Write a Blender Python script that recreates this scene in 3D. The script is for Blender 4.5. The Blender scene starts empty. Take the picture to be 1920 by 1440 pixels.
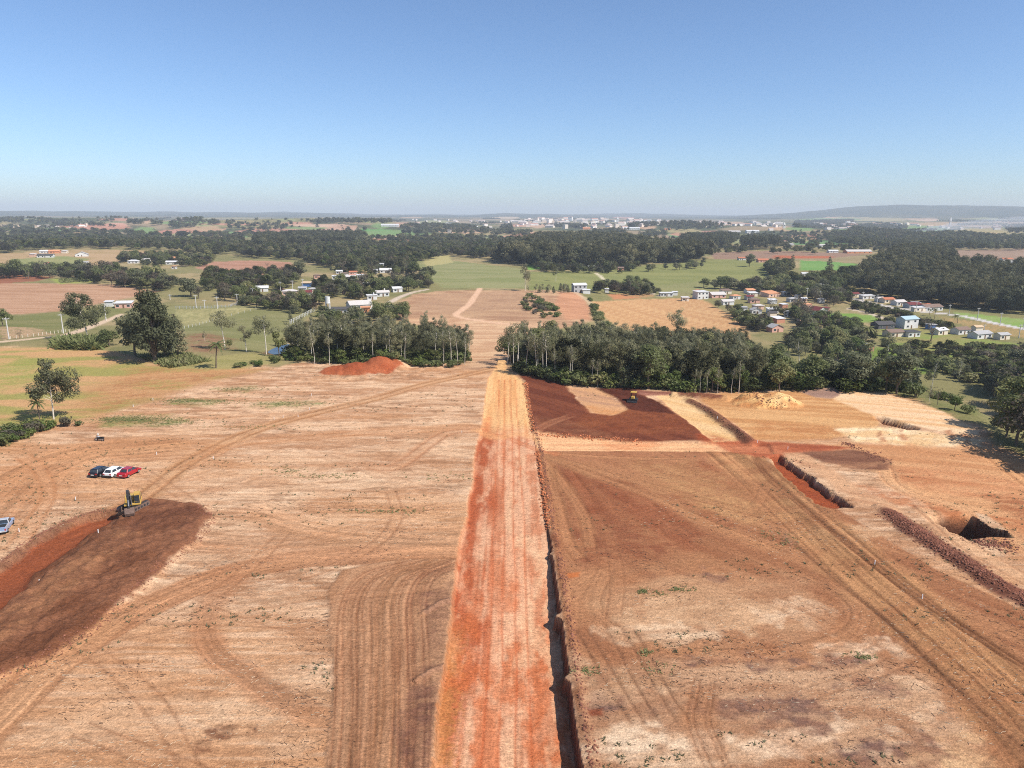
import bpy, math, random
import numpy as np
from mathutils import Vector, Matrix

# ------------------------------------------------------------------ camera, sky, sun, exposure
SC = bpy.context.scene
COL = SC.collection
R = math.radians
CAM_H = 43.0
F, CX, CY = 1333.0, 960.0, 720.0            # focal length and centre, in pixels of a 1920 x 1440 frame
PITCH, ROLL = R(13.42), R(0.30)
fw = np.array([0, math.cos(PITCH), -math.sin(PITCH)])
_r0 = np.array([1.0, 0, 0]); _u0 = np.array([0, math.sin(PITCH), math.cos(PITCH)])
rt = _r0 * math.cos(ROLL) + _u0 * math.sin(ROLL)
up = _u0 * math.cos(ROLL) - _r0 * math.sin(ROLL)
cd = bpy.data.cameras.new('camera'); cam = bpy.data.objects.new('camera', cd); COL.objects.link(cam)
cd.sensor_width = 36.0; cd.lens = F / 1920 * 36.0; cd.clip_start = 0.5; cd.clip_end = 40000
m = Matrix.Identity(4)
for i in range(3):
    m[i][0] = rt[i]; m[i][1] = up[i]; m[i][2] = -fw[i]
m[2][3] = CAM_H
cam.matrix_world = m
SC.camera = cam

SUN_EL, SUN_AZ = R(47), R(116)               # azimuth clockwise from +Y (the way the camera looks)
to_sun = Vector((math.sin(SUN_AZ) * math.cos(SUN_EL), math.cos(SUN_AZ) * math.cos(SUN_EL), math.sin(SUN_EL)))
W = bpy.data.worlds.new('World'); SC.world = W; W.use_nodes = True
wn = W.node_tree; wn.nodes.clear()
sky = wn.nodes.new('ShaderNodeTexSky'); sky.sky_type = 'NISHITA'; sky.sun_disc = False
sky.sun_elevation = SUN_EL; sky.sun_rotation = SUN_AZ
sky.altitude = 0; sky.air_density = 0.8; sky.dust_density = 0.6; sky.ozone_density = 5.8
bg = wn.nodes.new('ShaderNodeBackground'); bg.inputs['Strength'].default_value = 0.124
wo = wn.nodes.new('ShaderNodeOutputWorld')
hsv = wn.nodes.new('ShaderNodeHueSaturation'); hsv.inputs['Saturation'].default_value = 1.0
wn.links.new(sky.outputs[0], hsv.inputs['Color']); wn.links.new(hsv.outputs[0], bg.inputs[0]); wn.links.new(bg.outputs[0], wo.inputs[0])
sl = bpy.data.lights.new('sun', 'SUN'); sl.energy = 5.0; sl.angle = R(0.53); sl.color = (1.0, 0.95, 0.87)
so = bpy.data.objects.new('sun', sl); COL.objects.link(so)
so.rotation_euler = (-to_sun).to_track_quat('-Z', 'Y').to_euler(); so.location = (60, -40, 120)
SC.view_settings.view_transform = 'Standard'; SC.view_settings.look = 'None'
SC.view_settings.exposure = 0.36; SC.view_settings.gamma = 1.0; SC.view_settings.use_curve_mapping = False
SC.render.engine = 'CYCLES'
cy = SC.cycles
cy.max_bounces = 5; cy.diffuse_bounces = 3; cy.glossy_bounces = 2; cy.transmission_bounces = 3
cy.volume_bounces = 0; cy.transparent_max_bounces = 6; cy.use_denoising = False
try: cy.denoiser = 'OPENIMAGEDENOISE'
except Exception: pass
cy.denoising_input_passes = 'RGB_ALBEDO_NORMAL'; cy.denoising_prefilter = 'NONE'
cy.caustics_reflective = False; cy.caustics_refractive = False
cy.sample_clamp_indirect = 4.0
cy.filter_width = 1.05

# ------------------------------------------------------------------ noise and geometry helpers
def _h(ix, iy, s):
    n = (ix.astype(np.int64) * 374761393 + iy.astype(np.int64) * 668265263 + s * 974711) & 0xFFFFFFFF
    n = ((n ^ (n >> 13)) * 1274126177) & 0xFFFFFFFF
    n = (n ^ (n >> 16)) & 0xFFFFFF
    return n.astype(np.float32) / 16777215.0
def vn(x, y, s=0):
    x0 = np.floor(x); y0 = np.floor(y); fx = (x - x0).astype(np.float32); fy = (y - y0).astype(np.float32)
    fx = fx * fx * (3 - 2 * fx); fy = fy * fy * (3 - 2 * fy)
    a = _h(x0, y0, s); b = _h(x0 + 1, y0, s); c = _h(x0, y0 + 1, s); d = _h(x0 + 1, y0 + 1, s)
    return (a + (b - a) * fx) * (1 - fy) + (c + (d - c) * fx) * fy
def fbm(x, y, s=0, o=4, g=0.5):
    t = 0; a = 1.0; w = 0
    for k in range(o):
        t = t + a * vn(x * 2.03 ** k + 17.3 * k, y * 2.03 ** k - 9.1 * k, s + k); w += a; a *= g
    return t / w
def sstep(a, b, x):
    t = np.clip((x - a) / (b - a), 0, 1); return t * t * (3 - 2 * t)
def seg_dist(X, Y, pts, closed):
    """nearest distance to a polyline, signed side distance and arc length there"""
    pts = np.asarray(pts, float); n = len(pts)
    best = np.full(X.shape, 1e18); sd = np.zeros(X.shape); al = np.zeros(X.shape); acc = 0.0
    for i in range(n if closed else n - 1):
        a = pts[i]; b = pts[(i + 1) % n]; d = b - a; L2 = d @ d + 1e-12; L = math.sqrt(L2)
        px = X - a[0]; py = Y - a[1]
        t = np.clip((px * d[0] + py * d[1]) / L2, 0, 1)
        ex = px - t * d[0]; ey = py - t * d[1]; q = ex * ex + ey * ey
        m_ = q < best
        best = np.where(m_, q, best)
        s_ = (px * d[1] - py * d[0]) / L
        sd = np.where(m_, s_, sd); al = np.where(m_, acc + t * L, al); acc += L
    return np.sqrt(best), sd, al
def inside(X, Y, pts):
    c = np.zeros(X.shape, bool); n = len(pts); j = n - 1
    for i in range(n):
        xi, yi = pts[i]; xj, yj = pts[j]
        if yi != yj:
            c ^= ((yi > Y) != (yj > Y)) & (X < (xj - xi) * (Y - yi) / (yj - yi) + xi)
        j = i
    return c
def sdist(X, Y, pts):
    d, _, _ = seg_dist(X, Y, pts, True)
    return np.where(inside(X, Y, pts), d, -d)
def smooth_line(pts, n=6):
    pts = [np.asarray(p, float) for p in pts]
    P_ = [2 * pts[0] - pts[1]] + pts + [2 * pts[-1] - pts[-2]]; out = []
    for i in range(1, len(P_) - 2):
        a, b, c, d = P_[i - 1:i + 3]
        for k in range(n):
            t = k / n
            out.append(0.5 * ((2 * b) + (c - a) * t + (2 * a - 5 * b + 4 * c - d) * t * t + (3 * b - a - 3 * c + d) * t ** 3))
    out.append(pts[-1]); return out

# ------------------------------------------------------------------ where things stand: survey of the photograph on to the terrain
def ray(px, py):
    return fw + rt * ((px - CX) / F) + up * ((CY - py) / F)
def on_plane(px, py, z=0.0):
    d = ray(px, py); t = (z - CAM_H) / d[2]; return (d[0] * t, d[1] * t)
PLATEAU = [on_plane(*p) for p in [(-700, 668), (-300, 645), (0, 652), (180, 655), (300, 676), (430, 686), (520, 685), (600, 676), (760, 680),
    (900, 684), (960, 689), (1010, 703), (1080, 720), (1200, 726), (1400, 733), (1560, 727), (1640, 732), (1730, 752), (1800, 785),
    (1850, 815), (1920, 862), (2100, 960), (2600, 1150)]] + [(140, -400), (-700, -400), (-700, 100)]
def HB(x, y):
    """smooth terrain height"""
    x = np.asarray(x, float); y = np.asarray(y, float)
    d = -sdist(x, y, PLATEAU)
    D = 52 + 95 * sstep(-40, -120, x) + 10 * sstep(40, 90, x)
    r = np.hypot(x, y)
    V = -10.5 - 11 * sstep(10, 130, x) * sstep(900, 450, y)
    V = V - 4 * sstep(500, 1000, r) + 3.0 * sstep(-120, -420, x) * sstep(900, 300, r)
    V = V + (fbm(x / 620, y / 620, 5, 2) - 0.5) * (14 * sstep(450, 1300, r))
    V = V + 20 * sstep(2300, 6800, r) + 20 * sstep(6800, 11500, r)
    far = sstep(7000, 10500, r)
    V = V + far * (fbm(x / 900, y / 2600, 9, 4) - 0.42) * 95
    # long wooded ridge on the right-hand skyline
    hx = x - 4300; hy = y - 8400
    V = V + 118 * np.exp(-(np.where(hx < 0, hx / 1050, hx / 3600)) ** 2 - (hy / 1300) ** 2)
    V = V + 14 * sstep(1500, 3500, x) * sstep(4200, 6500, r)
    # low rolling hills that carry the farther fields
    for bx, by, bh, bs in ((-760, 2900, 34, 430), (-450, 2450, 20, 280), (-1850, 3100, 32, 420), (-1180, 2500, 24, 330), (640, 2600, 20, 330), (980, 2300, 16, 300), (-620, 1050, 7, 170), (30, 2300, 8, 260), (1500, 2500, 8, 350)):
        V = V + bh * np.exp(-((x - bx) ** 2 + (y - by) ** 2) / bs ** 2)
    return np.where(d <= 0, 0.0, V * sstep(0, 1, d / D)) 
def hit(pts):
    """points of the photograph -> ground points (x, y)"""
    pts = np.asarray(pts, float).reshape(-1, 2)
    D = fw[None] + rt[None] * ((pts[:, :1] - CX) / F) + up[None] * ((CY - pts[:, 1:]) / F)
    T = np.geomspace(40, 12500, 260)
    Xs = D[:, :1] * T; Ys = D[:, 1:2] * T; Zs = CAM_H + D[:, 2:] * T
    below = Zs < HB(Xs, Ys)
    k = np.where(below.any(1), below.argmax(1), len(T) - 1)
    lo = T[np.maximum(k - 1, 0)]; hi = T[k]
    for _ in range(14):
        mid = (lo + hi) / 2
        b = CAM_H + D[:, 2] * mid < HB(D[:, 0] * mid, D[:, 1] * mid)
        hi = np.where(b, mid, hi); lo = np.where(b, lo, mid)
    return np.stack([D[:, 0] * hi, D[:, 1] * hi], 1)
def hit1(px, py):
    return tuple(hit([(px, py)])[0])
def depth_of(x, y, z=0.0):
    return x * fw[0] + y * fw[1] + (z - CAM_H) * fw[2]

# ------------------------------------------------------------------ ground grid (finer near the building site)
rows = []
sy = 1540.0; last = None
while True:
    dep = -ray(960, sy)[2] / ray(960, sy)[1]
    yv = CAM_H / dep if dep > 1e-5 else 1e9
    if last is not None and yv - last > 0.018 * last: yv = last * 1.018
    else: sy -= 1.62
    rows.append(yv); last = yv
    if yv > 14500: break
rows = [-220, -120, -50, 0, 15, 25, 32, 37] + [r for r in rows if r > 40]
RY = np.array(rows); NC = 960
RU = np.linspace(-1, 1, NC)
def halfw(y): return np.where(y >= 20, 0.86 * y + 16, 33.2 + (20 - y) * 0.8)
GX = (RU[None] * halfw(RY)[:, None]); GY = np.repeat(RY[:, None], NC, 1)
NR = len(RY)
X = GX.ravel(); Y = GY.ravel()
RAD = np.hypot(X, Y)
Z = HB(X, Y)
BASE_Z = Z.copy()
K_ALB = 1.15
def lin(c):
    c = np.asarray(c, float) / 255.0
    return np.where(c <= 0.04045, c / 12.92, ((c + 0.055) / 1.055) ** 2.4)
def S(*c):
    return (lin(c) / K_ALB * np.array([.985, .985, 1.05])).astype(np.float32)
C = np.zeros((len(X), 3), np.float32)
ZONE = np.zeros(len(X), np.int16); ZNAMES = {0: 'ground'}
def zone(name):
    k = len(ZNAMES); ZNAMES[k] = name; return k
def mixc(idx, col, a):
    C[idx] += (col - C[idx]) * a[:, None]
def rot(x, y, ang):
    c, s = math.cos(ang), math.sin(ang); return x * c + y * s, -x * s + y * c
def tex(x, y, A, B, sx, sy_, ang=0.0, seed=0, lo=0.3, hi=0.7, o=4):
    """two soil colours blended by stretched noise (sx along the direction, sy across)"""
    u, v = rot(x, y, R(ang)); u = u + 3 * (vn(x / 14, y / 14, seed + 50) - .5); v = v + 1.5 * sy_ * (vn(x / 20, y / 20, seed + 51) - .5)
    n = sstep(lo, hi, fbm(u / sx, v / sy_, seed, o))
    return S(*A)[None] * (1 - n[:, None]) + S(*B)[None] * n[:, None]
def bbox(w, pad):
    w = np.asarray(w); return np.nonzero((X > w[:, 0].min() - pad) & (X < w[:, 0].max() + pad) & (Y > w[:, 1].min() - pad) & (Y < w[:, 1].max() + pad))[0]
def area(pts, A, B=None, sc=(8, 2), ang=0.0, seed=1, soft=0.6, jag=0.8, a=1.0, dz=0.0, edge=0.5, zn=None, world=False, lo=.3, hi=.7, rough=0.0, jf=2.5):
    w = np.asarray(pts if world else hit(pts)); i = bbox(w, soft + jag + 3 + abs(edge))
    if not len(i): return w
    x, y = X[i], Y[i]
    d = sdist(x, y, w) + (fbm(x / jf, y / jf, seed + 7, 3) - .5) * 2 * jag
    al = sstep(-soft, soft, d) * a
    if a < .86: al = al * (.45 + .55 * sstep(.36, .58, fbm(x / 1.5, y / .8, seed + 9, 4)))
    mixc(i, tex(x, y, A, B or A, sc[0], sc[1], ang, seed, lo, hi), al)
    if dz:
        k = sstep(-edge, edge, d)
        Z[i] += dz * k
    if rough:
        Z[i] += rough * (fbm(x / 1.1, y / 1.1, seed + 3, 3) - .5) * sstep(0, 1.0, d)
    if zn is not None: ZONE[i[d > 0]] = zn
    return w
def stroke(pts, width, A, B=None, a=0.8, soft=0.5, ruts=(), rut_col=None, rut_a=0.6, rut_w=0.22, depth=0.0, stri=0.0, stri_f=1.6, seed=3, world=False, n=6, jag=.4, zn=None, fade=0.0):
    """a wheel track or graded lane following a line; ruts = offsets of wheel lines; stri = fine stripes along it"""
    w = np.asarray(smooth_line(pts if world else hit(pts), n)); i = bbox(w, width + 2)
    if not len(i): return
    x, y = X[i], Y[i]
    d, sd, al = seg_dist(x, y, w, False)
    nz = (fbm(x / 3, y / 3, seed, 3) - .5) * 2 * jag
    k = sstep(width / 2 + soft, width / 2 - soft, d + nz) * a
    if fade: k = k * (1 - fade * vn(al / 7, sd * 0 + seed, seed + 2))
    mixc(i, tex(x, y, A, B or A, 9, 2.5, 20, seed), k)
    if stri:
        s1 = .55 * fbm(sd * stri_f * 1.2 + .4 * nz, al / 26, seed + 20, 3) + .45 * fbm(sd * stri_f * 4 + .2 * nz, al / 9, seed + 24, 3)
        f = 1 + stri * (s1 - .5) * 3.2
        C[i] *= (1 + (f - 1) * np.clip(k / max(a, .01), 0, 1))[:, None]
        Z[i] += 0.10 * stri * (s1 - .5) * k
    for r in ruts:
        wob = (vn(al / 9, al * 0 + r, seed + 5) - .5) * .35
        g = np.exp(-((sd - r - wob) / rut_w) ** 2) * (d < width) * (0.55 + .45 * vn(al / 5, al * 0 + 2 * r, seed + 9))
        if rut_col is not None: mixc(i, S(*rut_col)[None], g * rut_a)
        Z[i] -= depth * g
    if zn is not None: ZONE[i[k > .4]] = zn
# ------------------------------------------------------------------ ground colours and relief
ins = sdist(X, Y, PLATEAU)
allv = np.arange(len(X))
# open country: pasture, dry grass, fallow
n1 = fbm(X / 55, Y / 55, 21, 4); n2 = fbm(X / 9, Y / 9, 22, 4); n3 = fbm(X / 420, Y / 420, 23, 3)
g0 = S(138, 130, 84); g1 = S(172, 150, 108); g2 = S(106, 108, 64)
C[:] = g0
mixc(allv, g1[None], sstep(.42, .68, n1) * .85); mixc(allv, g2[None], sstep(.5, .75, n2) * .55)
fm = sstep(900, 2400, RAD)
mixc(allv, S(66, 76, 50)[None], fm * sstep(.30, .52, n3) * .9)
mixc(allv, S(176, 150, 116)[None], fm * sstep(.60, .66, n3) * .7)
mixc(allv, S(48, 62, 46)[None], sstep(6800, 8200, RAD) * .85)
# stripped building plot: pale sandy soil with straw, brown soil showing through in drag lines
p = np.nonzero(ins > -6)[0]; x, y = X[p], Y[p]
jag = (fbm(x / 5, y / 5, 31, 3) - .5) * 8
al = sstep(-3, 2, ins[p] + jag)
b1 = fbm(x / 13 + .2 * fbm(x / 30, y / 30, 2, 2), y / 3.2, 41, 4); b2 = fbm(x / 3.2, y / .9, 42, 4); b3 = fbm(x / 40, y / 16, 43, 3); b4 = fbm(x / .9, y / .45, 44, 3)
base = S(220, 178, 136)[None] + (S(190, 142, 102) - S(220, 178, 136))[None] * sstep(.34, .66, b1)[:, None]
base = base + (S(240, 208, 168)[None] - base) * (sstep(.55, .80, b2) * .36)[:, None]
base = base + (S(150, 106, 72)[None] - base) * (sstep(.54, .72, fbm(x / 4.5, y / 1.1, 45, 5)) * .62)[:, None]
base = base + (S(205, 150, 102)[None] - base) * (sstep(.45, .7, b3) * .6)[:, None]
fs_ = fbm(x / 6.5 + .5 * vn(x / 9, y / 9, 47), y / .55, 46, 4)
base = base + (S(146, 100, 68)[None] - base) * (sstep(.56, .72, fs_) * .30)[:, None]
base = base + (S(246, 216, 178)[None] - base) * (sstep(.44, .28, fs_) * .20)[:, None]
base = base * (0.80 + .40 * b4)[:, None]
mixc(p, base, al)
Z[p] += (.16 * (b1 - .5) + .10 * (b2 - .5) + .07 * (b4 - .5)) * sstep(0, 4, ins[p])
del fs_, b1, b2, b3, b4, base, n1, n2, n3

# ---- fields and pastures round about (photograph corners -> ground)

def field(name, pts, A, B=None, **k):
    k.setdefault('soft', 2.0); k.setdefault('jag', 2.0); k.setdefault('jf', 9.0)
    k['zn'] = zone(name) if name else None
    return area(pts, A, B, **k)
field('grass_field', [(-300, 640), (0, 650), (190, 655), (290, 686), (420, 688), (500, 692), (430, 705), (300, 745), (180, 783), (120, 795), (0, 800), (-300, 812)], (160, 150, 84), (200, 156, 106), sc=(16, 5), ang=8, seed=61, soft=3, lo=.36, hi=.6)
field(None, [(260, 690), (400, 690), (500, 693), (400, 712), (300, 745), (190, 780), (150, 770), (170, 730)], (194, 142, 94), (172, 120, 78), sc=(12, 2), ang=30, seed=62, soft=5, a=.85)
field(None, [(-100, 690), (60, 672), (140, 690), (90, 720), (-100, 745)], (146, 150, 74), (170, 160, 92), sc=(10, 3), ang=8, seed=63, soft=6, a=.7)
field('stubble_field', [(-300, 528), (120, 532), (215, 534), (300, 546), (255, 556), (110, 584), (0, 592), (-300, 612)], (192, 152, 118), (176, 134, 100), sc=(60, 4), ang=6, seed=64)
field('ploughed_field', [(-300, 516), (20, 515), (105, 519), (70, 527), (0, 532), (-300, 535)], (158, 104, 76), (146, 94, 66), sc=(60, 6), seed=65)
field(None, [(95, 523), (185, 519), (190, 528), (110, 533)], (150, 158, 78), (170, 165, 92), sc=(12, 6), seed=66)
field(None, [(-50, 600), (110, 585), (235, 570), (230, 590), (120, 625), (30, 632), (-50, 640)], (122, 122, 72), (136, 130, 82), sc=(20, 8), seed=67)
field(None, [(0, 612), (60, 614), (110, 628), (40, 634), (0, 638)], (196, 158, 122), None, seed=68, a=.8)
field('stubble_field', [(-40, 478), (90, 470), (200, 468), (335, 472), (330, 482), (230, 486), (200, 498), (80, 492), (0, 495)], (182, 152, 112), (168, 142, 98), sc=(80, 14), seed=69)
field(None, [(20, 486), (120, 480), (170, 486), (120, 500), (20, 502)], (140, 142, 88), (152, 148, 96), sc=(30, 12), seed=70)
field('ploughed_field', [(365, 502), (400, 491), (470, 488), (545, 491), (552, 500), (530, 512), (470, 518), (400, 510)], (182, 136, 108), (166, 122, 94), sc=(60, 6), ang=-10, seed=71)
field('pasture', [(300, 575), (440, 572), (560, 575), (600, 582), (560, 605), (530, 640), (540, 660), (420, 660), (350, 650), (340, 620)], (142, 136, 90), (128, 126, 78), sc=(30, 10), seed=72)
field(None, [(330, 580), (480, 576), (420, 596), (345, 612)], (182, 170, 116), (170, 158, 106), sc=(20, 8), seed=73, a=.8)
field(None, [(350, 626), (385, 622), (432, 634), (440, 655), (400, 664), (350, 660)], (156, 112, 88), (138, 92, 72), sc=(10, 4), seed=74, jag=5, soft=4, a=.8)
field(None, [(320, 690), (380, 672), (470, 662), (545, 666), (530, 682), (430, 690)], (164, 152, 96), (150, 142, 84), sc=(14, 5), seed=75, a=.9)
# cleared slope beyond the first dip
field('cleared_slope', [(735, 575), (775, 552), (830, 545), (960, 544), (1085, 548), (1108, 580), (1112, 602), (1020, 625), (970, 650), (955, 690), (935, 700), (870, 690), (880, 640), (860, 612), (740, 600)], (196, 158, 118), (168, 128, 96), sc=(22, 2.4), ang=4, seed=76)
field(None, [(760, 595), (900, 598), (1010, 606), (1050, 612), (975, 640), (950, 690), (875, 690), (875, 640), (850, 615), (760, 606)], (214, 176, 134), (192, 148, 110), sc=(18, 1.6), ang=6, seed=77)
field(None, [(800, 552), (960, 546), (1000, 558), (985, 580), (890, 582), (860, 590), (770, 580)], (172, 136, 104), (186, 148, 112), sc=(40, 5), seed=78, a=.8)
field(None, [(1050, 548), (1085, 548), (1108, 580), (1108, 600), (1062, 600), (1040, 575)], (204, 150, 110), (186, 134, 98), sc=(14, 4), seed=79)
field('ploughed_field', [(1108, 566), (1200, 560), (1295, 557), (1318, 563), (1370, 590), (1405, 608), (1402, 640), (1240, 640), (1180, 622), (1132, 596)], (204, 162, 112), (188, 142, 96), sc=(90, 1.6), ang=118, seed=80, lo=.25, hi=.75)
field(None, [(1140, 551), (1220, 548), (1225, 556), (1150, 562)], (188, 130, 88), None, seed=81)
field('pasture', [(770, 490), (830, 486), (985, 505), (985, 540), (830, 540), (800, 520)], (150, 146, 98), (134, 136, 84), sc=(60, 12), seed=82)
field(None, [(790, 484), (840, 478), (850, 492), (800, 500)], (176, 164, 108), None, seed=83)
field('pasture', [(990, 510), (1140, 506), (1320, 488), (1420, 486), (1460, 512), (1470, 530), (1330, 545), (1120, 545), (990, 545)], (142, 140, 84), (128, 130, 76), sc=(80, 14), seed=84)
field(None, [(1150, 540), (1300, 528), (1470, 524), (1480, 540), (1330, 556), (1180, 556)], (150, 142, 98), None, seed=85, a=.6)
field('green_field', [(985, 493), (1028, 491), (1030, 504), (990, 506)], (118, 158, 64), (128, 166, 72), sc=(30, 12), seed=86)
field('green_field', [(1500, 488), (1545, 490), (1640, 498), (1690, 508), (1640, 512), (1560, 506), (1500, 508)], (112, 150, 76), (124, 156, 84), sc=(60, 20), seed=87)
field('stubble_field', [(1400, 478), (1520, 476), (1660, 482), (1700, 492), (1640, 498), (1540, 488), (1400, 488)], (166, 146, 108), (150, 134, 96), sc=(80, 20), seed=88)
field('ploughed_field', [(1700, 470), (1930, 466), (2100, 470), (2100, 492), (1930, 488), (1770, 486)], (162, 136, 112), (150, 124, 100), sc=(120, 14), seed=89)
field('ploughed_field', [(1330, 474), (1450, 470), (1640, 476), (1560, 484), (1340, 486)], (152, 122, 98), None, seed=90)
field(None, [(1450, 479), (1560, 480), (1560, 484), (1450, 485)], (178, 104, 70), None, seed=91, soft=6)
field('ploughed_field', [(1135, 448), (1250, 443), (1270, 452), (1180, 456)], (176, 146, 118), None, seed=92)
field('green_field', [(1250, 438), (1310, 434), (1320, 441), (1260, 446)], (104, 146, 92), None, seed=93)
field('ploughed_field', [(1310, 433), (1370, 434), (1375, 441), (1320, 441)], (176, 126, 104), None, seed=94)
field('ploughed_field', [(1465, 442), (1530, 440), (1540, 449), (1470, 452)], (172, 118, 92), None, seed=95)
field('green_field', [(1485, 452), (1560, 450), (1600, 456), (1560, 460), (1490, 459)], (112, 144, 86), None, seed=96)
field('ploughed_field', [(505, 438), (560, 426), (620, 419), (672, 424), (660, 436), (640, 441), (560, 432)], (196, 158, 130), (182, 144, 114), sc=(120, 30), seed=97)
field('green_field', [(658, 438), (680, 428), (740, 432), (748, 440), (720, 445), (670, 446)], (92, 142, 70), (104, 150, 78), sc=(120, 40), seed=98)
field('ploughed_field', [(148, 424), (190, 419), (240, 421), (230, 426), (160, 430)], (208, 158, 130), None, seed=99)
field('stubble_field', [(270, 434), (330, 430), (425, 429), (410, 436), (300, 441)], (178, 150, 110), (184, 128, 104), sc=(200, 60), seed=100)
field(None, [(295, 449), (350, 447), (350, 451), (300, 454)], (186, 134, 112), None, seed=101)
field('stubble_field', [(740, 418), (800, 418), (805, 424), (745, 426)], (178, 142, 118), None, seed=102)
field(None, [(895, 442), (985, 440), (985, 446), (900, 447)], (150, 156, 112), None, seed=103)
field('ploughed_field', [(960, 441), (998, 442), (995, 449), (962, 448)], (190, 156, 128), None, seed=104)
field('pasture', [(1650, 606), (1800, 630), (1960, 652), (1960, 700), (1850, 720), (1780, 700), (1700, 660), (1650, 640)], (132, 146, 72), (150, 140, 86), sc=(14, 6), seed=105)
field(None, [(1860, 650), (2000, 645), (2000, 690), (1900, 690), (1850, 670)], (140, 118, 84), (118, 124, 72), sc=(9, 4), seed=106)
field('pasture', [(1500, 588), (1570, 586), (1650, 592), (1650, 602), (1560, 608), (1510, 606)], (116, 148, 62), (130, 154, 74), sc=(20, 8), seed=107)
field('pasture', [(1790, 585), (1930, 600), (2050, 615), (2050, 630), (1930, 618), (1800, 595)], (132, 158, 76), (146, 160, 92), sc=(30, 10), seed=108)
field(None, [(1760, 592), (1860, 607), (1935, 622), (1935, 638), (1850, 622), (1770, 600)], (184, 148, 98), (168, 142, 92), sc=(20, 6), seed=109, a=.8)
field(None, [(1640, 688), (1700, 700), (1760, 740), (1840, 790), (1800, 790), (1720, 752), (1640, 732)], (128, 122, 76), (108, 112, 62), sc=(9, 4), seed=110, a=.8)
field(None, [(1560, 668), (1640, 650), (1700, 655), (1740, 680), (1760, 700), (1690, 705), (1640, 690)], (128, 144, 70), (112, 130, 60), sc=(12, 5), seed=111)
# far patchwork of small fields
fr = random.Random(3)
for k in range(95):
    px_, py_ = fr.uniform(-150, 2050), 408 + 44 * fr.random() ** 1.3; w_ = fr.uniform(12, 60) * (1 + (py_ - 408) / 60); h_ = fr.uniform(1.2, 3.2) * (1 + (py_ - 408) / 18)
    c_ = fr.choice([(196, 160, 124), (182, 150, 110), (168, 152, 104), (120, 146, 84), (190, 136, 108), (204, 176, 140), (150, 150, 100), (206, 172, 140)])
    field(None, [(px_ - w_, py_ + fr.uniform(-.5, .5)), (px_ - w_ * .3, py_ - h_), (px_ + w_ * .8, py_ - h_ * .8), (px_ + w_, py_ + .3 * h_), (px_ + w_ * .2, py_ + h_)], c_, None, seed=900 + k, soft=10, jag=10, jf=60, a=.9)
# lanes across the country
zl = zone('country_lane')
def lane(pts, w, c=(206, 186, 160), a=.95): stroke(pts, w, c, None, a=a, soft=.8, zn=zl, jag=.5)
lane([(1600, 560), (1650, 572), (1720, 583), (1800, 592), (1870, 607), (1960, 624), (2060, 640)], 6.5, (208, 200, 190))
lane([(1590, 578), (1630, 588), (1660, 598)], 4.5)
lane([(-60, 646), (0, 641), (70, 634), (135, 625), (190, 605), (225, 590)], 4.0, (214, 186, 152))
lane([(733, 566), (752, 556), (775, 548), (800, 543)], 4.5)
lane([(900, 541), (893, 552), (880, 570), (865, 582), (855, 590), (868, 596), (920, 604), (985, 612)], 4.0, (224, 182, 144))
lane([(1118, 512), (1128, 520), (1134, 527)], 4.0, (210, 196, 160))
lane([(1068, 544), (1085, 552), (1100, 562), (1112, 575)], 4.0, (206, 178, 140), .7)
lane([(1215, 549), (1240, 555)], 4.0)

# ---- the building site
zr = zone('dirt_road'); zc = zone('side_road')
for (cx_, cy_, w_, h_) in [(330, 1330, 170, 34), (480, 1350, 60, 14), (150, 1370, 110, 26), (560, 1380, 50, 30), (520, 1130, 90, 40), (330, 985, 150, 25), (640, 985, 100, 14), (60, 1000, 90, 40), (300, 880, 120, 22), (520, 890, 170, 12), (720, 900, 120, 10), (250, 1050, 60, 20), (480, 1060, 60, 20), (560, 860, 120, 10)]:
    area([(cx_ - w_, cy_ + h_ * .1), (cx_ - w_ * .4, cy_ - h_ * .8), (cx_ + w_ * .6, cy_ - h_ * .6), (cx_ + w_, cy_), (cx_ + w_ * .3, cy_ + h_ * .9), (cx_ - w_ * .6, cy_ + h_ * .7)], (240, 206, 164), (222, 182, 140), sc=(5, 1.2), ang=4, seed=int(cx_ + cy_), soft=1.6, jag=2.2, a=.32)
# left half: haul track with two wheel lines, cross tracks, graded strip
stroke([(934, 690), (905, 696), (860, 706), (790, 722), (700, 748), (600, 772), (500, 800), (420, 832), (340, 875), (285, 918), (240, 948), (190, 968)], 5.0, (206, 158, 112), (190, 140, 96), a=.75, ruts=(-1.25, 1.25), rut_col=(150, 98, 58), rut_a=.75, rut_w=.42, depth=.14, seed=201, stri=.15)
stroke([(900, 803), (860, 800), (800, 806), (720, 808), (600, 818), (450, 832), (380, 862)], 5.5, (206, 152, 106), None, a=.55, ruts=(-1.3, 1.2), rut_col=(178, 118, 74), rut_w=.35, depth=.08, seed=202, stri=.2, fade=.5)
stroke([(895, 806), (840, 812), (795, 838), (765, 862), (735, 877), (705, 876)], 4.0, (204, 152, 110), None, a=.45, ruts=(-1.2, 1.2), rut_col=(164, 106, 68), rut_w=.4, depth=.1, seed=203)
stroke([(-60, 830), (60, 842), (180, 838), (300, 834), (400, 842)], 6.0, (196, 142, 96), None, a=.6, ruts=(-2, -.6, 1.2), rut_col=(168, 112, 70), rut_w=.3, depth=.06, seed=204, fade=.4)
stroke([(-80, 1010), (0, 940), (60, 890), (160, 850), (280, 838)], 13, (200, 146, 100), (180, 126, 84), a=.75, soft=2.5, stri=.35, stri_f=.9, seed=205)
stroke([(40, 1010), (90, 930), (75, 880), (50, 860)], 3, (206, 150, 104), None, a=.5, ruts=(-1, 1), rut_col=(176, 116, 72), rut_w=.35, depth=.06, seed=206)
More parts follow.
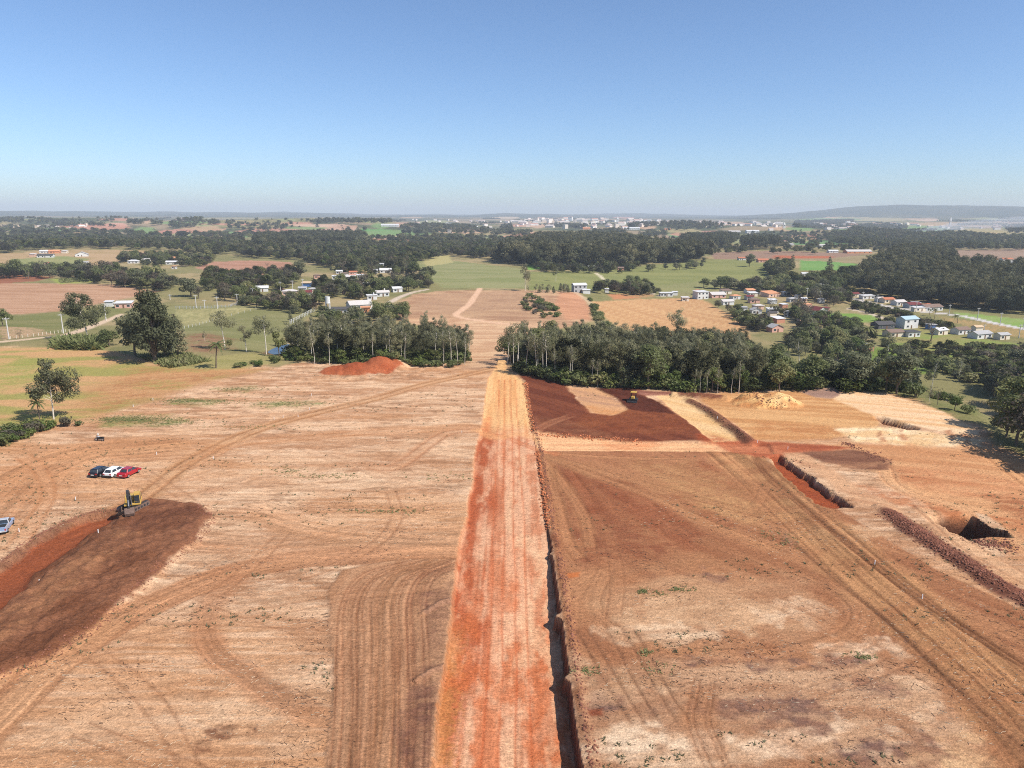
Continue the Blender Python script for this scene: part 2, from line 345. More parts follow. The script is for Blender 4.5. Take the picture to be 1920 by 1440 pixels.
stroke([(-200, 1560), (-60, 1400), (40, 1300), (140, 1215), (260, 1145), (400, 1085), (520, 1055), (640, 1042), (780, 1042), (862, 1040)], 5.2, (186, 132, 90), (172, 118, 80), a=.9, soft=.6, stri=.4, stri_f=1.5, seed=207, depth=.06, ruts=(-2.3, -1.0, .8, 2.3), rut_col=(146, 98, 64), rut_a=.45, rut_w=.16)
stroke([(-100, 1440), (0, 1350), (80, 1270), (200, 1180)], 3.8, (212, 162, 116), (194, 142, 98), a=.8, soft=.6, stri=.45, seed=208, ruts=(-1.5, 1.4), rut_col=(158, 108, 72), rut_a=.5, rut_w=.2, depth=.05)
stroke([(440, 1085), (398, 1130), (380, 1180), (400, 1225), (450, 1265), (520, 1310), (620, 1350)], 2.8, (182, 128, 88), (170, 116, 78), a=.87, soft=.7, stri=.4, seed=209, fade=.45, jag=.9)
stroke([(400, 1020), (600, 1030), (860, 1010)], 7, (200, 148, 106), None, a=.5, soft=2, stri=.45, stri_f=1.2, seed=210)
stroke([(480, 960), (620, 1000), (860, 1015)], 6, (202, 150, 106), None, a=.5, soft=2, stri=.35, seed=211)
zg = zone('graded_strip')
area([(612, 1460), (622, 1330), (628, 1260), (618, 1180), (612, 1110), (640, 1072), (700, 1056), (770, 1050), (856, 1048), (856, 1100), (842, 1180), (835, 1260), (822, 1340), (806, 1460)], (192, 144, 104), (176, 128, 90), sc=(26, .9), ang=88, seed=212, soft=.25, jag=.35, dz=.14, edge=.3, zn=zg)
for k, (o, cc) in enumerate([(0, (150, 100, 68)), (38, (146, 98, 66)), (78, (158, 108, 72)), (110, (140, 92, 62)), (140, (134, 86, 60))]):
    stroke([(640 + o, 1450), (648 + o * .98, 1330), (650 + o * .95, 1220), (655 + o * .9, 1130), (690 + o * .8, 1082), (760 + o * .6, 1062)], 2.6, (176, 128, 90), cc, a=.35, ruts=(-.9, -.35, .5, 1.0), rut_col=cc, rut_a=.75, rut_w=.10, depth=.07, seed=220 + k, stri=.35, stri_f=3.0)
area([(790, 1120), (852, 1095), (842, 1180), (834, 1262), (795, 1262), (805, 1200)], (128, 88, 68), (160, 116, 84), sc=(5, 1.5), ang=20, seed=230, soft=.5, a=.75, rough=.25)
area([(745, 1340), (790, 1270), (832, 1265), (820, 1350), (806, 1460), (745, 1460)], (116, 78, 62), (150, 106, 80), sc=(4, 1.5), ang=60, seed=231, soft=.7, a=.8, rough=.25)
for (a0, b0, a1, b1) in [(845, 1128, 800, 1148), (832, 1255, 792, 1272)]:
    stroke([(a0, b0), ((a0 + a1) / 2, (b0 + b1) / 2 - 3), (a1, b1)], 1.0, (158, 116, 88), None, a=.8, soft=.2, depth=-.3, ruts=(0,), rut_col=(168, 124, 92), rut_a=.5, rut_w=.35, seed=232)
for q in [(395, 1375), (425, 1372), (475, 1368), (380, 1400)]:
    area([(q[0] - 12, q[1] - 8), (q[0] + 12, q[1] - 10), (q[0] + 14, q[1] + 8), (q[0] - 14, q[1] + 9)], (122, 76, 52), None, seed=int(q[0]), soft=.3, jag=1.0, jf=1.6, a=.7)
# stray tyre tracks: pairs of thin wheel lines
tr_ = random.Random(5)
for k in range(54):
    px_, py_ = tr_.uniform(-40, 840), 760 + 640 * tr_.random() ** 1.6; x0, y0 = hit1(px_, py_); a_ = R(tr_.gauss(4, 26)); cv = tr_.gauss(0, .022); L_ = tr_.uniform(14, 46); q_ = []
    for s_ in range(6): q_.append((x0, y0)); x0 += math.cos(a_) * L_ / 5; y0 += math.sin(a_) * L_ / 5; a_ += cv * L_ / 5
    if max(q[0] for q in q_) > -8: continue
    stroke(q_, 2.6, (198, 146, 104), None, a=.16, soft=.5, ruts=(-.85, .85), rut_col=(150, 102, 68), rut_a=tr_.uniform(.25, .6), rut_w=tr_.uniform(.10, .22), depth=.05, seed=700 + k, world=True, n=3, jag=.2)
# excavation with its spoil bank
zx = zone('excavated_pit'); zs = zone('spoil_bank')
area([(-80, 1118), (0, 1062), (60, 1016), (112, 988), (165, 966), (215, 958), (238, 966), (205, 995), (150, 1030), (70, 1098), (0, 1150), (-80, 1215)], (152, 84, 52), (138, 78, 50), sc=(7, 2), ang=38, seed=240, soft=.3, jag=.5, dz=-.95, edge=.55, zn=zx, rough=.2)
area([(-80, 1100), (0, 1052), (60, 1008), (112, 981), (165, 960), (215, 953), (222, 958), (165, 968), (112, 990), (60, 1018), (0, 1064), (-80, 1118)], (120, 80, 56), (150, 104, 74), sc=(3, .8), ang=38, seed=241, soft=.3, jag=.4, rough=.35, a=.9)
area([(60, 1075), (150, 1012), (215, 965), (240, 962), (280, 938), (372, 948), (396, 970), (372, 1012), (312, 1062), (242, 1122), (172, 1182), (80, 1244), (0, 1278), (-80, 1320), (-80, 1212), (0, 1148)], (140, 94, 66), (116, 74, 50), sc=(6, 2.5), ang=38, seed=242, soft=.3, jag=.7, dz=.85, edge=1.3, zn=zs, rough=.7)
area([(60, 1120), (160, 1045), (215, 1000), (260, 1010), (190, 1075), (100, 1160), (0, 1225), (-60, 1250), (-60, 1200)], (160, 112, 76), (128, 86, 60), sc=(5, 2), ang=38, seed=243, soft=1.2, a=.7, dz=.25, edge=1.5)
area([(280, 950), (350, 952), (385, 968), (360, 1000), (300, 1000), (250, 1010), (230, 985)], (112, 72, 52), (128, 84, 60), sc=(5, 2), ang=20, seed=244, soft=.8, a=.8)
# orange soil mound by the far edge
zm = zone('soil_mound')
w_ = area([(598, 699), (640, 684), (690, 683), (730, 676), (756, 690), (728, 700), (660, 704), (610, 703)], (174, 98, 62), (158, 82, 50), sc=(5, 2), ang=10, seed=250, soft=.3, jag=.4, zn=zm)
for q, hgt, rx, ry in [((690, 692), 1.6, 7, 7), ((728, 688), 2.3, 6, 7), ((640, 694), 1.0, 7, 5)]:
    cxy = hit1(*q); i = np.nonzero((abs(X - cxy[0]) < 16) & (abs(Y - cxy[1]) < 16))[0]
    Z[i] += hgt * np.maximum(0, 1 - ((X[i] - cxy[0]) / rx) ** 2 - ((Y[i] - cxy[1]) / ry) ** 2) ** .8 + .25 * (fbm(X[i] / 1.2, Y[i] / 1.2, 3, 3) - .5)
# green weed patches on the left
for pts in [[(180, 786), (240, 778), (300, 780), (360, 788), (300, 798), (200, 796)], [(308, 752), (360, 748), (420, 752), (380, 758), (320, 757)], [(410, 728), (470, 726), (500, 730), (440, 733)], [(0, 826), (16, 824), (16, 832), (0, 836)], [(480, 752), (600, 756), (560, 764), (480, 762)]]:
    area(pts, (104, 132, 62), (128, 120, 74), sc=(5, 1.5), seed=int(pts[0][1]), soft=2.5, jag=3.0, a=.7, jf=3)

# right half
zb = zone('brown_fill'); zy = zone('ochre_cut'); zp = zone('pale_cut')
area([(1008, 846), (1150, 845), (1370, 847), (1430, 858), (1465, 880), (1560, 948), (1660, 1010), (1760, 1070), (1930, 1150), (2050, 1230), (2050, 1480), (1100, 1480), (1075, 1300), (1055, 1160), (1035, 1010), (1018, 900)], (178, 124, 84), (156, 102, 68), sc=(22, 2.2), ang=-52, seed=260, soft=.3, jag=.2)
area([(1085, 1240), (1300, 1236), (1560, 1232), (1690, 1240), (1790, 1330), (1850, 1470), (1100, 1470)], (204, 162, 122), (176, 130, 94), sc=(5, 1.3), ang=6, seed=258, soft=1.5, jag=3.0, jf=3, a=.9)
area([(1110, 1110), (1300, 1075), (1480, 1085), (1570, 1140), (1540, 1200), (1350, 1215), (1180, 1195)], (198, 152, 110), (178, 130, 92), sc=(7, 1.6), ang=4, seed=259, soft=2.5, jag=3.0, jf=3, a=.9)
for (cx_, cy_, w_, h_, c1, c2) in [(1330, 1150, 170, 34, (214, 170, 126), (190, 146, 106)), (1230, 1185, 120, 18, (232, 196, 154), (206, 164, 124)), (1500, 1150, 70, 24, (230, 192, 150), (204, 162, 122)), (1620, 1215, 90, 22, (236, 202, 162), (210, 168, 128)), (1240, 1400, 140, 34, (238, 206, 166), (212, 172, 132)), (1560, 1390, 200, 36, (232, 196, 156), (200, 156, 116)), (1690, 1300, 90, 40, (226, 186, 144), (198, 154, 114)), (1180, 1280, 90, 26, (216, 174, 132), (188, 144, 104)), (1560, 1010, 50, 14, (206, 164, 122), (188, 144, 104)), (1520, 940, 40, 12, (200, 158, 116), (186, 140, 100)), (1590, 1000, 70, 12, (216, 174, 130), (196, 150, 108)), (1800, 1420, 60, 40, (224, 180, 130), (214, 168, 120))]:
    area([(cx_ - w_, cy_ + h_ * .2), (cx_ - w_ * .5, cy_ - h_ * .9), (cx_ + w_ * .5, cy_ - h_ * .7), (cx_ + w_, cy_ + h_ * .1), (cx_ + w_ * .4, cy_ + h_), (cx_ - w_ * .5, cy_ + h_ * .8)], c1, c2, sc=(4, 1.0), ang=6, seed=int(cx_ + cy_), soft=.9, jag=2.6, jf=1.8, a=.87)
for (cx_, cy_, w_, h_) in [(1300, 1320, 90, 22), (1450, 1330, 110, 26), (1620, 1290, 70, 22), (1400, 1240, 110, 10), (1700, 1400, 60, 26), (1330, 1080, 40, 8), (1500, 1360, 60, 20), (1130, 1330, 40, 22), (1570, 1240, 50, 10), (1480, 1010, 14, 14), (1640, 1420, 60, 16)]:
    area([(cx_ - w_, cy_), (cx_ - w_ * .3, cy_ - h_), (cx_ + w_ * .7, cy_ - h_ * .6), (cx_ + w_, cy_ + h_ * .3), (cx_, cy_ + h_)], (146, 104, 80), (118, 88, 76), sc=(2.0, .7), ang=10, seed=int(cx_ * 3 + cy_), soft=.8, jag=2.2, jf=1.6, a=.85, rough=.15)
area([(1010, 848), (1180, 847), (1380, 850), (1440, 862), (1300, 868), (1120, 862), (1020, 870)], (160, 104, 70), (172, 116, 80), sc=(30, 2), ang=0, seed=261, soft=1.5, a=.85)
area([(1015, 880), (1060, 870), (1130, 910), (1240, 960), (1320, 1000), (1260, 1045), (1100, 1060), (1035, 1030)], (158, 100, 66), (138, 82, 56), sc=(30, 1.6), ang=-60, seed=262, soft=2.5, jag=2, a=.85)
for k, pts in enumerate([[(1130, 900), (1180, 940), (1240, 990), (1290, 1025)], [(1165, 905), (1230, 950), (1290, 1000)], [(1075, 890), (1105, 930), (1130, 975)], [(1310, 870), (1350, 890), (1375, 905)], [(1280, 930), (1330, 965), (1360, 980)]]):
    stroke(pts, 3.2, (140, 80, 52), (156, 96, 64), a=.7, soft=1.0, stri=.3, stri_f=1.8, seed=270 + k, jag=1.0)
area([(1180, 868), (1300, 868), (1380, 890), (1440, 950), (1420, 990), (1340, 970), (1260, 920)], (196, 148, 98), (172, 122, 80), sc=(20, 2), ang=-55, seed=276, soft=3, jag=3, a=.8)
area([(1310, 868), (1420, 866), (1440, 895), (1370, 905)], (150, 90, 58), (168, 106, 70), sc=(18, 1.6), ang=-55, seed=277, soft=1.5, jag=1.5, a=.7)
for k, pts in enumerate([[(1010, 850), (1080, 870), (1200, 905), (1330, 940), (1420, 965)], [(1010, 852), (1090, 882), (1220, 930), (1340, 985), (1450, 1030)], [(1012, 856), (1050, 900), (1090, 960), (1105, 1020)], [(1008, 848), (1150, 858), (1300, 862)], [(1030, 880), (1045, 940), (1060, 1010), (1080, 1040)]]):
    stroke(pts, 2.2, (188, 134, 90), None, a=.5, soft=.5, ruts=(-.8, .8), rut_col=(140, 90, 58), rut_a=.55, rut_w=.22, depth=.08, seed=280 + k, stri=.3)
stroke([(1380, 858), (1420, 890), (1490, 955), (1590, 1045), (1700, 1140), (1800, 1225), (1900, 1320), (2000, 1430)], 10.5, (186, 136, 90), (168, 116, 76), a=.85, soft=1.5, stri=.5, stri_f=1.1, seed=290, jag=1.2, ruts=(-3.8, -1.9, 1.4, 4.1), rut_col=(128, 82, 54), rut_a=.6, rut_w=.20, depth=.10)
stroke([(1420, 862), (1450, 900), (1520, 960), (1620, 1040), (1740, 1130), (1850, 1200), (1960, 1270)], 1.6, (150, 100, 66), None, a=.55, soft=.3, ruts=(0, .7), rut_col=(104, 66, 44), rut_a=.85, rut_w=.22, depth=.14, seed=291)
stroke([(1500, 1028), (1590, 1105), (1690, 1190), (1790, 1290), (1880, 1370), (1960, 1450)], 1.3, (150, 104, 70), None, a=.5, soft=.3, ruts=(0,), rut_col=(104, 68, 46), rut_a=.8, rut_w=.22, depth=.12, seed=292)
for k, pts in enumerate([[(1065, 1165), (1078, 1105), (1140, 1070), (1250, 1054), (1370, 1052)], [(1480, 1066), (1570, 1105), (1612, 1150), (1590, 1190), (1500, 1218), (1380, 1228), (1270, 1222)], [(1560, 1100), (1630, 1160), (1600, 1212), (1500, 1238)], [(1130, 1080), (1110, 1130), (1150, 1180), (1230, 1206)]]):
    stroke(pts, 2.8, (194, 144, 100), (180, 128, 88), a=.5, soft=.9, stri=.45, stri_f=2.0, seed=293 + k, ruts=(-1.0, 1.0), rut_col=(138, 92, 62), rut_a=.4, rut_w=.14, depth=.05, fade=.7, jag=.9)
for k, a0 in enumerate([1095, 1120, 1150, 1180, 1205]):
    stroke([(a0 - 10, 1190), (a0 + 20, 1240), (a0 + 55, 1300), (a0 + 80, 1340)], 1.2, (164, 116, 80), None, a=.25, ruts=(0,), rut_col=(118, 80, 56), rut_a=.6, rut_w=.16, depth=.07, seed=300 + k)
stroke([(1315, 1310), (1310, 1350), (1330, 1400)], 3.0, (176, 122, 82), None, a=.6, ruts=(-1, -.5, .5, 1), rut_col=(136, 88, 58), rut_w=.12, depth=.06, seed=306)
area([(1062, 1075), (1088, 1072), (1086, 1082), (1066, 1084)], (196, 116, 66), None, seed=307, soft=.2, jag=.3)
area([(1100, 1330), (1135, 1325), (1130, 1342), (1105, 1345)], (140, 80, 54), None, seed=308, soft=.2, jag=.4)
for k in range(44):
    px_, py_ = tr_.uniform(1040, 1900), 870 + 560 * tr_.random() ** 1.5; x0, y0 = hit1(px_, py_); a_ = R(tr_.gauss(-50, 14) if tr_.random() < .7 else tr_.gauss(0, 20)); cv = tr_.gauss(0, .03); L_ = tr_.uniform(10, 36); q_ = []
    for s_ in range(6): q_.append((x0, y0)); x0 += math.cos(a_) * L_ / 5; y0 += math.sin(a_) * L_ / 5; a_ += cv * L_ / 5
    if min(q[0] for q in q_) < 8: continue
    stroke(q_, 2.4, (180, 126, 86), None, a=.14, soft=.5, ruts=(-.8, .8), rut_col=(132, 88, 60), rut_a=tr_.uniform(.15, .45), rut_w=tr_.uniform(.08, .2), depth=.06, seed=800 + k, world=True, n=3, jag=.2)
# beyond the side road: brown fill round a pale island, dark fresh strip, pale and ochre cuts
area([(962, 688), (1010, 704), (1066, 724), (1082, 750), (1110, 774), (1150, 780), (1176, 768), (1165, 752), (1118, 729), (1200, 727), (1215, 745), (1250, 764), (1292, 792), (1335, 826), (1180, 828), (1070, 819), (1003, 810), (990, 760), (984, 716)], (130, 74, 50), (110, 60, 42), sc=(20, 1.8), ang=-50, seed=310, soft=.3, jag=.8, zn=zb, rough=.2, dz=.12)
area([(1110, 775), (1176, 768), (1250, 765), (1310, 805), (1230, 818), (1130, 810), (1060, 800)], (150, 88, 54), (132, 72, 44), sc=(16, 1.6), ang=15, seed=311, soft=2.5, a=.7)
area([(1116, 729), (1200, 727), (1186, 738), (1235, 754), (1268, 776), (1205, 772), (1178, 768), (1158, 750)], (84, 46, 34), (98, 54, 40), sc=(7, 1.5), ang=-40, seed=312, soft=.4, jag=.7, rough=.5, zn=zb)
area([(1000, 780), (1070, 790), (1120, 805), (1180, 826), (1070, 819), (1003, 810)], (128, 78, 54), (146, 96, 66), sc=(7, 1.6), ang=-30, seed=313, soft=1.5, a=.6)
stroke([(1005, 808), (1030, 795), (1060, 784)], 2.2, (170, 110, 76), None, a=.4, ruts=(-.8, .8), rut_col=(184, 126, 88), rut_a=.5, rut_w=.25, seed=314)
area([(1062, 726), (1115, 729), (1150, 745), (1178, 768), (1150, 779), (1112, 774), (1086, 752)], (212, 160, 112), (186, 140, 106), sc=(9, 2), ang=-30, seed=315, soft=.5, jag=.8)
area([(1100, 760), (1150, 768), (1172, 770), (1150, 779), (1112, 774)], (206, 140, 82), None, seed=316, soft=1.5, a=.7)
area([(1185, 731), (1240, 734), (1290, 736), (1340, 742), (1300, 748), (1240, 742), (1205, 742)], (164, 112, 90), (140, 90, 72), sc=(8, 1.5), seed=317, soft=.8)
area([(1232, 742), (1262, 738), (1290, 740), (1330, 765), (1398, 826), (1338, 828), (1300, 798), (1258, 764)], (234, 192, 136), (222, 174, 114), sc=(18, 1.2), ang=-46, seed=318, soft=.3, jag=.6, zn=zp, dz=-.25)
area([(1300, 742), (1420, 735), (1540, 732), (1580, 748), (1650, 785), (1640, 806), (1560, 822), (1420, 824), (1345, 775)], (216, 166, 110), (194, 138, 86), sc=(22, 1.6), ang=-12, seed=319, soft=.6, jag=.8, zn=zy)
area([(1420, 790), (1560, 800), (1600, 815), (1500, 826), (1410, 822)], (186, 124, 76), (206, 148, 94), sc=(16, 1.4), ang=-10, seed=320, soft=2, a=.8)
area([(1478, 729), (1590, 727), (1586, 738), (1560, 748), (1530, 745)], (178, 142, 118), (156, 122, 102), sc=(10, 2), seed=321, soft=.8, jag=.8)
area([(1585, 733), (1660, 738), (1750, 764), (1825, 800), (1846, 822), (1780, 812), (1700, 796), (1640, 780), (1560, 748)], (240, 202, 156), (226, 178, 124), sc=(22, 1.3), ang=-24, seed=322, soft=.6, jag=.7, zn=zp)
area([(1560, 802), (1640, 800), (1720, 806), (1840, 826), (1838, 842), (1720, 836), (1600, 830)], (244, 212, 164), (226, 184, 130), sc=(5, 2), ang=-8, seed=323, soft=.8, jag=1.2, rough=.35)
for q in [(1650, 818), (1690, 815), (1780, 815), (1810, 822)]:
    area([(q[0] - 8, q[1] - 8), (q[0] + 4, q[1] - 10), (q[0] + 12, q[1] + 10), (q[0] + 2, q[1] + 10)], (182, 122, 84), None, seed=q[0], soft=.5, jag=.6, a=.8)
area([(1590, 832), (1850, 838), (1960, 880), (2080, 950), (2080, 1100), (1930, 1060), (1800, 985), (1690, 915), (1620, 868), (1520, 846), (1440, 836)], (216, 162, 112), (196, 138, 92), sc=(24, 2.4), ang=-22, seed=324, soft=1.5, jag=2.0)
area([(1670, 880), (1780, 878), (1920, 905), (1960, 930), (1900, 940), (1760, 925), (1690, 905)], (208, 146, 100), (190, 124, 82), sc=(7, 2), ang=-12, seed=325, soft=2.0, a=.8)
area([(1590, 905), (1720, 930), (1830, 960), (1960, 985), (1960, 1005), (1800, 972), (1680, 945), (1600, 918)], (184, 112, 70), (198, 132, 88), sc=(16, 2), ang=-18, seed=326, soft=1.5, a=.8)
area([(1840, 925), (1960, 940), (1960, 985), (1880, 960)], (158, 92, 58), None, seed=327, soft=2, a=.75)
stroke([(1660, 880), (1672, 905), (1720, 930), (1800, 950), (1880, 995), (1960, 1050)], 3.0, (222, 170, 120), None, a=.6, ruts=(-1, 1), rut_col=(160, 100, 64), rut_a=.5, rut_w=.2, depth=.08, seed=328, stri=.3)
stroke([(1740, 960), (1770, 985), (1810, 1020), (1860, 1050), (1930, 1090)], 3.4, (226, 176, 128), None, a=.6, ruts=(-1.2, 1.2), rut_col=(150, 96, 64), rut_a=.6, rut_w=.25, depth=.1, seed=329)
stroke([(1815, 835), (1850, 850), (1890, 880), (1950, 925)], 3.4, (224, 166, 112), None, a=.6, ruts=(-1, 1), rut_col=(150, 92, 58), rut_a=.6, rut_w=.3, depth=.1, seed=330)
area([(1490, 846), (1600, 843), (1640, 852), (1675, 866), (1660, 880), (1600, 878), (1540, 866)], (126, 84, 62), (142, 98, 72), sc=(10, 1.4), ang=-8, seed=331, soft=.6, jag=1.0)
area([(1530, 866), (1600, 872), (1665, 862), (1672, 866), (1610, 880)], (204, 150, 106), None, seed=332, soft=.6, a=.5)
area([(1460, 850), (1500, 850), (1560, 880), (1640, 930), (1700, 965), (1660, 972), (1600, 935), (1520, 880)], (214, 166, 122), (194, 144, 104), sc=(14, 1.4), ang=-36, seed=333, soft=.8, jag=.8)
# side road and its red apron
area([(984, 806), (1030, 812), (1070, 819), (1180, 828), (1330, 830), (1395, 826), (1440, 832), (1450, 848), (1370, 846), (1150, 845), (1010, 844), (1000, 842)], (238, 188, 134), (226, 166, 116), sc=(26, 1.0), ang=2, seed=340, soft=.3, jag=.4, zn=zc, dz=-.35, edge=.5)
area([(1130, 826), (1180, 828), (1240, 830), (1220, 842), (1140, 842)], (222, 140, 88), None, seed=341, soft=1.5, a=.6)
area([(1330, 826), (1400, 824), (1500, 832), (1600, 838), (1560, 846), (1470, 850), (1470, 862), (1430, 858), (1370, 848)], (176, 98, 64), (198, 124, 84), sc=(12, 1.4), ang=-4, seed=342, soft=.8, jag=.8)
area([(1400, 829), (1500, 832), (1590, 838), (1540, 842), (1440, 838)], (152, 80, 52), None, seed=343, soft=.8, a=.8)
area([(1300, 815), (1340, 812), (1380, 828), (1320, 830)], (176, 84, 48), None, seed=344, soft=1, a=.7)
# trench beside the right-hand plot
zt = zone('trench')
area([(1446, 858), (1462, 853), (1500, 880), (1545, 912), (1598, 950), (1560, 951), (1536, 946), (1500, 918), (1462, 880)], (166, 86, 50), (150, 76, 46), sc=(8, 1.5), ang=-36, seed=350, soft=.25, jag=.55, jf=1.3, dz=-1.15, edge=.35, zn=zt)
area([(1640, 782), (1655, 782), (1690, 792), (1722, 804), (1700, 805), (1660, 795)], (136, 84, 56), (110, 62, 42), sc=(3, 1), ang=-20, seed=351, soft=.25, jag=.3, dz=-1.3, edge=.5)
# ridge of pushed-up soil along the pale strip, and the piles
stroke([(1296, 752), (1330, 772), (1370, 802), (1402, 826)], 2.6, (118, 74, 54), (140, 94, 68), a=.9, soft=.4, seed=352, ruts=(0,), rut_col=(128, 84, 60), rut_a=.3, rut_w=1.1, depth=-1.0, jag=.6)
stroke([(1282, 742), (1310, 745), (1345, 748)], 3.0, (124, 74, 54), None, a=.9, soft=.4, seed=353, ruts=(0,), rut_col=(120, 70, 50), rut_a=.3, rut_w=1.4, depth=-1.2, jag=.6)
def pile(px, py, hgt, rx, ry, cA, cB, seed, sharp=.7, ang=0):
    cx_, cy_ = hit1(px, py); i = np.nonzero((abs(X - cx_) < rx * 2 + ry) & (abs(Y - cy_) < ry * 2 + rx))[0]
    u, v = rot(X[i] - cx_, Y[i] - cy_, R(ang))
    q = 1 - np.sqrt((u / rx) ** 2 + (v / ry) ** 2) + (fbm(X[i] / 2.2, Y[i] / 2.2, seed, 3) - .5) * .5
    k = np.clip(q, 0, 1)
    Z[i] += hgt * k ** sharp + (.5 * (fbm(X[i] / .9, Y[i] / .9, seed + 1, 3) - .5)) * (k > 0.02)
    mixc(i, tex(X[i], Y[i], cA, cB, 3, 1.5, 0, seed), sstep(0, .12, q))
pile(1432, 757, 1.9, 8.0, 5.0, (236, 186, 118), (196, 132, 78), 360)
pile(1464, 757, 1.6, 5.0, 4.0, (240, 196, 132), (206, 146, 90), 361)
pile(1405, 750, 1.4, 3.5, 3.0, (226, 172, 108), (190, 126, 74), 362)
# open hole with pale lip
zh = zone('open_hole')
def scarp(pts, H_, run, col, seed):
    w = np.asarray(smooth_line(hit(pts), 5)); i = bbox(w, run + 2); d, sd, al = seg_dist(X[i], Y[i], w, False); Lt = al.max()
    sd = sd + .9 * (fbm(X[i] / 1.4, Y[i] / 1.4, seed, 3) - .5)
    en = sstep(0, 3.0, al) * sstep(Lt, Lt - 4.5, al) * (d < run * 1.3)
    k = sstep(-.12, .12, sd) * np.clip((run - sd) / (run * .4), 0, 1) * en
    Z[i] -= H_ * k
    mixc(i, S(*col)[None], np.maximum(sstep(.05, .4, k), sstep(-.4, -.2, sd) * (sd < .3) * sstep(.2, .6, en)) * .92); ZONE[i[k > .15]] = zh  # dark colour paints the shade on to the hole's wall and floor
area([(1832, 962), (1850, 966), (1876, 984), (1892, 998), (1872, 993), (1850, 990), (1836, 978)], (216, 178, 138), (198, 154, 114), sc=(2, 1), seed=364, soft=.3, jag=.4)
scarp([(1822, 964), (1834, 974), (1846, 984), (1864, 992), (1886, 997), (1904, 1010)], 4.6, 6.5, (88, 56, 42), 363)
# clod row bed
stroke([(1672, 966), (1720, 1000), (1790, 1045), (1860, 1090), (1960, 1150), (2060, 1215)], 3.6, (128, 78, 60), (106, 64, 50), a=.9, soft=.6, seed=365, ruts=(-.5, .6), rut_col=(124, 76, 58), rut_a=.2, rut_w=.9, depth=-.45, jag=.8)
# main earth road, cut into the plot
xr_top = [(1099, 1470), (1095, 1440), (1078, 1330), (1062, 1220), (1050, 1130), (1040, 1060), (1029, 990), (1016, 900), (1008, 846)]
xl_top = [(805, 1470), (808, 1440), (822, 1320), (836, 1220), (850, 1115), (858, 1050), (865, 1000), (880, 920), (893, 840), (906, 770), (914, 712), (921, 698)]
rp = [on_plane(*q) for q in xr_top]; lp = [on_plane(*q) for q in xl_top]
rp = [(6.2, -260), (6.1, 20)] + rp + [on_plane(1000, 808), on_plane(992, 765), on_plane(985, 718), on_plane(962, 700), on_plane(950, 690)]
lp = [(-6.1, -260), (-6.1, 20)] + lp + [on_plane(930, 690)]
rp = np.array(rp); lp = np.array(lp)
i = np.nonzero((abs(X) < 14) & (Y < 212))[0]; x, y = X[i], Y[i]
xr = np.interp(y, rp[:, 1], rp[:, 0]); xl = np.interp(y, lp[:, 1], lp[:, 0])
je = (fbm(y / 1.3, y * 0 + 1, 371, 3) - .5); je2 = (fbm(y / 1.6, y * 0 + 5, 372, 3) - .5)
notch = np.exp(-((y - 70.3) / .5) ** 2) * .7 + np.exp(-((y - 59.5) / .4) ** 2) * .5 + np.exp(-((y - 85) / .4) ** 2) * .35
je = .35 * je + .5 * (fbm(y / 6.5, y * 0 + 9, 383, 2) - .5); je2 = .3 * je2 + 1.0 * (fbm(y / 8, y * 0 + 12, 384, 2) - .5)
dr = xr + je * .6 - notch - x; dl = x - xl - je2 * .7
dep_r = 1.75 * sstep(98, 66, y) + .12 * sstep(170, 110, y) + .1; dep_l = .50 * sstep(170, 90, y) + .12
inn = np.minimum(dr, dl)
t_ = np.clip((x - xl) / (xr - xl), 0, 1)
floor = -(dep_l * (1 - t_) + dep_r * t_)
kk = sstep(0.0, .30, dr) * sstep(0.0, .35, dl)
Z[i] = Z[i] * (1 - kk) + kk * (floor + .05 * (fbm(x * 1.4, y / 22, 373, 3) - .5) + .05 * (fbm(x / .6, y / .6, 374, 3) - .5))
# berm of loose soil along the right-hand top edge
Z[i] += .22 * np.exp(-((dr + .7) / .5) ** 2) * (y < 150) * (0.4 + fbm(x / .8, y / .8, 375, 3))
streak = fbm(x / .75, y / 34, 376, 4); fine = fbm(x / .18, y / 16, 377, 3); blot = fbm(x / 4.5, y / 13, 378, 4); spk = fbm(x / .35, y / .35, 379, 3)
pale = S(226, 172, 130); red = S(176, 90, 54); pink = S(204, 136, 96); cream = S(232, 182, 122)
farf = sstep(132, 148, y + 4 * (blot - .5))[:, None]
near = pale[None] + (pink - pale)[None] * sstep(.40, .62, .45 * streak + .55 * fbm(x / 1.6, y / 3.6, 386, 4))[:, None]
redm = sstep(.16, -.16, t_ - .25 - .55 * (blot - .45) - .35 * (streak - .5) + .12 * sstep(70, 48, y))
near = near + (red[None] - near) * (redm * .9 * (.35 + .65 * sstep(.34, .52, fbm(x / 1.3, y / 4.5, 385, 4))))[:, None]
och = sstep(74, 62, y) * sstep(.22, .05, t_ + .25 * (spk - .5))
near = near + (S(196, 134, 74)[None] - near) * (och * .6)[:, None]
near = near + (S(196, 106, 60)[None] - near) * (sstep(.46, .62, fbm(x / 2.0, y / 5, 380, 5)) * sstep(92, 62, y) * .75)[:, None]
near = near + (S(234, 188, 142)[None] - near) * (sstep(.55, .72, fbm(x / 1.8, y / 5, 381, 4)) * sstep(.35, .6, t_) * .6)[:, None]
farc = cream[None] + (S(226, 164, 104) - cream)[None] * (sstep(.45, .7, streak) * .8)[:, None]
farc = farc + (S(216, 128, 78)[None] - farc) * (sstep(.62, .75, blot) * sstep(.3, .1, t_) * .7)[:, None]
rc = near * (1 - farf) + farc * farf
rc = rc * (.72 + .30 * fine + .26 * spk)[:, None]
ka = sstep(-.05, .25, inn + .35 * (spk - .5))
mixc(i, rc, ka)
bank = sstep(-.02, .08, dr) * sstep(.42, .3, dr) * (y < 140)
mixc(i, S(104, 60, 42)[None], bank * .9)  # right-hand bank face: its shade deepened by a darker soil colour
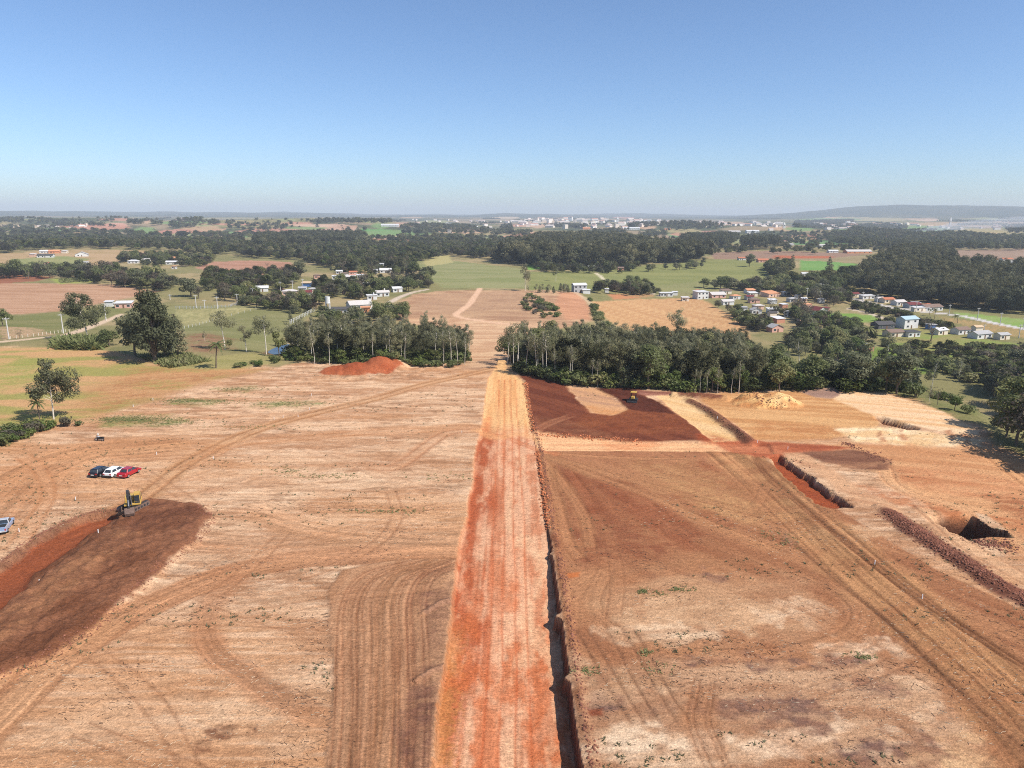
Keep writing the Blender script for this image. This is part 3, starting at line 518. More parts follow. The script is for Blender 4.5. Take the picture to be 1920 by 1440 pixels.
bankl = sstep(-.02, .08, dl) * sstep(.42, .3, dl)
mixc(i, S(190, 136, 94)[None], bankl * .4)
ZONE[i[inn > .1]] = zr
for k, off in enumerate([-2.6, -1.1, .35, 1.75]):
    stroke([(off, -100), (off + .1, 40), (off + .2, 60), (off + .15, 85), (off - .2, 115), (off - .5, 150), (off - .9, 185)], 1.0, (206, 120, 72), None, a=.12, ruts=(0,), rut_col=(192, 100, 58), rut_a=.75, rut_w=.13, depth=.04, seed=390 + k, world=True)
stroke([(905, 812), (940, 815), (975, 828), (1005, 840), (1040, 850)], 1.5, (206, 130, 84), None, a=.4, ruts=(-.5, .6), rut_col=(184, 96, 58), rut_a=.7, rut_w=.25, depth=.08, seed=395)
stroke([(895, 806), (930, 818), (975, 812), (1010, 822)], 2.5, (232, 170, 112), None, a=.5, soft=.8, seed=396)
# ponds
PONDS = []
for pts in [[(486, 661), (500, 656), (525, 654), (540, 655), (536, 661), (505, 664)], [(1520, 650), (1540, 645), (1556, 650), (1550, 662), (1535, 662)], [(1545, 668), (1560, 664), (1578, 670), (1565, 676)]]:
    w = area(pts, (120, 92, 66), (104, 84, 60), seed=400, soft=.8, jag=.6, dz=-.8, edge=1.2)
    PONDS.append(w)
# ------------------------------------------------------------------ materials
def nodes(name):
    mt = bpy.data.materials.new(name); mt.use_nodes = True
    nt = mt.node_tree; b = nt.nodes['Principled BSDF']; return mt, nt, b
def N(nt, t, **k):
    n = nt.nodes.new(t)
    for a, v in k.items(): setattr(n, a, v)
    return n
def mat(name, col, rough=.8, spec=.2, metal=0.0, var=.12, scale=2.0, coat=0.0):
    """plain surface with a little grime variation"""
    mt, nt, b = nodes(name)
    tc = N(nt, 'ShaderNodeTexCoord'); ns = N(nt, 'ShaderNodeTexNoise'); ns.inputs['Scale'].default_value = scale; ns.inputs['Detail'].default_value = 4
    nt.links.new(tc.outputs['Object'], ns.inputs['Vector'])
    mr = N(nt, 'ShaderNodeMapRange'); mr.inputs['From Min'].default_value = .3; mr.inputs['From Max'].default_value = .7
    mr.inputs['To Min'].default_value = 1 - var; mr.inputs['To Max'].default_value = 1 + var
    nt.links.new(ns.outputs['Fac'], mr.inputs['Value'])
    mx = N(nt, 'ShaderNodeVectorMath', operation='SCALE'); mx.inputs[0].default_value = col[:3]
    nt.links.new(mr.outputs[0], mx.inputs['Scale']); nt.links.new(mx.outputs[0], b.inputs['Base Color'])
    b.inputs['Roughness'].default_value = rough; b.inputs['Specular IOR Level'].default_value = spec
    b.inputs['Metallic'].default_value = metal; b.inputs['Coat Weight'].default_value = coat
    return mt
def soil_material():
    mt, nt, b = nodes('soil'); L = nt.links.new
    at = N(nt, 'ShaderNodeAttribute', attribute_name='soil_colour'); tc = N(nt, 'ShaderNodeTexCoord')
    def noise(scale, detail, rough, stretch=(1, 1, 1), dist=0.0, rotz=0.0):
        mp = N(nt, 'ShaderNodeMapping'); mp.inputs['Scale'].default_value = stretch; mp.inputs['Rotation'].default_value = (0, 0, rotz); L(tc.outputs['Object'], mp.inputs['Vector'])
        n = N(nt, 'ShaderNodeTexNoise'); n.inputs['Scale'].default_value = scale; n.inputs['Detail'].default_value = detail; n.inputs['Roughness'].default_value = rough; n.inputs['Distortion'].default_value = dist
        L(mp.outputs[0], n.inputs['Vector']); return n.outputs['Fac']
    def remap(v, a, b_, c, d):
        q = N(nt, 'ShaderNodeMapRange'); q.inputs['From Min'].default_value = a; q.inputs['From Max'].default_value = b_; q.inputs['To Min'].default_value = c; q.inputs['To Max'].default_value = d; L(v, q.inputs['Value']); return q.outputs[0]
    def mul(a, b_):
        q = N(nt, 'ShaderNodeMath', operation='MULTIPLY'); L(a, q.inputs[0]); L(b_, q.inputs[1]); return q.outputs[0]
    n1 = noise(1.1, 8, .74, (1, 1.9, 1)); n2 = noise(4.6, 5, .78); n3 = noise(1.5, 6, .72, (.8, 4.5, 1), 1.4, .06); n4 = noise(.22, 3, .5)
    # dry stems and clods: small dark flecks that come in patches
    mp2 = N(nt, 'ShaderNodeMapping'); mp2.inputs['Scale'].default_value = (1, 2.2, 1); L(tc.outputs['Object'], mp2.inputs['Vector'])
    vo = N(nt, 'ShaderNodeTexVoronoi'); vo.inputs['Scale'].default_value = 1.25; L(mp2.outputs[0], vo.inputs['Vector'])
    fl = remap(vo.outputs['Distance'], .06, .18, .80, 0.0); pm = remap(n4, .46, .60, 0.0, 1.0)
    iv = N(nt, 'ShaderNodeMath', operation='SUBTRACT'); iv.inputs[0].default_value = 1.0; L(mul(fl, pm), iv.inputs[1])
    f = mul(mul(remap(n1, .28, .72, .74, 1.25), remap(n2, .33, .67, .66, 1.30)), mul(remap(n3, .34, .64, .80, 1.14), iv.outputs[0]))
    sc = N(nt, 'ShaderNodeVectorMath', operation='SCALE'); L(at.outputs['Color'], sc.inputs[0]); L(f, sc.inputs['Scale']); L(sc.outputs[0], b.inputs['Base Color'])
    ad = N(nt, 'ShaderNodeMath', operation='MULTIPLY_ADD'); L(n2, ad.inputs[0]); ad.inputs[1].default_value = .35; L(n1, ad.inputs[2])
    bp = N(nt, 'ShaderNodeBump'); bp.inputs['Strength'].default_value = 1.0; bp.inputs['Distance'].default_value = .24
    L(ad.outputs[0], bp.inputs['Height']); L(bp.outputs[0], b.inputs['Normal'])
    b.inputs['Roughness'].default_value = 1.0; b.inputs['Specular IOR Level'].default_value = 0.05
    return mt
SOIL = soil_material()
def leaf_material(name, c0, c1, c2=None, trans=.40):
    mt, nt, b = nodes(name); L = nt.links.new
    oi = N(nt, 'ShaderNodeObjectInfo'); tc = N(nt, 'ShaderNodeTexCoord')
    ns = N(nt, 'ShaderNodeTexNoise'); ns.inputs['Scale'].default_value = .55; ns.inputs['Detail'].default_value = 3; L(tc.outputs['Object'], ns.inputs['Vector'])
    ad = N(nt, 'ShaderNodeMath', operation='ADD'); sb = N(nt, 'ShaderNodeMath', operation='MULTIPLY_ADD'); sb.inputs[1].default_value = 1.3; sb.inputs[2].default_value = -.65
    L(ns.outputs['Fac'], sb.inputs[0]); L(sb.outputs[0], ad.inputs[0]); L(oi.outputs['Random'], ad.inputs[1])
    cr = N(nt, 'ShaderNodeValToRGB'); e = cr.color_ramp.elements
    e[0].color = (*c0, 1); e[0].position = .05; e[1].color = (*c1, 1); e[1].position = .7
    if c2 is not None: q = e.new(1.0); q.color = (*c2, 1)
    L(ad.outputs[0], cr.inputs['Fac']); L(cr.outputs[0], b.inputs['Base Color'])
    b.inputs['Roughness'].default_value = .6; b.inputs['Specular IOR Level'].default_value = .25
    tr = N(nt, 'ShaderNodeBsdfTranslucent'); L(cr.outputs[0], tr.inputs['Color'])
    mx = N(nt, 'ShaderNodeMixShader'); mx.inputs[0].default_value = trans
    L(b.outputs[0], mx.inputs[1]); L(tr.outputs[0], mx.inputs[2]); L(mx.outputs[0], nt.nodes['Material Output'].inputs['Surface'])
    return mt
M = {}
M['gum'] = leaf_material('gum_leaves', (.178, .176, .088), (.275, .262, .140), (.330, .300, .165))
M['broad'] = leaf_material('broad_leaves', (.115, .135, .046), (.200, .215, .078), (.280, .260, .110))
M['dark'] = leaf_material('dark_leaves', (.130, .138, .070), (.205, .205, .108), (.250, .230, .125))
M['deep'] = leaf_material('deep_green_leaves', (.080, .088, .042), (.135, .138, .068), (.175, .165, .085))
M['bright'] = leaf_material('bright_leaves', (.090, .130, .030), (.150, .180, .045), (.200, .200, .070))
M['dry'] = leaf_material('dry_leaves', (.100, .090, .060), (.150, .130, .085), (.170, .120, .085))
M['cane'] = leaf_material('cane_leaves', (.130, .180, .050), (.230, .230, .090), (.280, .240, .120))
M['weed'] = leaf_material('weed_leaves', (.100, .105, .050), (.150, .140, .070), (.160, .115, .070))
M['bark_pale'] = mat('pale_bark', (.60, .54, .45), .9, .1, var=.25, scale=1.2)
M['bark'] = mat('brown_bark', (.15, .115, .085), .9, .1, var=.25, scale=1.2)
M['twig'] = mat('dead_twig', (.13, .085, .060), .95, .05, var=.3)
M['clod'] = mat('soil_clod', tuple(S(138, 92, 72)), 1.0, .05, var=.35, scale=.9)
M['clod_red'] = mat('red_soil_clod', tuple(S(190, 116, 76)), 1.0, .05, var=.35, scale=.9)

# ------------------------------------------------------------------ object helpers
def tag(o, label=None, cat=None, group=None, kind=None):
    if label: o['label'] = label
    if cat: o['category'] = cat
    if group: o['group'] = group
    if kind: o['kind'] = kind
    return o
def mesh_np(name, V, Fc, mats, smooth=False, mi=None):
    """V (n,3), Fc (m,3) or (m,4) array -> mesh"""
    V = np.asarray(V, np.float32); Fc = np.asarray(Fc, np.int32); k = Fc.shape[1]
    me = bpy.data.meshes.new(name)
    me.vertices.add(len(V)); me.vertices.foreach_set('co', V.ravel())
    me.loops.add(Fc.size); me.loops.foreach_set('vertex_index', Fc.ravel())
    me.polygons.add(len(Fc)); me.polygons.foreach_set('loop_start', np.arange(0, Fc.size, k, dtype=np.int32))
    try: me.polygons.foreach_set('loop_total', np.full(len(Fc), k, np.int32))
    except Exception: pass
    me.polygons.foreach_set('use_smooth', np.full(len(Fc), smooth))
    for q in (mats if isinstance(mats, (list, tuple)) else [mats]): me.materials.append(q)
    if mi is not None: me.polygons.foreach_set('material_index', np.asarray(mi, np.int32))
    me.update(calc_edges=True); return me
def ob(name, me, parent=None, loc=None):
    o = bpy.data.objects.new(name, me); COL.objects.link(o)
    if parent: o.parent = parent
    if loc is not None: o.location = loc
    return o
def empty(name, loc, rz=0.0, s=1.0):
    o = bpy.data.objects.new(name, None); COL.objects.link(o); o.empty_display_size = .5
    o.location = loc; o.rotation_euler = (0, 0, rz); o.scale = (s, s, s); return o
class MB:
    """collects boxes, prisms and tubes into one mesh"""
    def __init__(s): s.v = []; s.f = []
    def add(s, V, Fs):
        b = len(s.v); s.v += [tuple(map(float, q)) for q in V]; s.f += [tuple(b + k for k in f) for f in Fs]; return s
    def hexa(s, p):   # 8 corners: 4 bottom ccw, 4 top ccw
        return s.add(p, [(3, 2, 1, 0), (4, 5, 6, 7), (0, 1, 5, 4), (1, 2, 6, 5), (2, 3, 7, 6), (3, 0, 4, 7)])
    def box(s, x0, x1, y0, y1, z0, z1, tx=0.0, ty=0.0):
        return s.hexa([(x0, y0, z0), (x1, y0, z0), (x1, y1, z0), (x0, y1, z0), (x0 + tx, y0 + ty, z1), (x1 - tx, y0 + ty, z1), (x1 - tx, y1 - ty, z1), (x0 + tx, y1 - ty, z1)])
    def prism(s, prof, a0, a1, axis='y', inset=0.0):
        """profile polygon extruded along an axis; prof in the two other axes"""
        n = len(prof); V = []
        for a in (a0, a1):
            for q in prof:
                V.append((q[0], a, q[1]) if axis == 'y' else ((a, q[0], q[1]) if axis == 'x' else (q[0], q[1], a)))
        Fs = [tuple(range(n)), tuple(range(2 * n - 1, n - 1, -1))] + [(k, k + n, (k + 1) % n + n, (k + 1) % n) for k in range(n)]
        return s.add(V, Fs)
    def cyl(s, c, r, a0, a1, axis='y', n=12, r2=None):
        r2 = r if r2 is None else r2; V = []
        for a, rr in ((a0, r), (a1, r2)):
            for k in range(n):
                t = 2 * math.pi * k / n; p, q = c[0] + rr * math.cos(t), c[1] + rr * math.sin(t)
                V.append((p, a, q) if axis == 'y' else ((a, p, q) if axis == 'x' else (p, q, a)))
        return s.add(V, [tuple(range(n)), tuple(range(2 * n - 1, n - 1, -1))] + [(k, k + n, (k + 1) % n + n, (k + 1) % n) for k in range(n)])
    def bar(s, a, b, w, h=None):
        a = Vector(a); b = Vector(b); h = h or w; d = (b - a).normalized()
        u = d.cross(Vector((0, 0, 1))); u = (u if u.length > 1e-3 else Vector((1, 0, 0))).normalized(); v = d.cross(u)
        p = [a - u * w / 2 - v * h / 2, a + u * w / 2 - v * h / 2, a + u * w / 2 + v * h / 2, a - u * w / 2 + v * h / 2]
        return s.hexa(p + [q + (b - a) for q in p])
    def mesh(s, name, mt, bevel=0.0):
        import bmesh
        me = bpy.data.meshes.new(name); me.from_pydata(s.v, [], s.f)
        bm = bmesh.new(); bm.from_mesh(me)
        bmesh.ops.recalc_face_normals(bm, faces=bm.faces)
        if bevel: bmesh.ops.bevel(bm, geom=bm.edges[:], offset=bevel, segments=1, affect='EDGES', clamp_overlap=True)
        bm.to_mesh(me); bm.free(); me.materials.append(mt); me.update(); return me
    def build(s, name, mt, parent=None, bevel=0.0): return ob(name, s.mesh(name, mt, bevel), parent)

# ------------------------------------------------------------------ ground objects (one sheet, divided along its plots, roads and fields)
Zg = Z.reshape(NR, NC)
def ground_z(x, y):
    r = np.clip(np.searchsorted(RY, y) - 1, 0, NR - 2); fy = np.clip((y - RY[r]) / (RY[r + 1] - RY[r]), 0, 1)
    out = 0
    for rr, wt in ((r, 1 - fy), (r + 1, fy)):
        u = (x / halfw(RY[rr]) + 1) / 2 * (NC - 1); c = np.clip(np.floor(u).astype(int), 0, NC - 2); fx = np.clip(u - c, 0, 1)
        out = out + wt * (Zg[rr, c] * (1 - fx) + Zg[rr, c + 1] * fx)
    return out
def zone_at(x, y):
    r = np.clip(np.searchsorted(RY, y), 0, NR - 1); c = np.clip(np.round((x / halfw(RY[r]) + 1) / 2 * (NC - 1)).astype(int), 0, NC - 1)
    return ZONE.reshape(NR, NC)[r, c]
def gz(x, y): return float(ground_z(np.float64(x), np.float64(y)))
C = np.clip(C, 0.005, .8)
ids = np.arange(NR * NC).reshape(NR, NC)
quads = np.stack([ids[:-1, :-1], ids[:-1, 1:], ids[1:, 1:], ids[1:, :-1]], -1).reshape(-1, 4)
fz = ZONE[quads[:, 0]]
GLAB = {'ground': ('bare pale building plot and open grassland running to the horizon', 'ground'), 'dirt_road': ('straight pale and red earth road cut through the middle of the plot', 'road'),
 'side_road': ('pale earth side road branching right from the main earth road', 'road'), 'graded_strip': ('strip of graded brown soil with long blade lines left of the road', 'soil'),
 'excavated_pit': ('shallow red excavation beside the excavator', 'pit'), 'spoil_bank': ('long bank of dark brown spoil in front of the excavator', 'soil'), 'soil_mound': ('mound of orange soil at the edge of the left grove', 'mound'),
 'brown_fill': ('dark reddish brown fill beyond the side road', 'soil'), 'ochre_cut': ('ochre levelled ground with soil piles beyond the trench ridge', 'soil'), 'pale_cut': ('pale cream cut strip of bare subsoil', 'soil'),
 'trench': ('narrow trench with a red floor and a dark right-hand wall', 'trench'), 'open_hole': ('ragged dark hole with a pale lip at the right edge', 'hole'),
 'country_lane': ('pale unpaved lanes crossing the countryside', 'road'), 'grass_field': ('patchy green and brown field left of the plot', 'field'), 'stubble_field': ('dry tan stubble field', 'field'),
 'ploughed_field': ('ploughed brown field', 'field'), 'green_field': ('bright green crop field', 'field'), 'pasture': ('olive green grazing pasture', 'field'), 'cleared_slope': ('cleared brown slope beyond the first grove', 'slope')}
for k, nm in ZNAMES.items():
    q = quads[fz == k]
    if not len(q): continue
    used, inv = np.unique(q, return_inverse=True)
    me = mesh_np(nm, np.stack([X[used], Y[used], Z[used]], 1), inv.reshape(-1, 4), SOIL, smooth=True)
    at = me.attributes.new('soil_colour', 'FLOAT_COLOR', 'POINT')
    at.data.foreach_set('color', np.concatenate([C[used], np.ones((len(used), 1), np.float32)], 1).astype(np.float32).ravel())
    tag(ob(nm, me), GLAB[nm][0], None, None, 'structure')
mw, nt, b = nodes('pond_water'); b.inputs['Base Color'].default_value = (.03, .035, .03, 1); b.inputs['Roughness'].default_value = .06; b.inputs['Specular IOR Level'].default_value = .6
for w in PONDS:
    c = w.mean(0); zc_ = float(HB(c[0], c[1])) - .35
    o = ob('pond', mesh_np('pond', [(p[0], p[1], zc_) for p in (c + (w - c) * 1.15)], [list(range(len(w)))], mw)); tag(o, 'small still pond reflecting the sky', None, None, 'structure')
HS = [
 # far left farm
 (101, 475, 18, 'orange brick barn of the farm on the far left hill', 'orange', 'orange', 'gable', -10, .6, 1, 'x', 2), (84, 483, 27, 'long white farmhouse with dark roof in front of the orange barn', 'white', 'dark', 'gable', -8, .4, 1, 'x', 4), (84, 475, 18, 'white-roofed farm building behind the long white farmhouse', 'white', 'white', 'gable', -8, .5, 1, 'x', 2), (60, 481, 10, 'small salmon shed left of the long white farmhouse', 'salmon', 'pale', 'shed', 0, .8, 1, 'x', 1),
 (153, 481, 21, 'white house with grey gable roof alone on the far left hill', 'white', 'grey', 'gable', 20, .6, 1, 'y', 2), (120, 475, 9, 'tiny pale shed between the barn and the lone white house', 'cream', 'pale', 'shed', 0, .8, 1, 'x', 1),
 (249, 494, 18, 'white flat-roofed house left of a dark tree in the far left hamlet', 'white', 'white', 'hip', -6, .6, 1, 'x', 3), (273, 491, 13, 'white house right of a dark tree in the far left hamlet', 'white', 'pale', 'gable', 0, .6, 1, 'x', 2), (328, 488, 16, 'orange roofed house on the far left hill', 'orange', 'orange', 'gable', 0, .6, 1, 'x', 2), (324, 496, 25, 'low white house in front of the orange roofed house', 'white', 'white', 'gable', -4, .4, 1, 'x', 3), (200, 503, 8, 'tiny white house among the belt trees', 'white', 'pale', 'gable', 0, .7, 1, 'x', 1), (109, 511, 14, 'grey shed behind the belt of trees at left', 'grey', 'pale', 'gable', 0, .6, 1, 'x', 1),
 (231, 578, 28, 'pink house with white roof by the lane behind the giant tree', 'pink', 'white', 'shed', -8, .6, 1, 'x', 3), (204, 575, 13, 'small white garden wall shed left of the pink house', 'white', 'white', 'flat', -8, .4, 1, 'x', 1),
 (492, 547, 21, 'small white house at the left end of the hamlet', 'white', 'white', 'gable', -14, .7, 1, 'x', 2), (543, 554, 26, 'salmon house with pale roof in the left hamlet', 'salmon', 'pale', 'hip', -10, .6, 1, 'x', 3), (573, 556, 22, 'white house with maroon roof in the left hamlet', 'white', 'maroon', 'gable', -8, .7, 1, 'x', 2), (574, 538, 16, 'blue shed with tan roof behind the maroon roof', 'blue', 'tan', 'shed', 0, .8, 1, 'x', 1), (460, 545, 10, 'grey open shed on the pasture', 'grey', 'grey', 'shed', 0, .8, 1, 'x', 1),
 (634, 524, 22, 'low white walled yard building of the left hamlet', 'white', 'white', 'flat', -4, .5, 1, 'x', 3), (655, 525, 22, 'white house at the middle of the left hamlet', 'white', 'pale', 'gable', 6, .6, 1, 'x', 3), (662, 516, 13, 'red roofed house among the white yards', 'white', 'red', 'gable', 10, .7, 1, 'x', 2), (636, 514, 11, 'small white house at the back of the left hamlet', 'white', 'white', 'gable', 0, .7, 1, 'x', 2), (676, 522, 12, 'white cube house right of the white yards', 'white', 'white', 'flat', 8, .8, 1, 'x', 2), (723, 512, 21, 'white two-part house in front of the back wood', 'white', 'white', 'gable', 4, .7, 1, 'x', 3), (716, 505, 7, 'small white annex behind the two-part house', 'white', 'white', 'flat', 0, .8, 2, 'x', 1),
 (746, 548, 18, 'white roofed house by the bend of the lane', 'white', 'white', 'gable', -22, .7, 1, 'x', 2), (718, 556, 24, 'white house with a chimney beside the lane', 'white', 'pale', 'gable', -16, .6, 1, 'x', 3), (698, 562, 18, 'white terrace wall house left of the chimney house', 'white', 'white', 'flat', -16, .5, 1, 'x', 2),
 (678, 580, 42, 'big white house with pale gabled roof near the grove', 'white', 'pale', 'gable', -24, .7, 1, 'x', 4), (640, 589, 34, 'long low house with dark tiled roof beside the water tower', 'white', 'dark', 'gable', -6, .45, 1, 'x', 5), (686, 586, 16, 'orange open shed in front of the big white house', 'orange', 'orange', 'flat', -10, .6, 1, 'x', 2),
 # right hamlet
 (1088, 549, 25, 'grey two-storey house with white roof beyond the cleared slope', 'grey', 'white', 'gable', -10, .6, 2, 'x', 3), (1100, 551, 14, 'white shed beside the grey two-storey house', 'white', 'white', 'flat', -8, .6, 1, 'x', 1), (1138, 549, 7, 'tiny white shed among the trees', 'white', 'white', 'flat', 0, .8, 1, 'x', 1), (1250, 556, 24, 'long low white house with flat roof above the ploughed field', 'white', 'white', 'flat', -4, .4, 1, 'x', 4), (1266, 554, 9, 'white annex right of the long low house', 'white', 'white', 'flat', 0, .6, 1, 'x', 1),
 (1318, 561, 24, 'tall white two-storey cube house at the field corner', 'white', 'white', 'flat', 16, .7, 2, 'x', 3), (1348, 559, 28, 'pink gabled house right of the tall white cube house', 'pink', 'pale', 'gable', 8, .7, 1, 'x', 3), (1366, 572, 23, 'white house with pale roof below the pink gabled house', 'white', 'pale', 'gable', 12, .6, 1, 'x', 2), (1419, 589, 19, 'small white house with a pink porch tower', 'white', 'grey', 'gable', 0, .7, 1, 'y', 2), (1397, 584, 9, 'open white carport left of the pink porch house', 'white', 'grey', 'flat', 0, .8, 1, 'x', 1),
 (1452, 557, 30, 'large salmon shed with long sloping roof', 'salmon', 'orange', 'shed', -24, .7, 1, 'x', 2), (1472, 578, 13, 'small brick house with white flat roof', 'brick', 'white', 'flat', 18, .8, 1, 'x', 1), (1450, 570, 14, 'white roofed shed among the garden trees', 'white', 'white', 'shed', 0, .8, 1, 'x', 1), (1464, 606, 20, 'brick shed with bright white sheet roof', 'brick', 'white', 'shed', 22, .8, 1, 'x', 1), (1458, 623, 25, 'pink house with grey gable roof at the forest edge', 'pink', 'grey', 'gable', 14, .7, 1, 'y', 2), (1450, 594, 14, 'dark roofed cottage in the hedge', 'cream', 'dark', 'gable', -10, .7, 1, 'x', 1),
 (1542, 590, 30, 'white house with maroon roof on the lawn', 'white', 'maroon', 'gable', -28, .7, 1, 'y', 2), (1541, 568, 10, 'small grey hut behind the maroon-roofed house', 'grey', 'grey', 'flat', 0, .8, 1, 'x', 1), (1628, 659, 25, 'brick hut with grey roof by the ponds', 'brick', 'grey', 'gable', 10, .6, 1, 'y', 1),
 (1629, 561, 27, 'white terrace house at the top of the lane', 'white', 'white', 'flat', -12, .4, 1, 'x', 3), (1652, 566, 14, 'white house left of the red roof on the lane', 'white', 'pale', 'gable', -12, .7, 1, 'x', 1), (1668, 568, 23, 'house with bright red tiled roof along the lane', 'cream', 'red', 'gable', -12, .6, 1, 'x', 2), (1690, 573, 22, 'white house with pale roof along the lane', 'white', 'pale', 'gable', -12, .7, 1, 'x', 2), (1716, 578, 27, 'house with dark maroon roof along the lane', 'grey', 'maroon', 'gable', -12, .6, 1, 'x', 3), (1752, 583, 40, 'long white house with brown roof at the end of the lane row', 'white', 'brown', 'gable', -14, .5, 1, 'x', 4), (1728, 584, 34, 'pale garden wall building before the maroon roof', 'cream', 'white', 'flat', -12, .25, 1, 'x', 2),
 (1662, 617, 36, 'dark wooden house with black roof at the left of the house row', 'dark', 'dark', 'gable', -10, .6, 1, 'x', 3), (1708, 616, 34, 'two-storey white house with light blue roof', 'white', 'light_blue', 'gable', -16, .6, 2, 'x', 2), (1714, 632, 28, 'white lower block with black roof below the light blue roof', 'white', 'dark', 'flat', -14, .6, 1, 'x', 3), (1681, 632, 32, 'low house with wide brown roof at the left of the white lower block', 'cream', 'brown', 'gable', -10, .6, 1, 'x', 2), (1749, 618, 14, 'bright blue shed between the white houses', 'blue', 'grey', 'flat', -10, .8, 1, 'x', 1), (1768, 628, 25, 'pale pink house with white roof right of the blue shed', 'cream', 'white', 'gable', -18, .7, 1, 'x', 2), (1808, 627, 30, 'white house with brown-grey roof in the middle of the row', 'white', 'brown', 'gable', -16, .6, 1, 'x', 3), (1846, 635, 40, 'white house with wide grey roof and dark porch', 'white', 'grey', 'gable', -18, .5, 1, 'x', 3), (1884, 637, 24, 'beige house at the right end of the row', 'cream', 'grey', 'gable', -14, .6, 1, 'x', 2), (1836, 622, 16, 'tan roofed house behind the row', 'cream', 'tan', 'gable', -10, .7, 1, 'x', 1),
 # farther right
 (1510, 518, 12, 'small white farmhouse beside the conifers', 'white', 'white', 'gable', 0, .7, 1, 'x', 1), (1502, 527, 18, 'grey roofed house in the trees below the crop field', 'white', 'grey', 'gable', 8, .6, 1, 'x', 2), (1548, 540, 20, 'white house among dark trees by the hamlet poles', 'white', 'white', 'flat', -6, .6, 1, 'x', 2), (1565, 518, 7, 'tiny pale house in the wood', 'white', 'pale', 'gable', 0, .7, 1, 'x', 1), (1110, 505, 14, 'white house at the wood edge on the pasture', 'white', 'white', 'gable', 0, .6, 1, 'x', 2), (1165, 507, 12, 'brown hut under the wood edge', 'brick', 'brown', 'gable', 0, .6, 1, 'x', 1),
 (1612, 475, 50, 'long orange factory shed in the middle distance', 'orange', 'pale', 'gable', -4, .3, 1, 'x', 5), (1563, 474, 18, 'white shed left of the orange factory shed', 'white', 'white', 'gable', 0, .5, 1, 'x', 2), (1545, 463, 22, 'long white farm shed behind the small wood', 'white', 'pale', 'gable', 0, .4, 1, 'x', 2), (1485, 460, 8, 'small white hut in the dry field', 'white', 'white', 'flat', 0, .8, 1, 'x', 1), (1660, 451, 28, 'white villa in the dark wood', 'white', 'white', 'flat', 0, .5, 2, 'x', 4),
 (1432, 492, 20, 'pink house with red roof on the pasture', 'pink', 'red', 'gable', 0, .6, 1, 'x', 2), (1392, 488, 14, 'house with red roof at the far edge of the pasture', 'white', 'red', 'gable', 0, .6, 1, 'x', 2), (1445, 496, 10, 'white house right of the pink red-roofed house', 'white', 'pale', 'gable', 0, .6, 1, 'x', 1), (1770, 502, 22, 'pinkish two-part villa in front of the plantation', 'salmon', 'brown', 'gable', 0, .6, 1, 'x', 3), (1830, 514, 20, 'white roofed shed in the right valley', 'white', 'white', 'shed', 0, .6, 1, 'x', 1), (1882, 512, 18, 'white house in the right valley by the green patch', 'white', 'white', 'gable', 0, .6, 1, 'x', 2), (1908, 508, 14, 'pale house at the right picture edge of the valley', 'cream', 'pale', 'gable', 0, .6, 1, 'x', 1), (1818, 492, 22, 'terracotta roofed row house near the brown field', 'cream', 'red', 'gable', 0, .5, 1, 'x', 2), (1838, 489, 18, 'dark red roofed villa near the brown field', 'brick', 'maroon', 'gable', 0, .6, 1, 'x', 2), (1862, 491, 20, 'orange roofed house of the right village', 'white', 'orange', 'gable', 0, .5, 1, 'x', 2), (1890, 490, 20, 'white house with red roof of the right village', 'white', 'red', 'gable', 0, .5, 1, 'x', 2), (1912, 494, 18, 'brown roofed house at the right edge of the village', 'cream', 'brown', 'gable', 0, .5, 1, 'x', 2),
 (731, 425, 33, 'long white warehouse below the left skyline trees', 'white', 'white', 'gable', 0, .3, 2, 'x', 3), (834, 421, 36, 'large pale factory hall on the middle skyline', 'white', 'pale', 'flat', 0, .3, 2, 'x', 4), (1094, 438, 14, 'white shed under the town in front of dark trees', 'white', 'white', 'gable', 0, .4, 2, 'x', 2), (1100, 430, 14, 'orange roofed warehouse in front of the town', 'orange', 'orange', 'gable', 0, .4, 2, 'x', 2), (1186, 431, 28, 'row of white warehouses in front of the town', 'white', 'white', 'gable', 0, .3, 2, 'x', 4), (1252, 431, 12, 'orange brick block in front of the right part of the town', 'orange', 'pale', 'flat', 0, .5, 2, 'x', 2), (1412, 437, 24, 'white factory frame building by the brown fields', 'white', 'white', 'gable', 0, .4, 2, 'x', 3), (1378, 436, 22, 'pale long shed left of the white factory frame', 'white', 'pale', 'gable', 0, .4, 1, 'x', 2), (1582, 421, 18, 'bright white flat building on the right skyline', 'white', 'white', 'flat', 0, .4, 2, 'x', 2), (768, 446, 20, 'white quarry yard building right of the green field', 'white', 'white', 'flat', 0, .4, 1, 'x', 2), (948, 430, 14, 'white two-storey block left of the town', 'white', 'white', 'flat', 0, .5, 2, 'x', 2), (872, 434, 18, 'brown roofed farm below the factory hall', 'cream', 'brown', 'gable', 0, .4, 1, 'x', 2)]

_hp = hit([(a[0], a[1]) for a in HS]); HOUSE_R = np.hypot(_hp[:, 0], _hp[:, 1]); HOUSE_A = np.arctan2(_hp[:, 0], _hp[:, 1]); HOUSE_W = np.array([a[2] for a in HS]) / F
def clear_of_houses(x, y):
    """no tree inside a house or right in front of it"""
    r = math.hypot(x, y); a = math.atan2(x, y)
    return not np.any((abs(a - HOUSE_A) < HOUSE_W * .5 + 2.0 / r) & (r > HOUSE_R - np.minimum(34, HOUSE_R * .065)) & (r < HOUSE_R + 9))
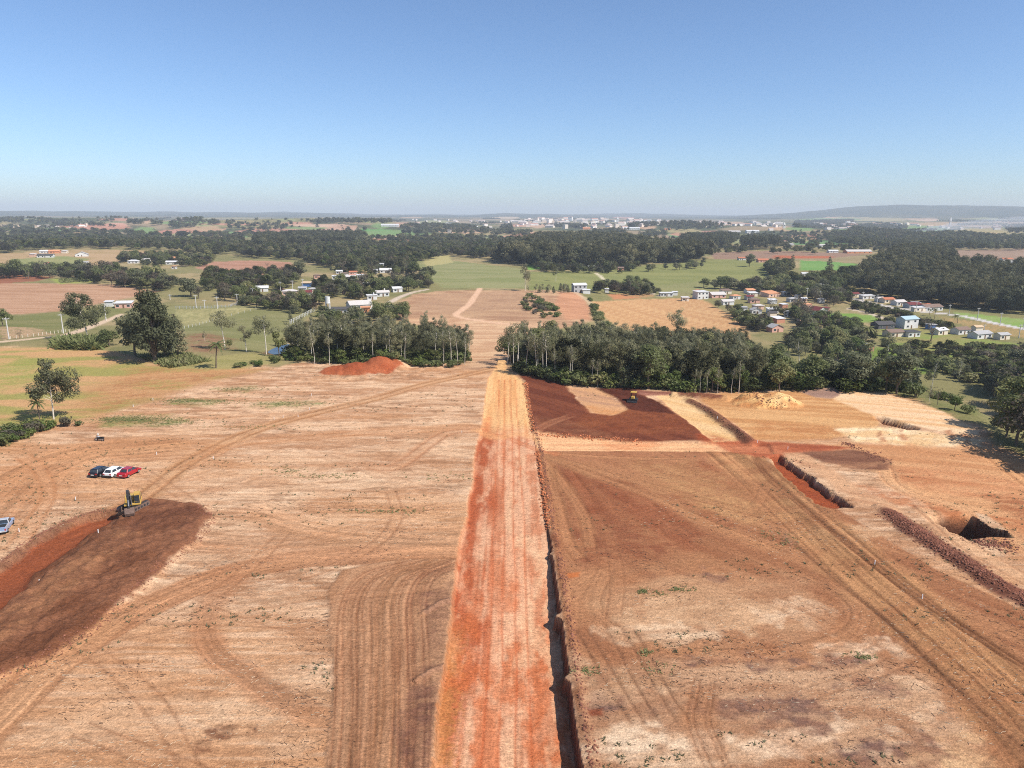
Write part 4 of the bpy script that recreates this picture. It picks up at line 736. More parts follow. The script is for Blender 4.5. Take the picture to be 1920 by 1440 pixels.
# ------------------------------------------------------------------ plants: prototypes
rng = np.random.default_rng(7); rnd = random.Random(11)
def tube(path, radii, n=6):
    path = np.asarray(path, float); V = []; Fs = []
    for k, p in enumerate(path):
        d = path[min(k + 1, len(path) - 1)] - path[max(k - 1, 0)]; d = d / (np.linalg.norm(d) + 1e-9)
        u = np.cross(d, [0.31, .95, .1]); u /= np.linalg.norm(u); v = np.cross(d, u)
        for j in range(n):
            t = 2 * math.pi * j / n; V.append(p + radii[k] * (u * math.cos(t) + v * math.sin(t)))
    for k in range(len(path) - 1):
        for j in range(n):
            Fs.append((k * n + j, k * n + (j + 1) % n, (k + 1) * n + (j + 1) % n, (k + 1) * n + j))
    return np.array(V), np.array(Fs)
def joinm(parts):
    V = []; Fs = []; b = 0
    for v, f in parts: V.append(v); Fs.append(f + b); b += len(v)
    return np.concatenate(V), np.concatenate(Fs)
def leaves(centres, radii, n, size, g, flat=.65, droop=0.0, shell=.72):
    """leaf-sized faces spread through clumps: centres (k,3), radii (k,)"""
    centres = np.asarray(centres, float); radii = np.asarray(radii, float)
    pr = radii ** 2; pr /= pr.sum(); k = g.choice(len(centres), n, p=pr)
    d = g.normal(size=(n, 3)); d /= np.linalg.norm(d, axis=1)[:, None]
    r = radii[k] * (shell + (1 - shell) * g.random(n)) * (.8 + .4 * g.random(n))
    off = d * r[:, None]; off[:, 2] *= flat
    P_ = centres[k] + off; P_[:, 2] -= droop * g.random(n) * radii[k]
    nrm = d * .75 + g.normal(size=(n, 3)) * .34 + np.array([0, 0, .35]); nrm /= np.linalg.norm(nrm, axis=1)[:, None]
    t = np.cross(nrm, g.normal(size=(n, 3))); t /= np.linalg.norm(t, axis=1)[:, None]; bt = np.cross(nrm, t)
    s = size * 1.12 * (.6 + .8 * g.random(n))[:, None]
    V = np.stack([P_ - t * s * .5, P_ + bt * s * .32, P_ + t * s * .5, P_ - bt * s * .32], 1).reshape(-1, 3)
    return V, np.arange(n * 4).reshape(-1, 4)
def gum(seed, H=19.0, lo=.45, spread=.17, n=2700, lean=.05, size=.40, nb=0, cl=1.0):
    g = np.random.default_rng(seed)
    bend = g.normal(size=2) * lean * H; zs = np.linspace(0, 1, 8)
    axis = lambda t: np.array([bend[0] * t * t + .012 * H * math.sin(5 * t + seed), bend[1] * t * t, H * t])
    parts = [tube([axis(t) - np.array([0, 0, .5 if t == 0 else 0]) for t in zs], [H * .0125 * (1 - .86 * t) + .02 for t in zs], 7)]
    cs = []; rs = []
    nb = nb or g.integers(10, 15)
    for k in range(nb):
        t = lo + (1 - lo) * (k + g.random()) / nb * .96
        a = g.random() * 6.28; L = H * spread * (.55 + .7 * g.random()) * (1.15 - .75 * max(0, (t - lo) / (1 - lo)))
        p0 = axis(t); p1 = p0 + np.array([math.cos(a) * L, math.sin(a) * L, L * (.55 + .5 * g.random())])
        mid = (p0 + p1) / 2 + np.array([0, 0, -.06 * L])
        parts.append(tube([p0, mid, p1], [H * .0048, H * .0034, .02], 4))
        rr = cl * L * (.50 + .30 * g.random())
        cs.append(p1); rs.append(rr); cs.append(mid + g.normal(size=3) * .3 * L); rs.append(rr * .7)
    cs.append(axis(1.0)); rs.append(H * .05)
    return joinm(parts), leaves(cs, rs, n, size, g, flat=.85, droop=.5)
def broad(seed, H=9.0, rx=4.2, n=1900, trunk=.28, size=.50, clumps=17, cr=(.22, .24), peak=0.0):
    g = np.random.default_rng(seed); hz = H * (1 - trunk)
    parts = [tube([(0, 0, -.4), (g.normal() * .15, g.normal() * .15, H * trunk * .6), (g.normal() * .3, g.normal() * .3, H * .62)], [H * .028, H * .022, H * .012], 7)]
    cs = []; rs = []
    for k in range(clumps):
        a = g.random() * 6.28; q = math.sqrt(g.random()); zt = g.random()
        rad = rx * q * math.sqrt(max(.08, 1 - (zt * 1.05 - .35) ** 2 / .55)) * .72 * (1 - peak * zt)
        c = np.array([math.cos(a) * rad, math.sin(a) * rad, H * trunk + hz * (.16 + .66 * zt)])
        cs.append(c); rs.append(rx * (cr[0] + cr[1] * g.random()))
        if k % 2 == 0: parts.append(tube([(0, 0, H * (trunk + .05 * g.random())), c * .6 + np.array([0, 0, H * trunk * .35]), c], [H * .012, H * .007, .03], 4))
    return joinm(parts), leaves(cs, rs, n, size, g, flat=.8)
def conifer(seed, H=15.0, rx=4.0, n=2200, size=.5):
    g = np.random.default_rng(seed)
    parts = [tube([(0, 0, -.4), (0, 0, H * .5), (0, 0, H * .97)], [H * .018, H * .012, .03], 7)]; cs = []; rs = []
    for k in range(34):
        t = .14 + .84 * (k + g.random()) / 34; a = k * 2.4 + g.random(); L = rx * (1.04 - t) ** .75 * (.7 + .5 * g.random())
        c = np.array([math.cos(a) * L * .7, math.sin(a) * L * .7, H * t]); cs.append(c); rs.append(.45 + L * .34)
        parts.append(tube([(0, 0, H * t - .2), c], [.06, .02], 4))
    return joinm(parts), leaves(cs, rs, n, size, g, flat=.55, droop=.3)
def palm(seed, H=8.0, nf=17, L=3.2):
    g = np.random.default_rng(seed); b = g.normal(size=2) * .4
    parts = [tube([(0, 0, -.3), (b[0] * .4, b[1] * .4, H * .5), (b[0], b[1], H)], [.2, .16, .13], 7)]
    V = []; Fs = []; c0 = np.array([b[0], b[1], H])
    for k in range(nf):
        a = k * 2.4 + g.random() * .4; e = .95 - 1.35 * (k / nf); prev = c0; d = np.array([math.cos(a), math.sin(a)])
        for s in range(6):
            t = (s + 1) / 6; q = c0 + np.array([d[0] * L * t, d[1] * L * t, L * (e * t - (.55 + .3 * g.random()) * t * t)])
            w = .42 * math.sin(math.pi * min(.98, t * .9 + .08)) + .05; sd = np.array([-d[1], d[0], 0]) * w
            for sg in (1, -1):
                i = len(V); V += [prev, prev + sd * sg * .5 - np.array([0, 0, .25 * w]), q + sd * sg - np.array([0, 0, .5 * w]), q]; Fs.append((i, i + 1, i + 2, i + 3))
            prev = q
    return joinm(parts), (np.array(V), np.array(Fs))
def bush(seed, H=2.2, rx=1.6, n=420, size=.34):
    g = np.random.default_rng(seed); cs = []; rs = []; parts = []
    for k in range(9):
        a = g.random() * 6.28; q = rx * math.sqrt(g.random()) * .7; c = np.array([math.cos(a) * q, math.sin(a) * q, H * (.25 + .5 * g.random())])
        cs.append(c); rs.append(rx * (.3 + .2 * g.random())); parts.append(tube([(c[0] * .2, c[1] * .2, -.2), c], [.05, .015], 4))
    return joinm(parts), leaves(cs, rs, n, size, g, flat=.9)
def bare(seed, H=7.0, n=220):
    g = np.random.default_rng(seed); parts = [tube([(0, 0, -.3), (.1, 0, H * .3), (.2, .1, H * .55)], [.14, .11, .07], 6)]; cs = []; rs = []
    for k in range(16):
        t = .25 + .3 * g.random(); a = g.random() * 6.28; L = H * (.2 + .2 * g.random()); p0 = np.array([.1, .05, H * t])
        p1 = p0 + np.array([math.cos(a) * L * .6, math.sin(a) * L * .6, L]); parts.append(tube([p0, (p0 + p1) / 2 + g.normal(size=3) * .15, p1], [.06, .04, .015], 4))
        for _ in range(2):
            p2 = p1 + g.normal(size=3) * L * .3 + np.array([0, 0, L * .3]); parts.append(tube([p1, p2], [.025, .01], 3)); cs.append(p2); rs.append(L * .22)
    return joinm(parts), leaves(cs, rs, n, .3, g)
PRO = {}
def proto(kind, built, leaf, bark):
    (tv, tf), (lv, lf) = built
    PRO.setdefault(kind, []).append((mesh_np(kind + '_trunk', tv, tf, bark, True), mesh_np(kind + '_crown', lv, lf, leaf)))
for s in range(6): proto('gum', gum(100 + s, 19, .42 + .05 * (s % 3), .15 + .02 * (s % 3)), M['gum'], M['bark_pale'])
for s in range(4): proto('tallgum', gum(140 + s, 24, .38, .18, 2600, .04, .55), M['dark'], M['bark_pale'])
for s in range(6): proto('broad', broad(200 + s, 9 + .4 * s, 4.0 + .25 * (s % 3)), M['broad'], M['bark'])
for s in range(4): proto('dark', broad(230 + s, 11, 4.6, 2300, .16, .55, 20), M['dark'], M['bark'])
for s in range(3): proto('bright', broad(250 + s, 7.5, 3.0, 1200, .35, .42, 11), M['bright'], M['bark'])
for s in range(3): proto('dry', broad(260 + s, 7, 3.2, 800, .25, .36, 13), M['dry'], M['bark'])
for s in range(3): proto('pine', conifer(270 + s), M['dark'], M['bark'])
for s in range(3): proto('palm', palm(280 + s, 7 + s), M['broad'], M['bark'])
for s in range(4): proto('bush', bush(290 + s), M['broad'], M['bark'])
for s in range(3): proto('brightbush', bush(300 + s), M['bright'], M['bark'])
for s in range(3): proto('drybush', bush(310 + s), M['dry'], M['twig'])
for s in range(3): proto('bare', bare(320 + s), M['dry'], M['bark'])
for s in range(2): proto('lone', gum(160 + s, 17, .28, .27, 8000, .05, .42, 19, .8), M['deep'], M['bark_pale'])
proto('giant', broad(170, 21, 8.4, 9000, .05, .55, 64, (.13, .17), .5), M['deep'], M['bark'])
for s in range(4): proto('front', gum(150 + s, 19, .62, .13, 900, .035), M['gum'], M['bark_pale'])
for s in range(2): proto('saplinggum', gum(330 + s, 12, .3, .16, 700, .04, .42), M['gum'], M['bark_pale'])
HT = {'gum': 19, 'tallgum': 24, 'broad': 10, 'dark': 11, 'bright': 7.5, 'dry': 7, 'pine': 15, 'palm': 10, 'bush': 2.4, 'brightbush': 2.4, 'drybush': 2.4, 'bare': 7.5, 'saplinggum': 12, 'front': 19, 'lone': 17, 'giant': 21}
NAMES = {'gum': 'eucalyptus_tree', 'tallgum': 'eucalyptus_tree', 'broad': 'leafy_tree', 'dark': 'evergreen_tree', 'bright': 'young_tree', 'dry': 'dry_tree', 'pine': 'conifer_tree', 'palm': 'palm_tree', 'bush': 'bush', 'brightbush': 'bush', 'drybush': 'bush', 'bare': 'bare_tree', 'saplinggum': 'eucalyptus_tree', 'front': 'eucalyptus_tree', 'lone': 'eucalyptus_tree', 'giant': 'evergreen_tree'}
FIRST = {}
def plant(kind, x, y, h, label, group=None, wide=1.0, v=None, sink=0.0):
    """one tree: an Empty at its foot with trunk and crown"""
    tm, cm = PRO[kind][rnd.randrange(len(PRO[kind])) if v is None else v % len(PRO[kind])]
    s = h / HT[kind]; e = empty(NAMES[kind], (x, y, gz(x, y) - sink), rnd.random() * 6.28, s)
    e.scale = (s * wide, s * wide, s)
    ob('trunk', tm, e); c = ob('crown', cm, e)
    tag(e, label, 'bush' if 'bush' in kind else 'tree', group)
    FIRST.setdefault((kind, tm.name), (e.children[0], c)); return e
def plant_px(kind, px, py, hpx, label, group=None, wide=1.0, v=None, dh=0.0):
    x, y = hit1(px, py); return plant(kind, x, y, hpx * depth_of(x, y, gz(x, y)) / F + dh, label, group, wide, v)
def scatter(pts, n, g, world=False, sep=0.0):
    w = np.asarray(pts if world else hit(pts)); out = []; lo = w.min(0); hi = w.max(0); tries = 0
    cell = {}
    while len(out) < n and tries < n * 60:
        q = lo + (hi - lo) * g.random((256, 2)); q = q[inside(q[:, 0], q[:, 1], w)]; tries += 256
        for p in q:
            if p[1] > 240 and not clear_of_houses(p[0], p[1]): continue
            if sep:
                c = (int(p[0] // sep), int(p[1] // sep))
                if any((p[0] - o[0]) ** 2 + (p[1] - o[1]) ** 2 < sep * sep for a in (-1, 0, 1) for b_ in (-1, 0, 1) for o in cell.get((c[0] + a, c[1] + b_), ())): continue
                cell.setdefault(c, []).append(p)
            out.append(p)
            if len(out) >= n: break
    return out

# ---- named single trees
T = [('lone', 101, 786, 108, 'lone pale-trunked eucalyptus leaning over shrubs at the left edge of the plot', 1.0, 0), ('palm', 76, 794, 52, 'drooping palm under the lone eucalyptus on the left', 1.1, 1),
 ('drybush', 128, 800, 26, 'brown half-dry shrub right of the lone eucalyptus', 1.0, 0), ('bush', 148, 798, 12, 'low dark green shrub beside the brown half-dry shrub', 1.2, 1),
 ('lone', 163, 636, 84, 'dark eucalyptus left of the giant tree clump by the lane', 1.15, 1), ('giant', 290, 678, 156, 'giant dark spreading tree standing at the field corner on the left', .9, 0),
 ('pine', 334, 668, 82, 'dark conifer against the right side of the giant tree', 1.2, 1), ('dark', 255, 668, 96, 'tall dark tree merged into the left of the giant tree', 1.0, 2), ('dark', 310, 672, 70, 'short dark tree in front of the giant tree', 1.2, 0),
 ('broad', 206, 648, 36, 'round olive shrub tree between the two dark trees by the lane', 1.5, 2), ('palm', 405, 690, 52, 'palm with a white-painted trunk foot on the grass by the pond', 1.35, 2),
 ('gum', 422, 656, 72, 'slender eucalyptus beside the red soil patch', 1.2, 2), ('broad', 430, 654, 20, 'round green shrub at the foot of the slender eucalyptus', 1.0, 3), ('gum', 462, 660, 50, 'short dark eucalyptus left of the pond', 1.3, 3),
 ('gum', 499, 664, 72, 'open-crowned eucalyptus standing in front of the pond', 1.2, 4), ('bright', 524, 668, 48, 'thin light green tree with white trunk by the pond', .8, 0), ('pine', 545, 604, 24, 'small lone conifer at the end of the post fence', .9, 0),
 ('broad', 5, 612, 40, 'round tree at the left picture edge beyond the lane', 1.1, 1), ('saplinggum', 384, 640, 20, 'thin small tree on the red soil patch', .9, 1), ('dry', 372, 560, 26, 'grey-brown tree beside the lane poles', 1.2, 0),
 ('dark', 358, 556, 42, 'dark round tree on the pasture above the board fence', 1.3, 3), ('bare', 37, 636, 17, 'leafless shrub tree by the lane near the first pole', 1.0, 0), ('dark', 563, 520, 32, 'dark round tree in the ploughed field corner', 1.4, 0),
 ('bare', 501, 503, 10, 'small lone tree in the middle of the ploughed field', 1.0, 1), ('dark', 805, 530, 34, 'dark round tree at the end of the hamlet next to the meadow', 1.2, 1), ('gum', 1042, 528, 26, 'lone tree in the pasture behind the hedge', 1.1, 1),
 ('tallgum', 985, 545, 50, 'tall dark tree ending the tree line in the meadow', .9, 2), ('gum', 1268, 650, 68, 'tall open-crowned eucalyptus rising above the right-hand forest', 1.15, 5),
 ('dark', 1405, 500, 26, 'dark round tree at the edge of the wide pasture', 1.1, 2), ('bare', 1745, 640, 44, 'bare spreading tree in front of the house row', 1.5, 2), ('pine', 1553, 520, 40, 'dark pointed tree behind the bright green crop field', 1.0, 2),
 ('pine', 1485, 505, 28, 'dark conifer beside the small farmhouse on the pasture', 1.1, 0), ('gum', 1745, 742, 66, 'thin eucalyptus on the green slope right of the forest', .8, 0), ('saplinggum', 1797, 715, 50, 'slim tree on the lit grass patch at the right', .8, 0),
 ('palm', 1718, 700, 34, 'palm at the hedge corner right of the forest', 1.2, 0), ('bright', 1712, 738, 34, 'light green tree at the edge of the pale cut', 1.0, 1), ('bare', 1757, 760, 34, 'pale leaning thin-trunked tree on the right slope', .8, 0),
 ('saplinggum', 1742, 754, 32, 'two-stemmed young tree above the pale cut', .9, 1), ('bright', 1790, 770, 26, 'small spreading light green tree on the right slope', 1.3, 2), ('palm', 1742, 592, 14, 'palm between the two house rows on the right', 1.3, 1), ('palm', 1752, 598, 20, 'tall palm behind the blue shed', 1.1, 2),
 ('palm', 1795, 606, 20, 'broad palm behind the white house row', 1.5, 0), ('palm', 712, 590, 30, 'palm by the orange shed of the big house', 1.1, 0), ('palm', 700, 588, 26, 'feathery palm right of the big house', 1.2, 1)]
for t in T: plant_px(t[0], t[1], t[2], t[3], t[4], None, t[5], t[6])

# ---- the two groves behind the plot
G1 = [(528, 668), (560, 686), (640, 684), (760, 684), (868, 684), (884, 672), (878, 640), (800, 628), (700, 622), (600, 624), (545, 640)]
g = np.random.default_rng(3)
pts = scatter(G1, 105, g, sep=2.2)
for p in sorted(pts, key=lambda q: q[1]):
    plant('gum', p[0], p[1], 8.8 + 2.4 * g.random(), 'slim eucalyptus in the grove left of the road', 'eucalyptus grove left of the road', .72 + .25 * g.random())
G2 = [(950, 690), (1000, 702), (1070, 722), (1200, 730), (1330, 738), (1420, 738), (1425, 690), (1380, 662), (1240, 655), (1120, 650), (1000, 648), (955, 660)]
pts = sorted(scatter(G2, 190, g, sep=2.3), key=lambda q: q[1])
for p in pts:
    plant('gum' if g.random() < .86 else 'broad', p[0], p[1], 10.2 + 2.2 * g.random(), 'tall eucalyptus in the dense forest right of the road', 'eucalyptus forest right of the road', .75 + .28 * g.random())
for k, (px, py, h) in enumerate([(963, 694, 80), (987, 700, 82), (1005, 704, 92), (1018, 706, 100), (1024, 708, 96), (1040, 712, 70), (1068, 718, 84), (1072, 718, 76), (1110, 724, 62), (1120, 725, 58), (1215, 728, 66), (1236, 729, 60), (1302, 735, 52), (1312, 736, 50), (1325, 737, 54), (1345, 738, 56), (1371, 738, 58), (1385, 738, 74), (590, 683, 66), (618, 684, 72), (700, 685, 60), (760, 685, 66), (832, 686, 78), (846, 686, 84), (858, 685, 72), (872, 684, 58)]):
    plant_px('front', px, py, h * .84, 'bare pale trunk at the front edge of the trees', 'pale trunks along the forest front', .8)
# brighter young trees showing along the front of the right forest
for k, (px, py, h) in enumerate([(1165, 726, 40), (1240, 728, 48), (1265, 727, 34), (1335, 735, 46), (1385, 735, 52), (1350, 736, 30), (1400, 720, 60), (1150, 726, 26), (1300, 733, 24), (1060, 716, 30)]):
    plant_px('bright', px, py, h, 'yellow-green young tree along the front of the right-hand forest', 'young trees along the forest front', .8 + .3 * g.random())
G3 = [(1425, 738), (1500, 734), (1560, 730), (1640, 736), (1700, 742), (1705, 700), (1660, 672), (1560, 668), (1470, 655), (1425, 660)]
for p in scatter(G3, 60, g, sep=2.6):
    k = g.random(); kd = 'dark' if k < .45 else ('broad' if k < .75 else ('palm' if k < .88 else 'gum'))
    plant(kd, p[0], p[1], (8.5 if kd != 'gum' else 11) + 3.5 * g.random(), 'dense dark green tree at the right end of the forest', 'trees at the right end of the forest', .85 + .3 * g.random())
G4 = [(1860, 745), (1905, 770), (1960, 800), (2080, 870), (2300, 960), (2300, 760), (2100, 690), (1960, 670), (1905, 690), (1850, 700)]
for p in scatter(G4, 75, g, sep=2.8):
    k = g.random(); kd = 'dark' if k < .4 else ('broad' if k < .8 else 'dry')
    plant(kd, p[0], p[1], 9 + 6 * g.random(), 'bushy tree in the thicket at the right picture edge', 'thicket at the right edge', .95 + .3 * g.random())
for k, (px, py, h) in enumerate([(1885, 820, 70), (1906, 836, 100), (1926, 850, 124), (1955, 868, 120), (1990, 886, 110), (1898, 812, 110), (1932, 832, 116), (1968, 850, 120)]):
    plant_px(['dark', 'broad', 'dry', 'dark'][k % 4], px, py, h, 'tall dark shade tree at the right picture edge', 'shade trees at the right edge', 1.05)
# ---- trees round the hamlets
GROVE_TREES = []
def grove(pts, n, kinds, hlo, hhi, label, group, seed, wide=1.0, sep=3.0):
    big = 1.18 if sep == 3.0 else 1.0; g = np.random.default_rng(seed)
    for p in scatter(pts, n, g, sep=sep):
        GROVE_TREES.append(plant(kinds[g.integers(len(kinds))], p[0], p[1], big * (hlo + (hhi - hlo) * g.random()), label, group, wide * (.95 + .4 * g.random())))
grove([(400, 552), (480, 556), (600, 566), (612, 582), (560, 588), (480, 578), (400, 560)], 30, ['broad', 'dark', 'dry', 'broad'], 5, 9, 'leafy tree in the belt in front of the hamlet houses', 'trees in front of the left hamlet', 1)
grove([(590, 530), (700, 536), (760, 530), (800, 528), (810, 540), (745, 555), (700, 566), (620, 562), (585, 548)], 44, ['broad', 'dark', 'broad', 'dry', 'palm'], 5, 10, 'leafy tree among the houses of the left hamlet', 'trees among the left hamlet houses', 2)
grove([(640, 508), (760, 505), (800, 515), (740, 520), (640, 518)], 20, ['dark', 'broad', 'bare'], 6, 12, 'tree behind the white houses of the left hamlet', 'trees behind the left hamlet', 3)
grove([(690, 592), (745, 585), (770, 590), (760, 600), (720, 606), (640, 612), (600, 608), (620, 596)], 26, ['dark', 'broad', 'bush', 'broad'], 4, 8, 'leafy tree below the big house by the grove', 'trees below the big house', 4)
grove([(-40, 520), (60, 512), (150, 512), (280, 524), (340, 538), (300, 548), (200, 536), (100, 522), (-40, 528)], 52, ['dark', 'broad', 'broad', 'dry', 'palm'], 7, 13, 'tree in the long belt between the tan fields', 'tree belt between the tan fields', 5, 1.1)
grove([(230, 484), (330, 482), (400, 490), (390, 500), (300, 500), (225, 494)], 30, ['dark', 'broad', 'palm', 'broad'], 7, 12, 'tree around the far left farmhouses', 'trees round the far left farms', 6)
grove([(400, 516), (470, 520), (540, 512), (560, 524), (540, 540), (470, 544), (380, 540)], 30, ['broad', 'dark', 'dry', 'bare'], 5, 9, 'tree on the slope above the left hamlet', 'trees above the left hamlet', 7)
grove([(1360, 566), (1400, 585), (1430, 610), (1440, 625), (1400, 618), (1370, 596), (1340, 575)], 26, ['broad', 'dark', 'dry', 'bush'], 4, 7.5, 'tree in the hedge along the right side of the ploughed field', 'hedge along the ploughed field', 8, 1.1, 2.0)
grove([(1120, 542), (1200, 540), (1240, 552), (1210, 556), (1120, 552)], 18, ['broad', 'dark', 'bare', 'broad'], 6, 10, 'tree between the white houses beyond the cleared slope', 'trees beyond the cleared slope', 9)
grove([(1250, 540), (1310, 538), (1360, 545), (1480, 560), (1560, 575), (1590, 560), (1540, 535), (1460, 530), (1400, 540)], 60, ['dark', 'broad', 'broad', 'dry', 'palm'], 6, 12, 'tree in the garden belt of the right hamlet', 'garden trees of the right hamlet', 10, 1.1)
grove([(1440, 590), (1490, 600), (1500, 625), (1540, 640), (1620, 640), (1600, 610), (1520, 600), (1490, 580)], 40, ['broad', 'dark', 'bare', 'bright', 'dry'], 5, 9, 'tree between the lower houses of the right hamlet', 'trees between the lower right houses', 11)
grove([(1480, 640), (1560, 640), (1640, 650), (1660, 665), (1600, 672), (1500, 655)], 30, ['dark', 'broad', 'bright', 'palm'], 6, 10, 'tree round the hut and ponds on the right', 'trees round the right ponds', 12)
grove([(1650, 655), (1740, 672), (1810, 700), (1850, 725), (1830, 735), (1780, 705), (1700, 680)], 26, ['dark', 'bush', 'broad'], 3, 6, 'dark shrub tree in the boundary hedge on the right slope', 'boundary hedge on the right slope', 13, 1.2, 2.0)
grove([(1780, 640), (1960, 650), (1960, 700), (1850, 690)], 50, ['bush', 'drybush', 'bush', 'dry'], 2, 4.5, 'scrub bush on the slope below the house row', 'scrub below the house row', 14, 1.3, 2.0)
grove([(1010, 470), (1180, 452), (1320, 465), (1330, 486), (1220, 498), (1150, 500), (1010, 500)], 40, ['dark', 'tallgum', 'broad'], 12, 18, 'large dark tree at the wood edge behind the wide pasture', 'wood edge behind the pasture', 15, 1.2, 8)
grove([(1200, 510), (1300, 496), (1330, 492), (1320, 502), (1240, 514)], 14, ['dark', 'broad'], 6, 9, 'round tree standing on the open pasture before the wood', 'pasture trees before the wood', 16, 1.1, 6)
grove([(965, 560), (1000, 552), (1045, 585), (1062, 600), (1020, 602), (985, 580)], 46, ['bush', 'brightbush', 'bush', 'drybush'], 1.5, 3.5, 'scrub bush on the cleared slope', 'scrub on the cleared slope', 17, 1.2, 1.8)
grove([(1105, 560), (1118, 575), (1135, 598), (1150, 618), (1130, 618), (1112, 590)], 26, ['bush', 'brightbush'], 1.8, 3.5, 'bush in the green hedge left of the ploughed field', 'green hedge left of the ploughed field', 18, 1.2, 1.5)
grove([(1075, 545), (1000, 545), (985, 549), (1060, 552)], 18, ['saplinggum', 'pine'], 4, 6.5, 'small conifer in the row at the meadow edge', 'conifer row at the meadow edge', 19, 1.1, 2.5)
grove([(8, 836), (60, 818), (110, 800), (95, 795), (40, 805), (-40, 832), (-60, 850)], 26, ['brightbush', 'bush', 'drybush', 'brightbush'], 1.6, 2.8, 'leafy shrub in the thicket under the lone eucalyptus', 'thicket under the lone eucalyptus', 20, 1.1, 1.2)
grove([(545, 676), (600, 682), (700, 688), (860, 688), (862, 684), (700, 683), (600, 677), (545, 671)], 30, ['bush', 'brightbush'], 1.4, 2.6, 'low bush along the foot of the left grove', 'bushes at the foot of the left grove', 21, 1.2, 1.5)
grove([(985, 700), (1060, 721), (1200, 728), (1320, 735), (1320, 731), (1200, 724), (1070, 716), (990, 696)], 44, ['bush', 'brightbush', 'bush'], 1.8, 4.0, 'low bush along the foot of the right forest', 'bushes at the foot of the right forest', 22, 1.2, 1.5)
grove([(500, 678), (545, 672), (540, 682), (470, 690), (430, 692)], 10, ['bush', 'brightbush'], 1.2, 2.2, 'low bush on the grass left of the grove', 'low bushes left of the grove', 23, 1.1, 1.5)
grove([(1700, 745), (1760, 762), (1840, 800), (1860, 790), (1800, 755), (1720, 735)], 20, ['bush', 'brightbush', 'bare'], 2, 4, 'small shrub on the grassy slope right of the pale cut', 'shrubs on the right slope', 24, 1.0, 2)

# ---- far woods: masses of trees, instanced on points
def far_wood(name, polys, kinds, label, hlo, hhi, sp, seed, wide=1.15, ysp=1.0, cap=5000):
    g = np.random.default_rng(seed); P_ = []
    for pts in polys:
        w = hit(pts); ar = abs(sum(w[k][0] * w[(k + 1) % len(w)][1] - w[(k + 1) % len(w)][0] * w[k][1] for k in range(len(w)))) / 2
        P_ += scatter(w, int(min(cap, ar / (sp * sp * ysp))), g, True)
    P_ = np.array(P_); n = len(P_)
    z = ground_z(P_[:, 0], P_[:, 1]) - .5
    me = bpy.data.meshes.new(name); me.vertices.add(n); me.vertices.foreach_set('co', np.stack([P_[:, 0], P_[:, 1], z], 1).astype(np.float32).ravel())
    prs = []
    for k in kinds: prs += [FIRST[q] for q in FIRST if q[0] == k]
    hk = np.array([HT[k] for k in kinds for q in FIRST if q[0] == k])
    idx = g.integers(0, len(prs), n); h = hlo + (hhi - hlo) * g.random(n); s = h / hk[idx]
    sc = np.stack([s * wide * (.85 + .4 * g.random(n)), s * wide * (.85 + .4 * g.random(n)), s], 1)
    for nm, tp, dt, key in (('tree_scale', 'FLOAT_VECTOR', sc, 'vector'), ('tree_turn', 'FLOAT_VECTOR', np.stack([np.zeros(n), np.zeros(n), g.random(n) * 6.28], 1), 'vector'), ('tree_kind', 'INT', idx, 'value')):
        a = me.attributes.new(nm, tp, 'POINT'); a.data.foreach_set(key, (dt.astype(np.float32) if key == 'vector' else dt.astype(np.int32)).ravel())
    o = ob(name, me); tag(o, label, None, None, 'stuff')
    ng = bpy.data.node_groups.new(name, 'GeometryNodeTree')
    ng.interface.new_socket('Geometry', in_out='INPUT', socket_type='NodeSocketGeometry'); ng.interface.new_socket('Geometry', in_out='OUTPUT', socket_type='NodeSocketGeometry')
    gi = ng.nodes.new('NodeGroupInput'); go = ng.nodes.new('NodeGroupOutput'); L = ng.links.new
    ip = ng.nodes.new('GeometryNodeInstanceOnPoints'); ip.inputs['Pick Instance'].default_value = True
    jg = ng.nodes.new('GeometryNodeJoinGeometry')
    for tr, cr in reversed(prs):
        j2 = ng.nodes.new('GeometryNodeJoinGeometry')
        for q in (tr, cr):
            oi = ng.nodes.new('GeometryNodeObjectInfo'); oi.transform_space = 'ORIGINAL'; oi.inputs['Object'].default_value = q; L(oi.outputs['Geometry'], j2.inputs[0])
        g2 = ng.nodes.new('GeometryNodeGeometryToInstance'); L(j2.outputs[0], g2.inputs[0]); L(g2.outputs[0], jg.inputs[0])
    L(gi.outputs[0], ip.inputs['Points']); L(jg.outputs[0], ip.inputs['Instance'])
    for nm, tp, sk in (('tree_scale', 'FLOAT_VECTOR', 'Scale'), ('tree_turn', 'FLOAT_VECTOR', 'Rotation'), ('tree_kind', 'INT', 'Instance Index')):
        na = ng.nodes.new('GeometryNodeInputNamedAttribute'); na.data_type = tp; na.inputs['Name'].default_value = nm; L(na.outputs[0], ip.inputs[sk])
    L(ip.outputs[0], go.inputs[0])
    md = o.modifiers.new('trees', 'NODES'); md.node_group = ng
    return n
NW = 0
NW += far_wood('eucalyptus_wood', [[(985, 468), (1010, 456), (1150, 455), (1210, 470), (1330, 484), (1300, 492), (1220, 496), (1160, 502), (1010, 502), (930, 492)]], ['tallgum', 'gum', 'dark'], 'tall dark eucalyptus wood in the middle distance behind the meadow', 17, 26, 7, 31)
NW += far_wood('mixed_wood', [[(440, 470), (480, 462), (640, 456), (760, 462), (990, 462), (985, 492), (830, 480), (780, 496), (760, 508), (640, 510), (560, 488), (450, 484)]], ['dark', 'broad', 'gum', 'dry', 'bright'], 'broad grey-green wood behind the left hamlet', 8, 14, 8.0, 32)
NW += far_wood('pine_wood', [[(480, 452), (600, 446), (680, 448), (690, 460), (600, 466), (480, 470)]], ['tallgum', 'dark'], 'dark tall wood below the pink ploughed field', 16, 22, 9, 33)
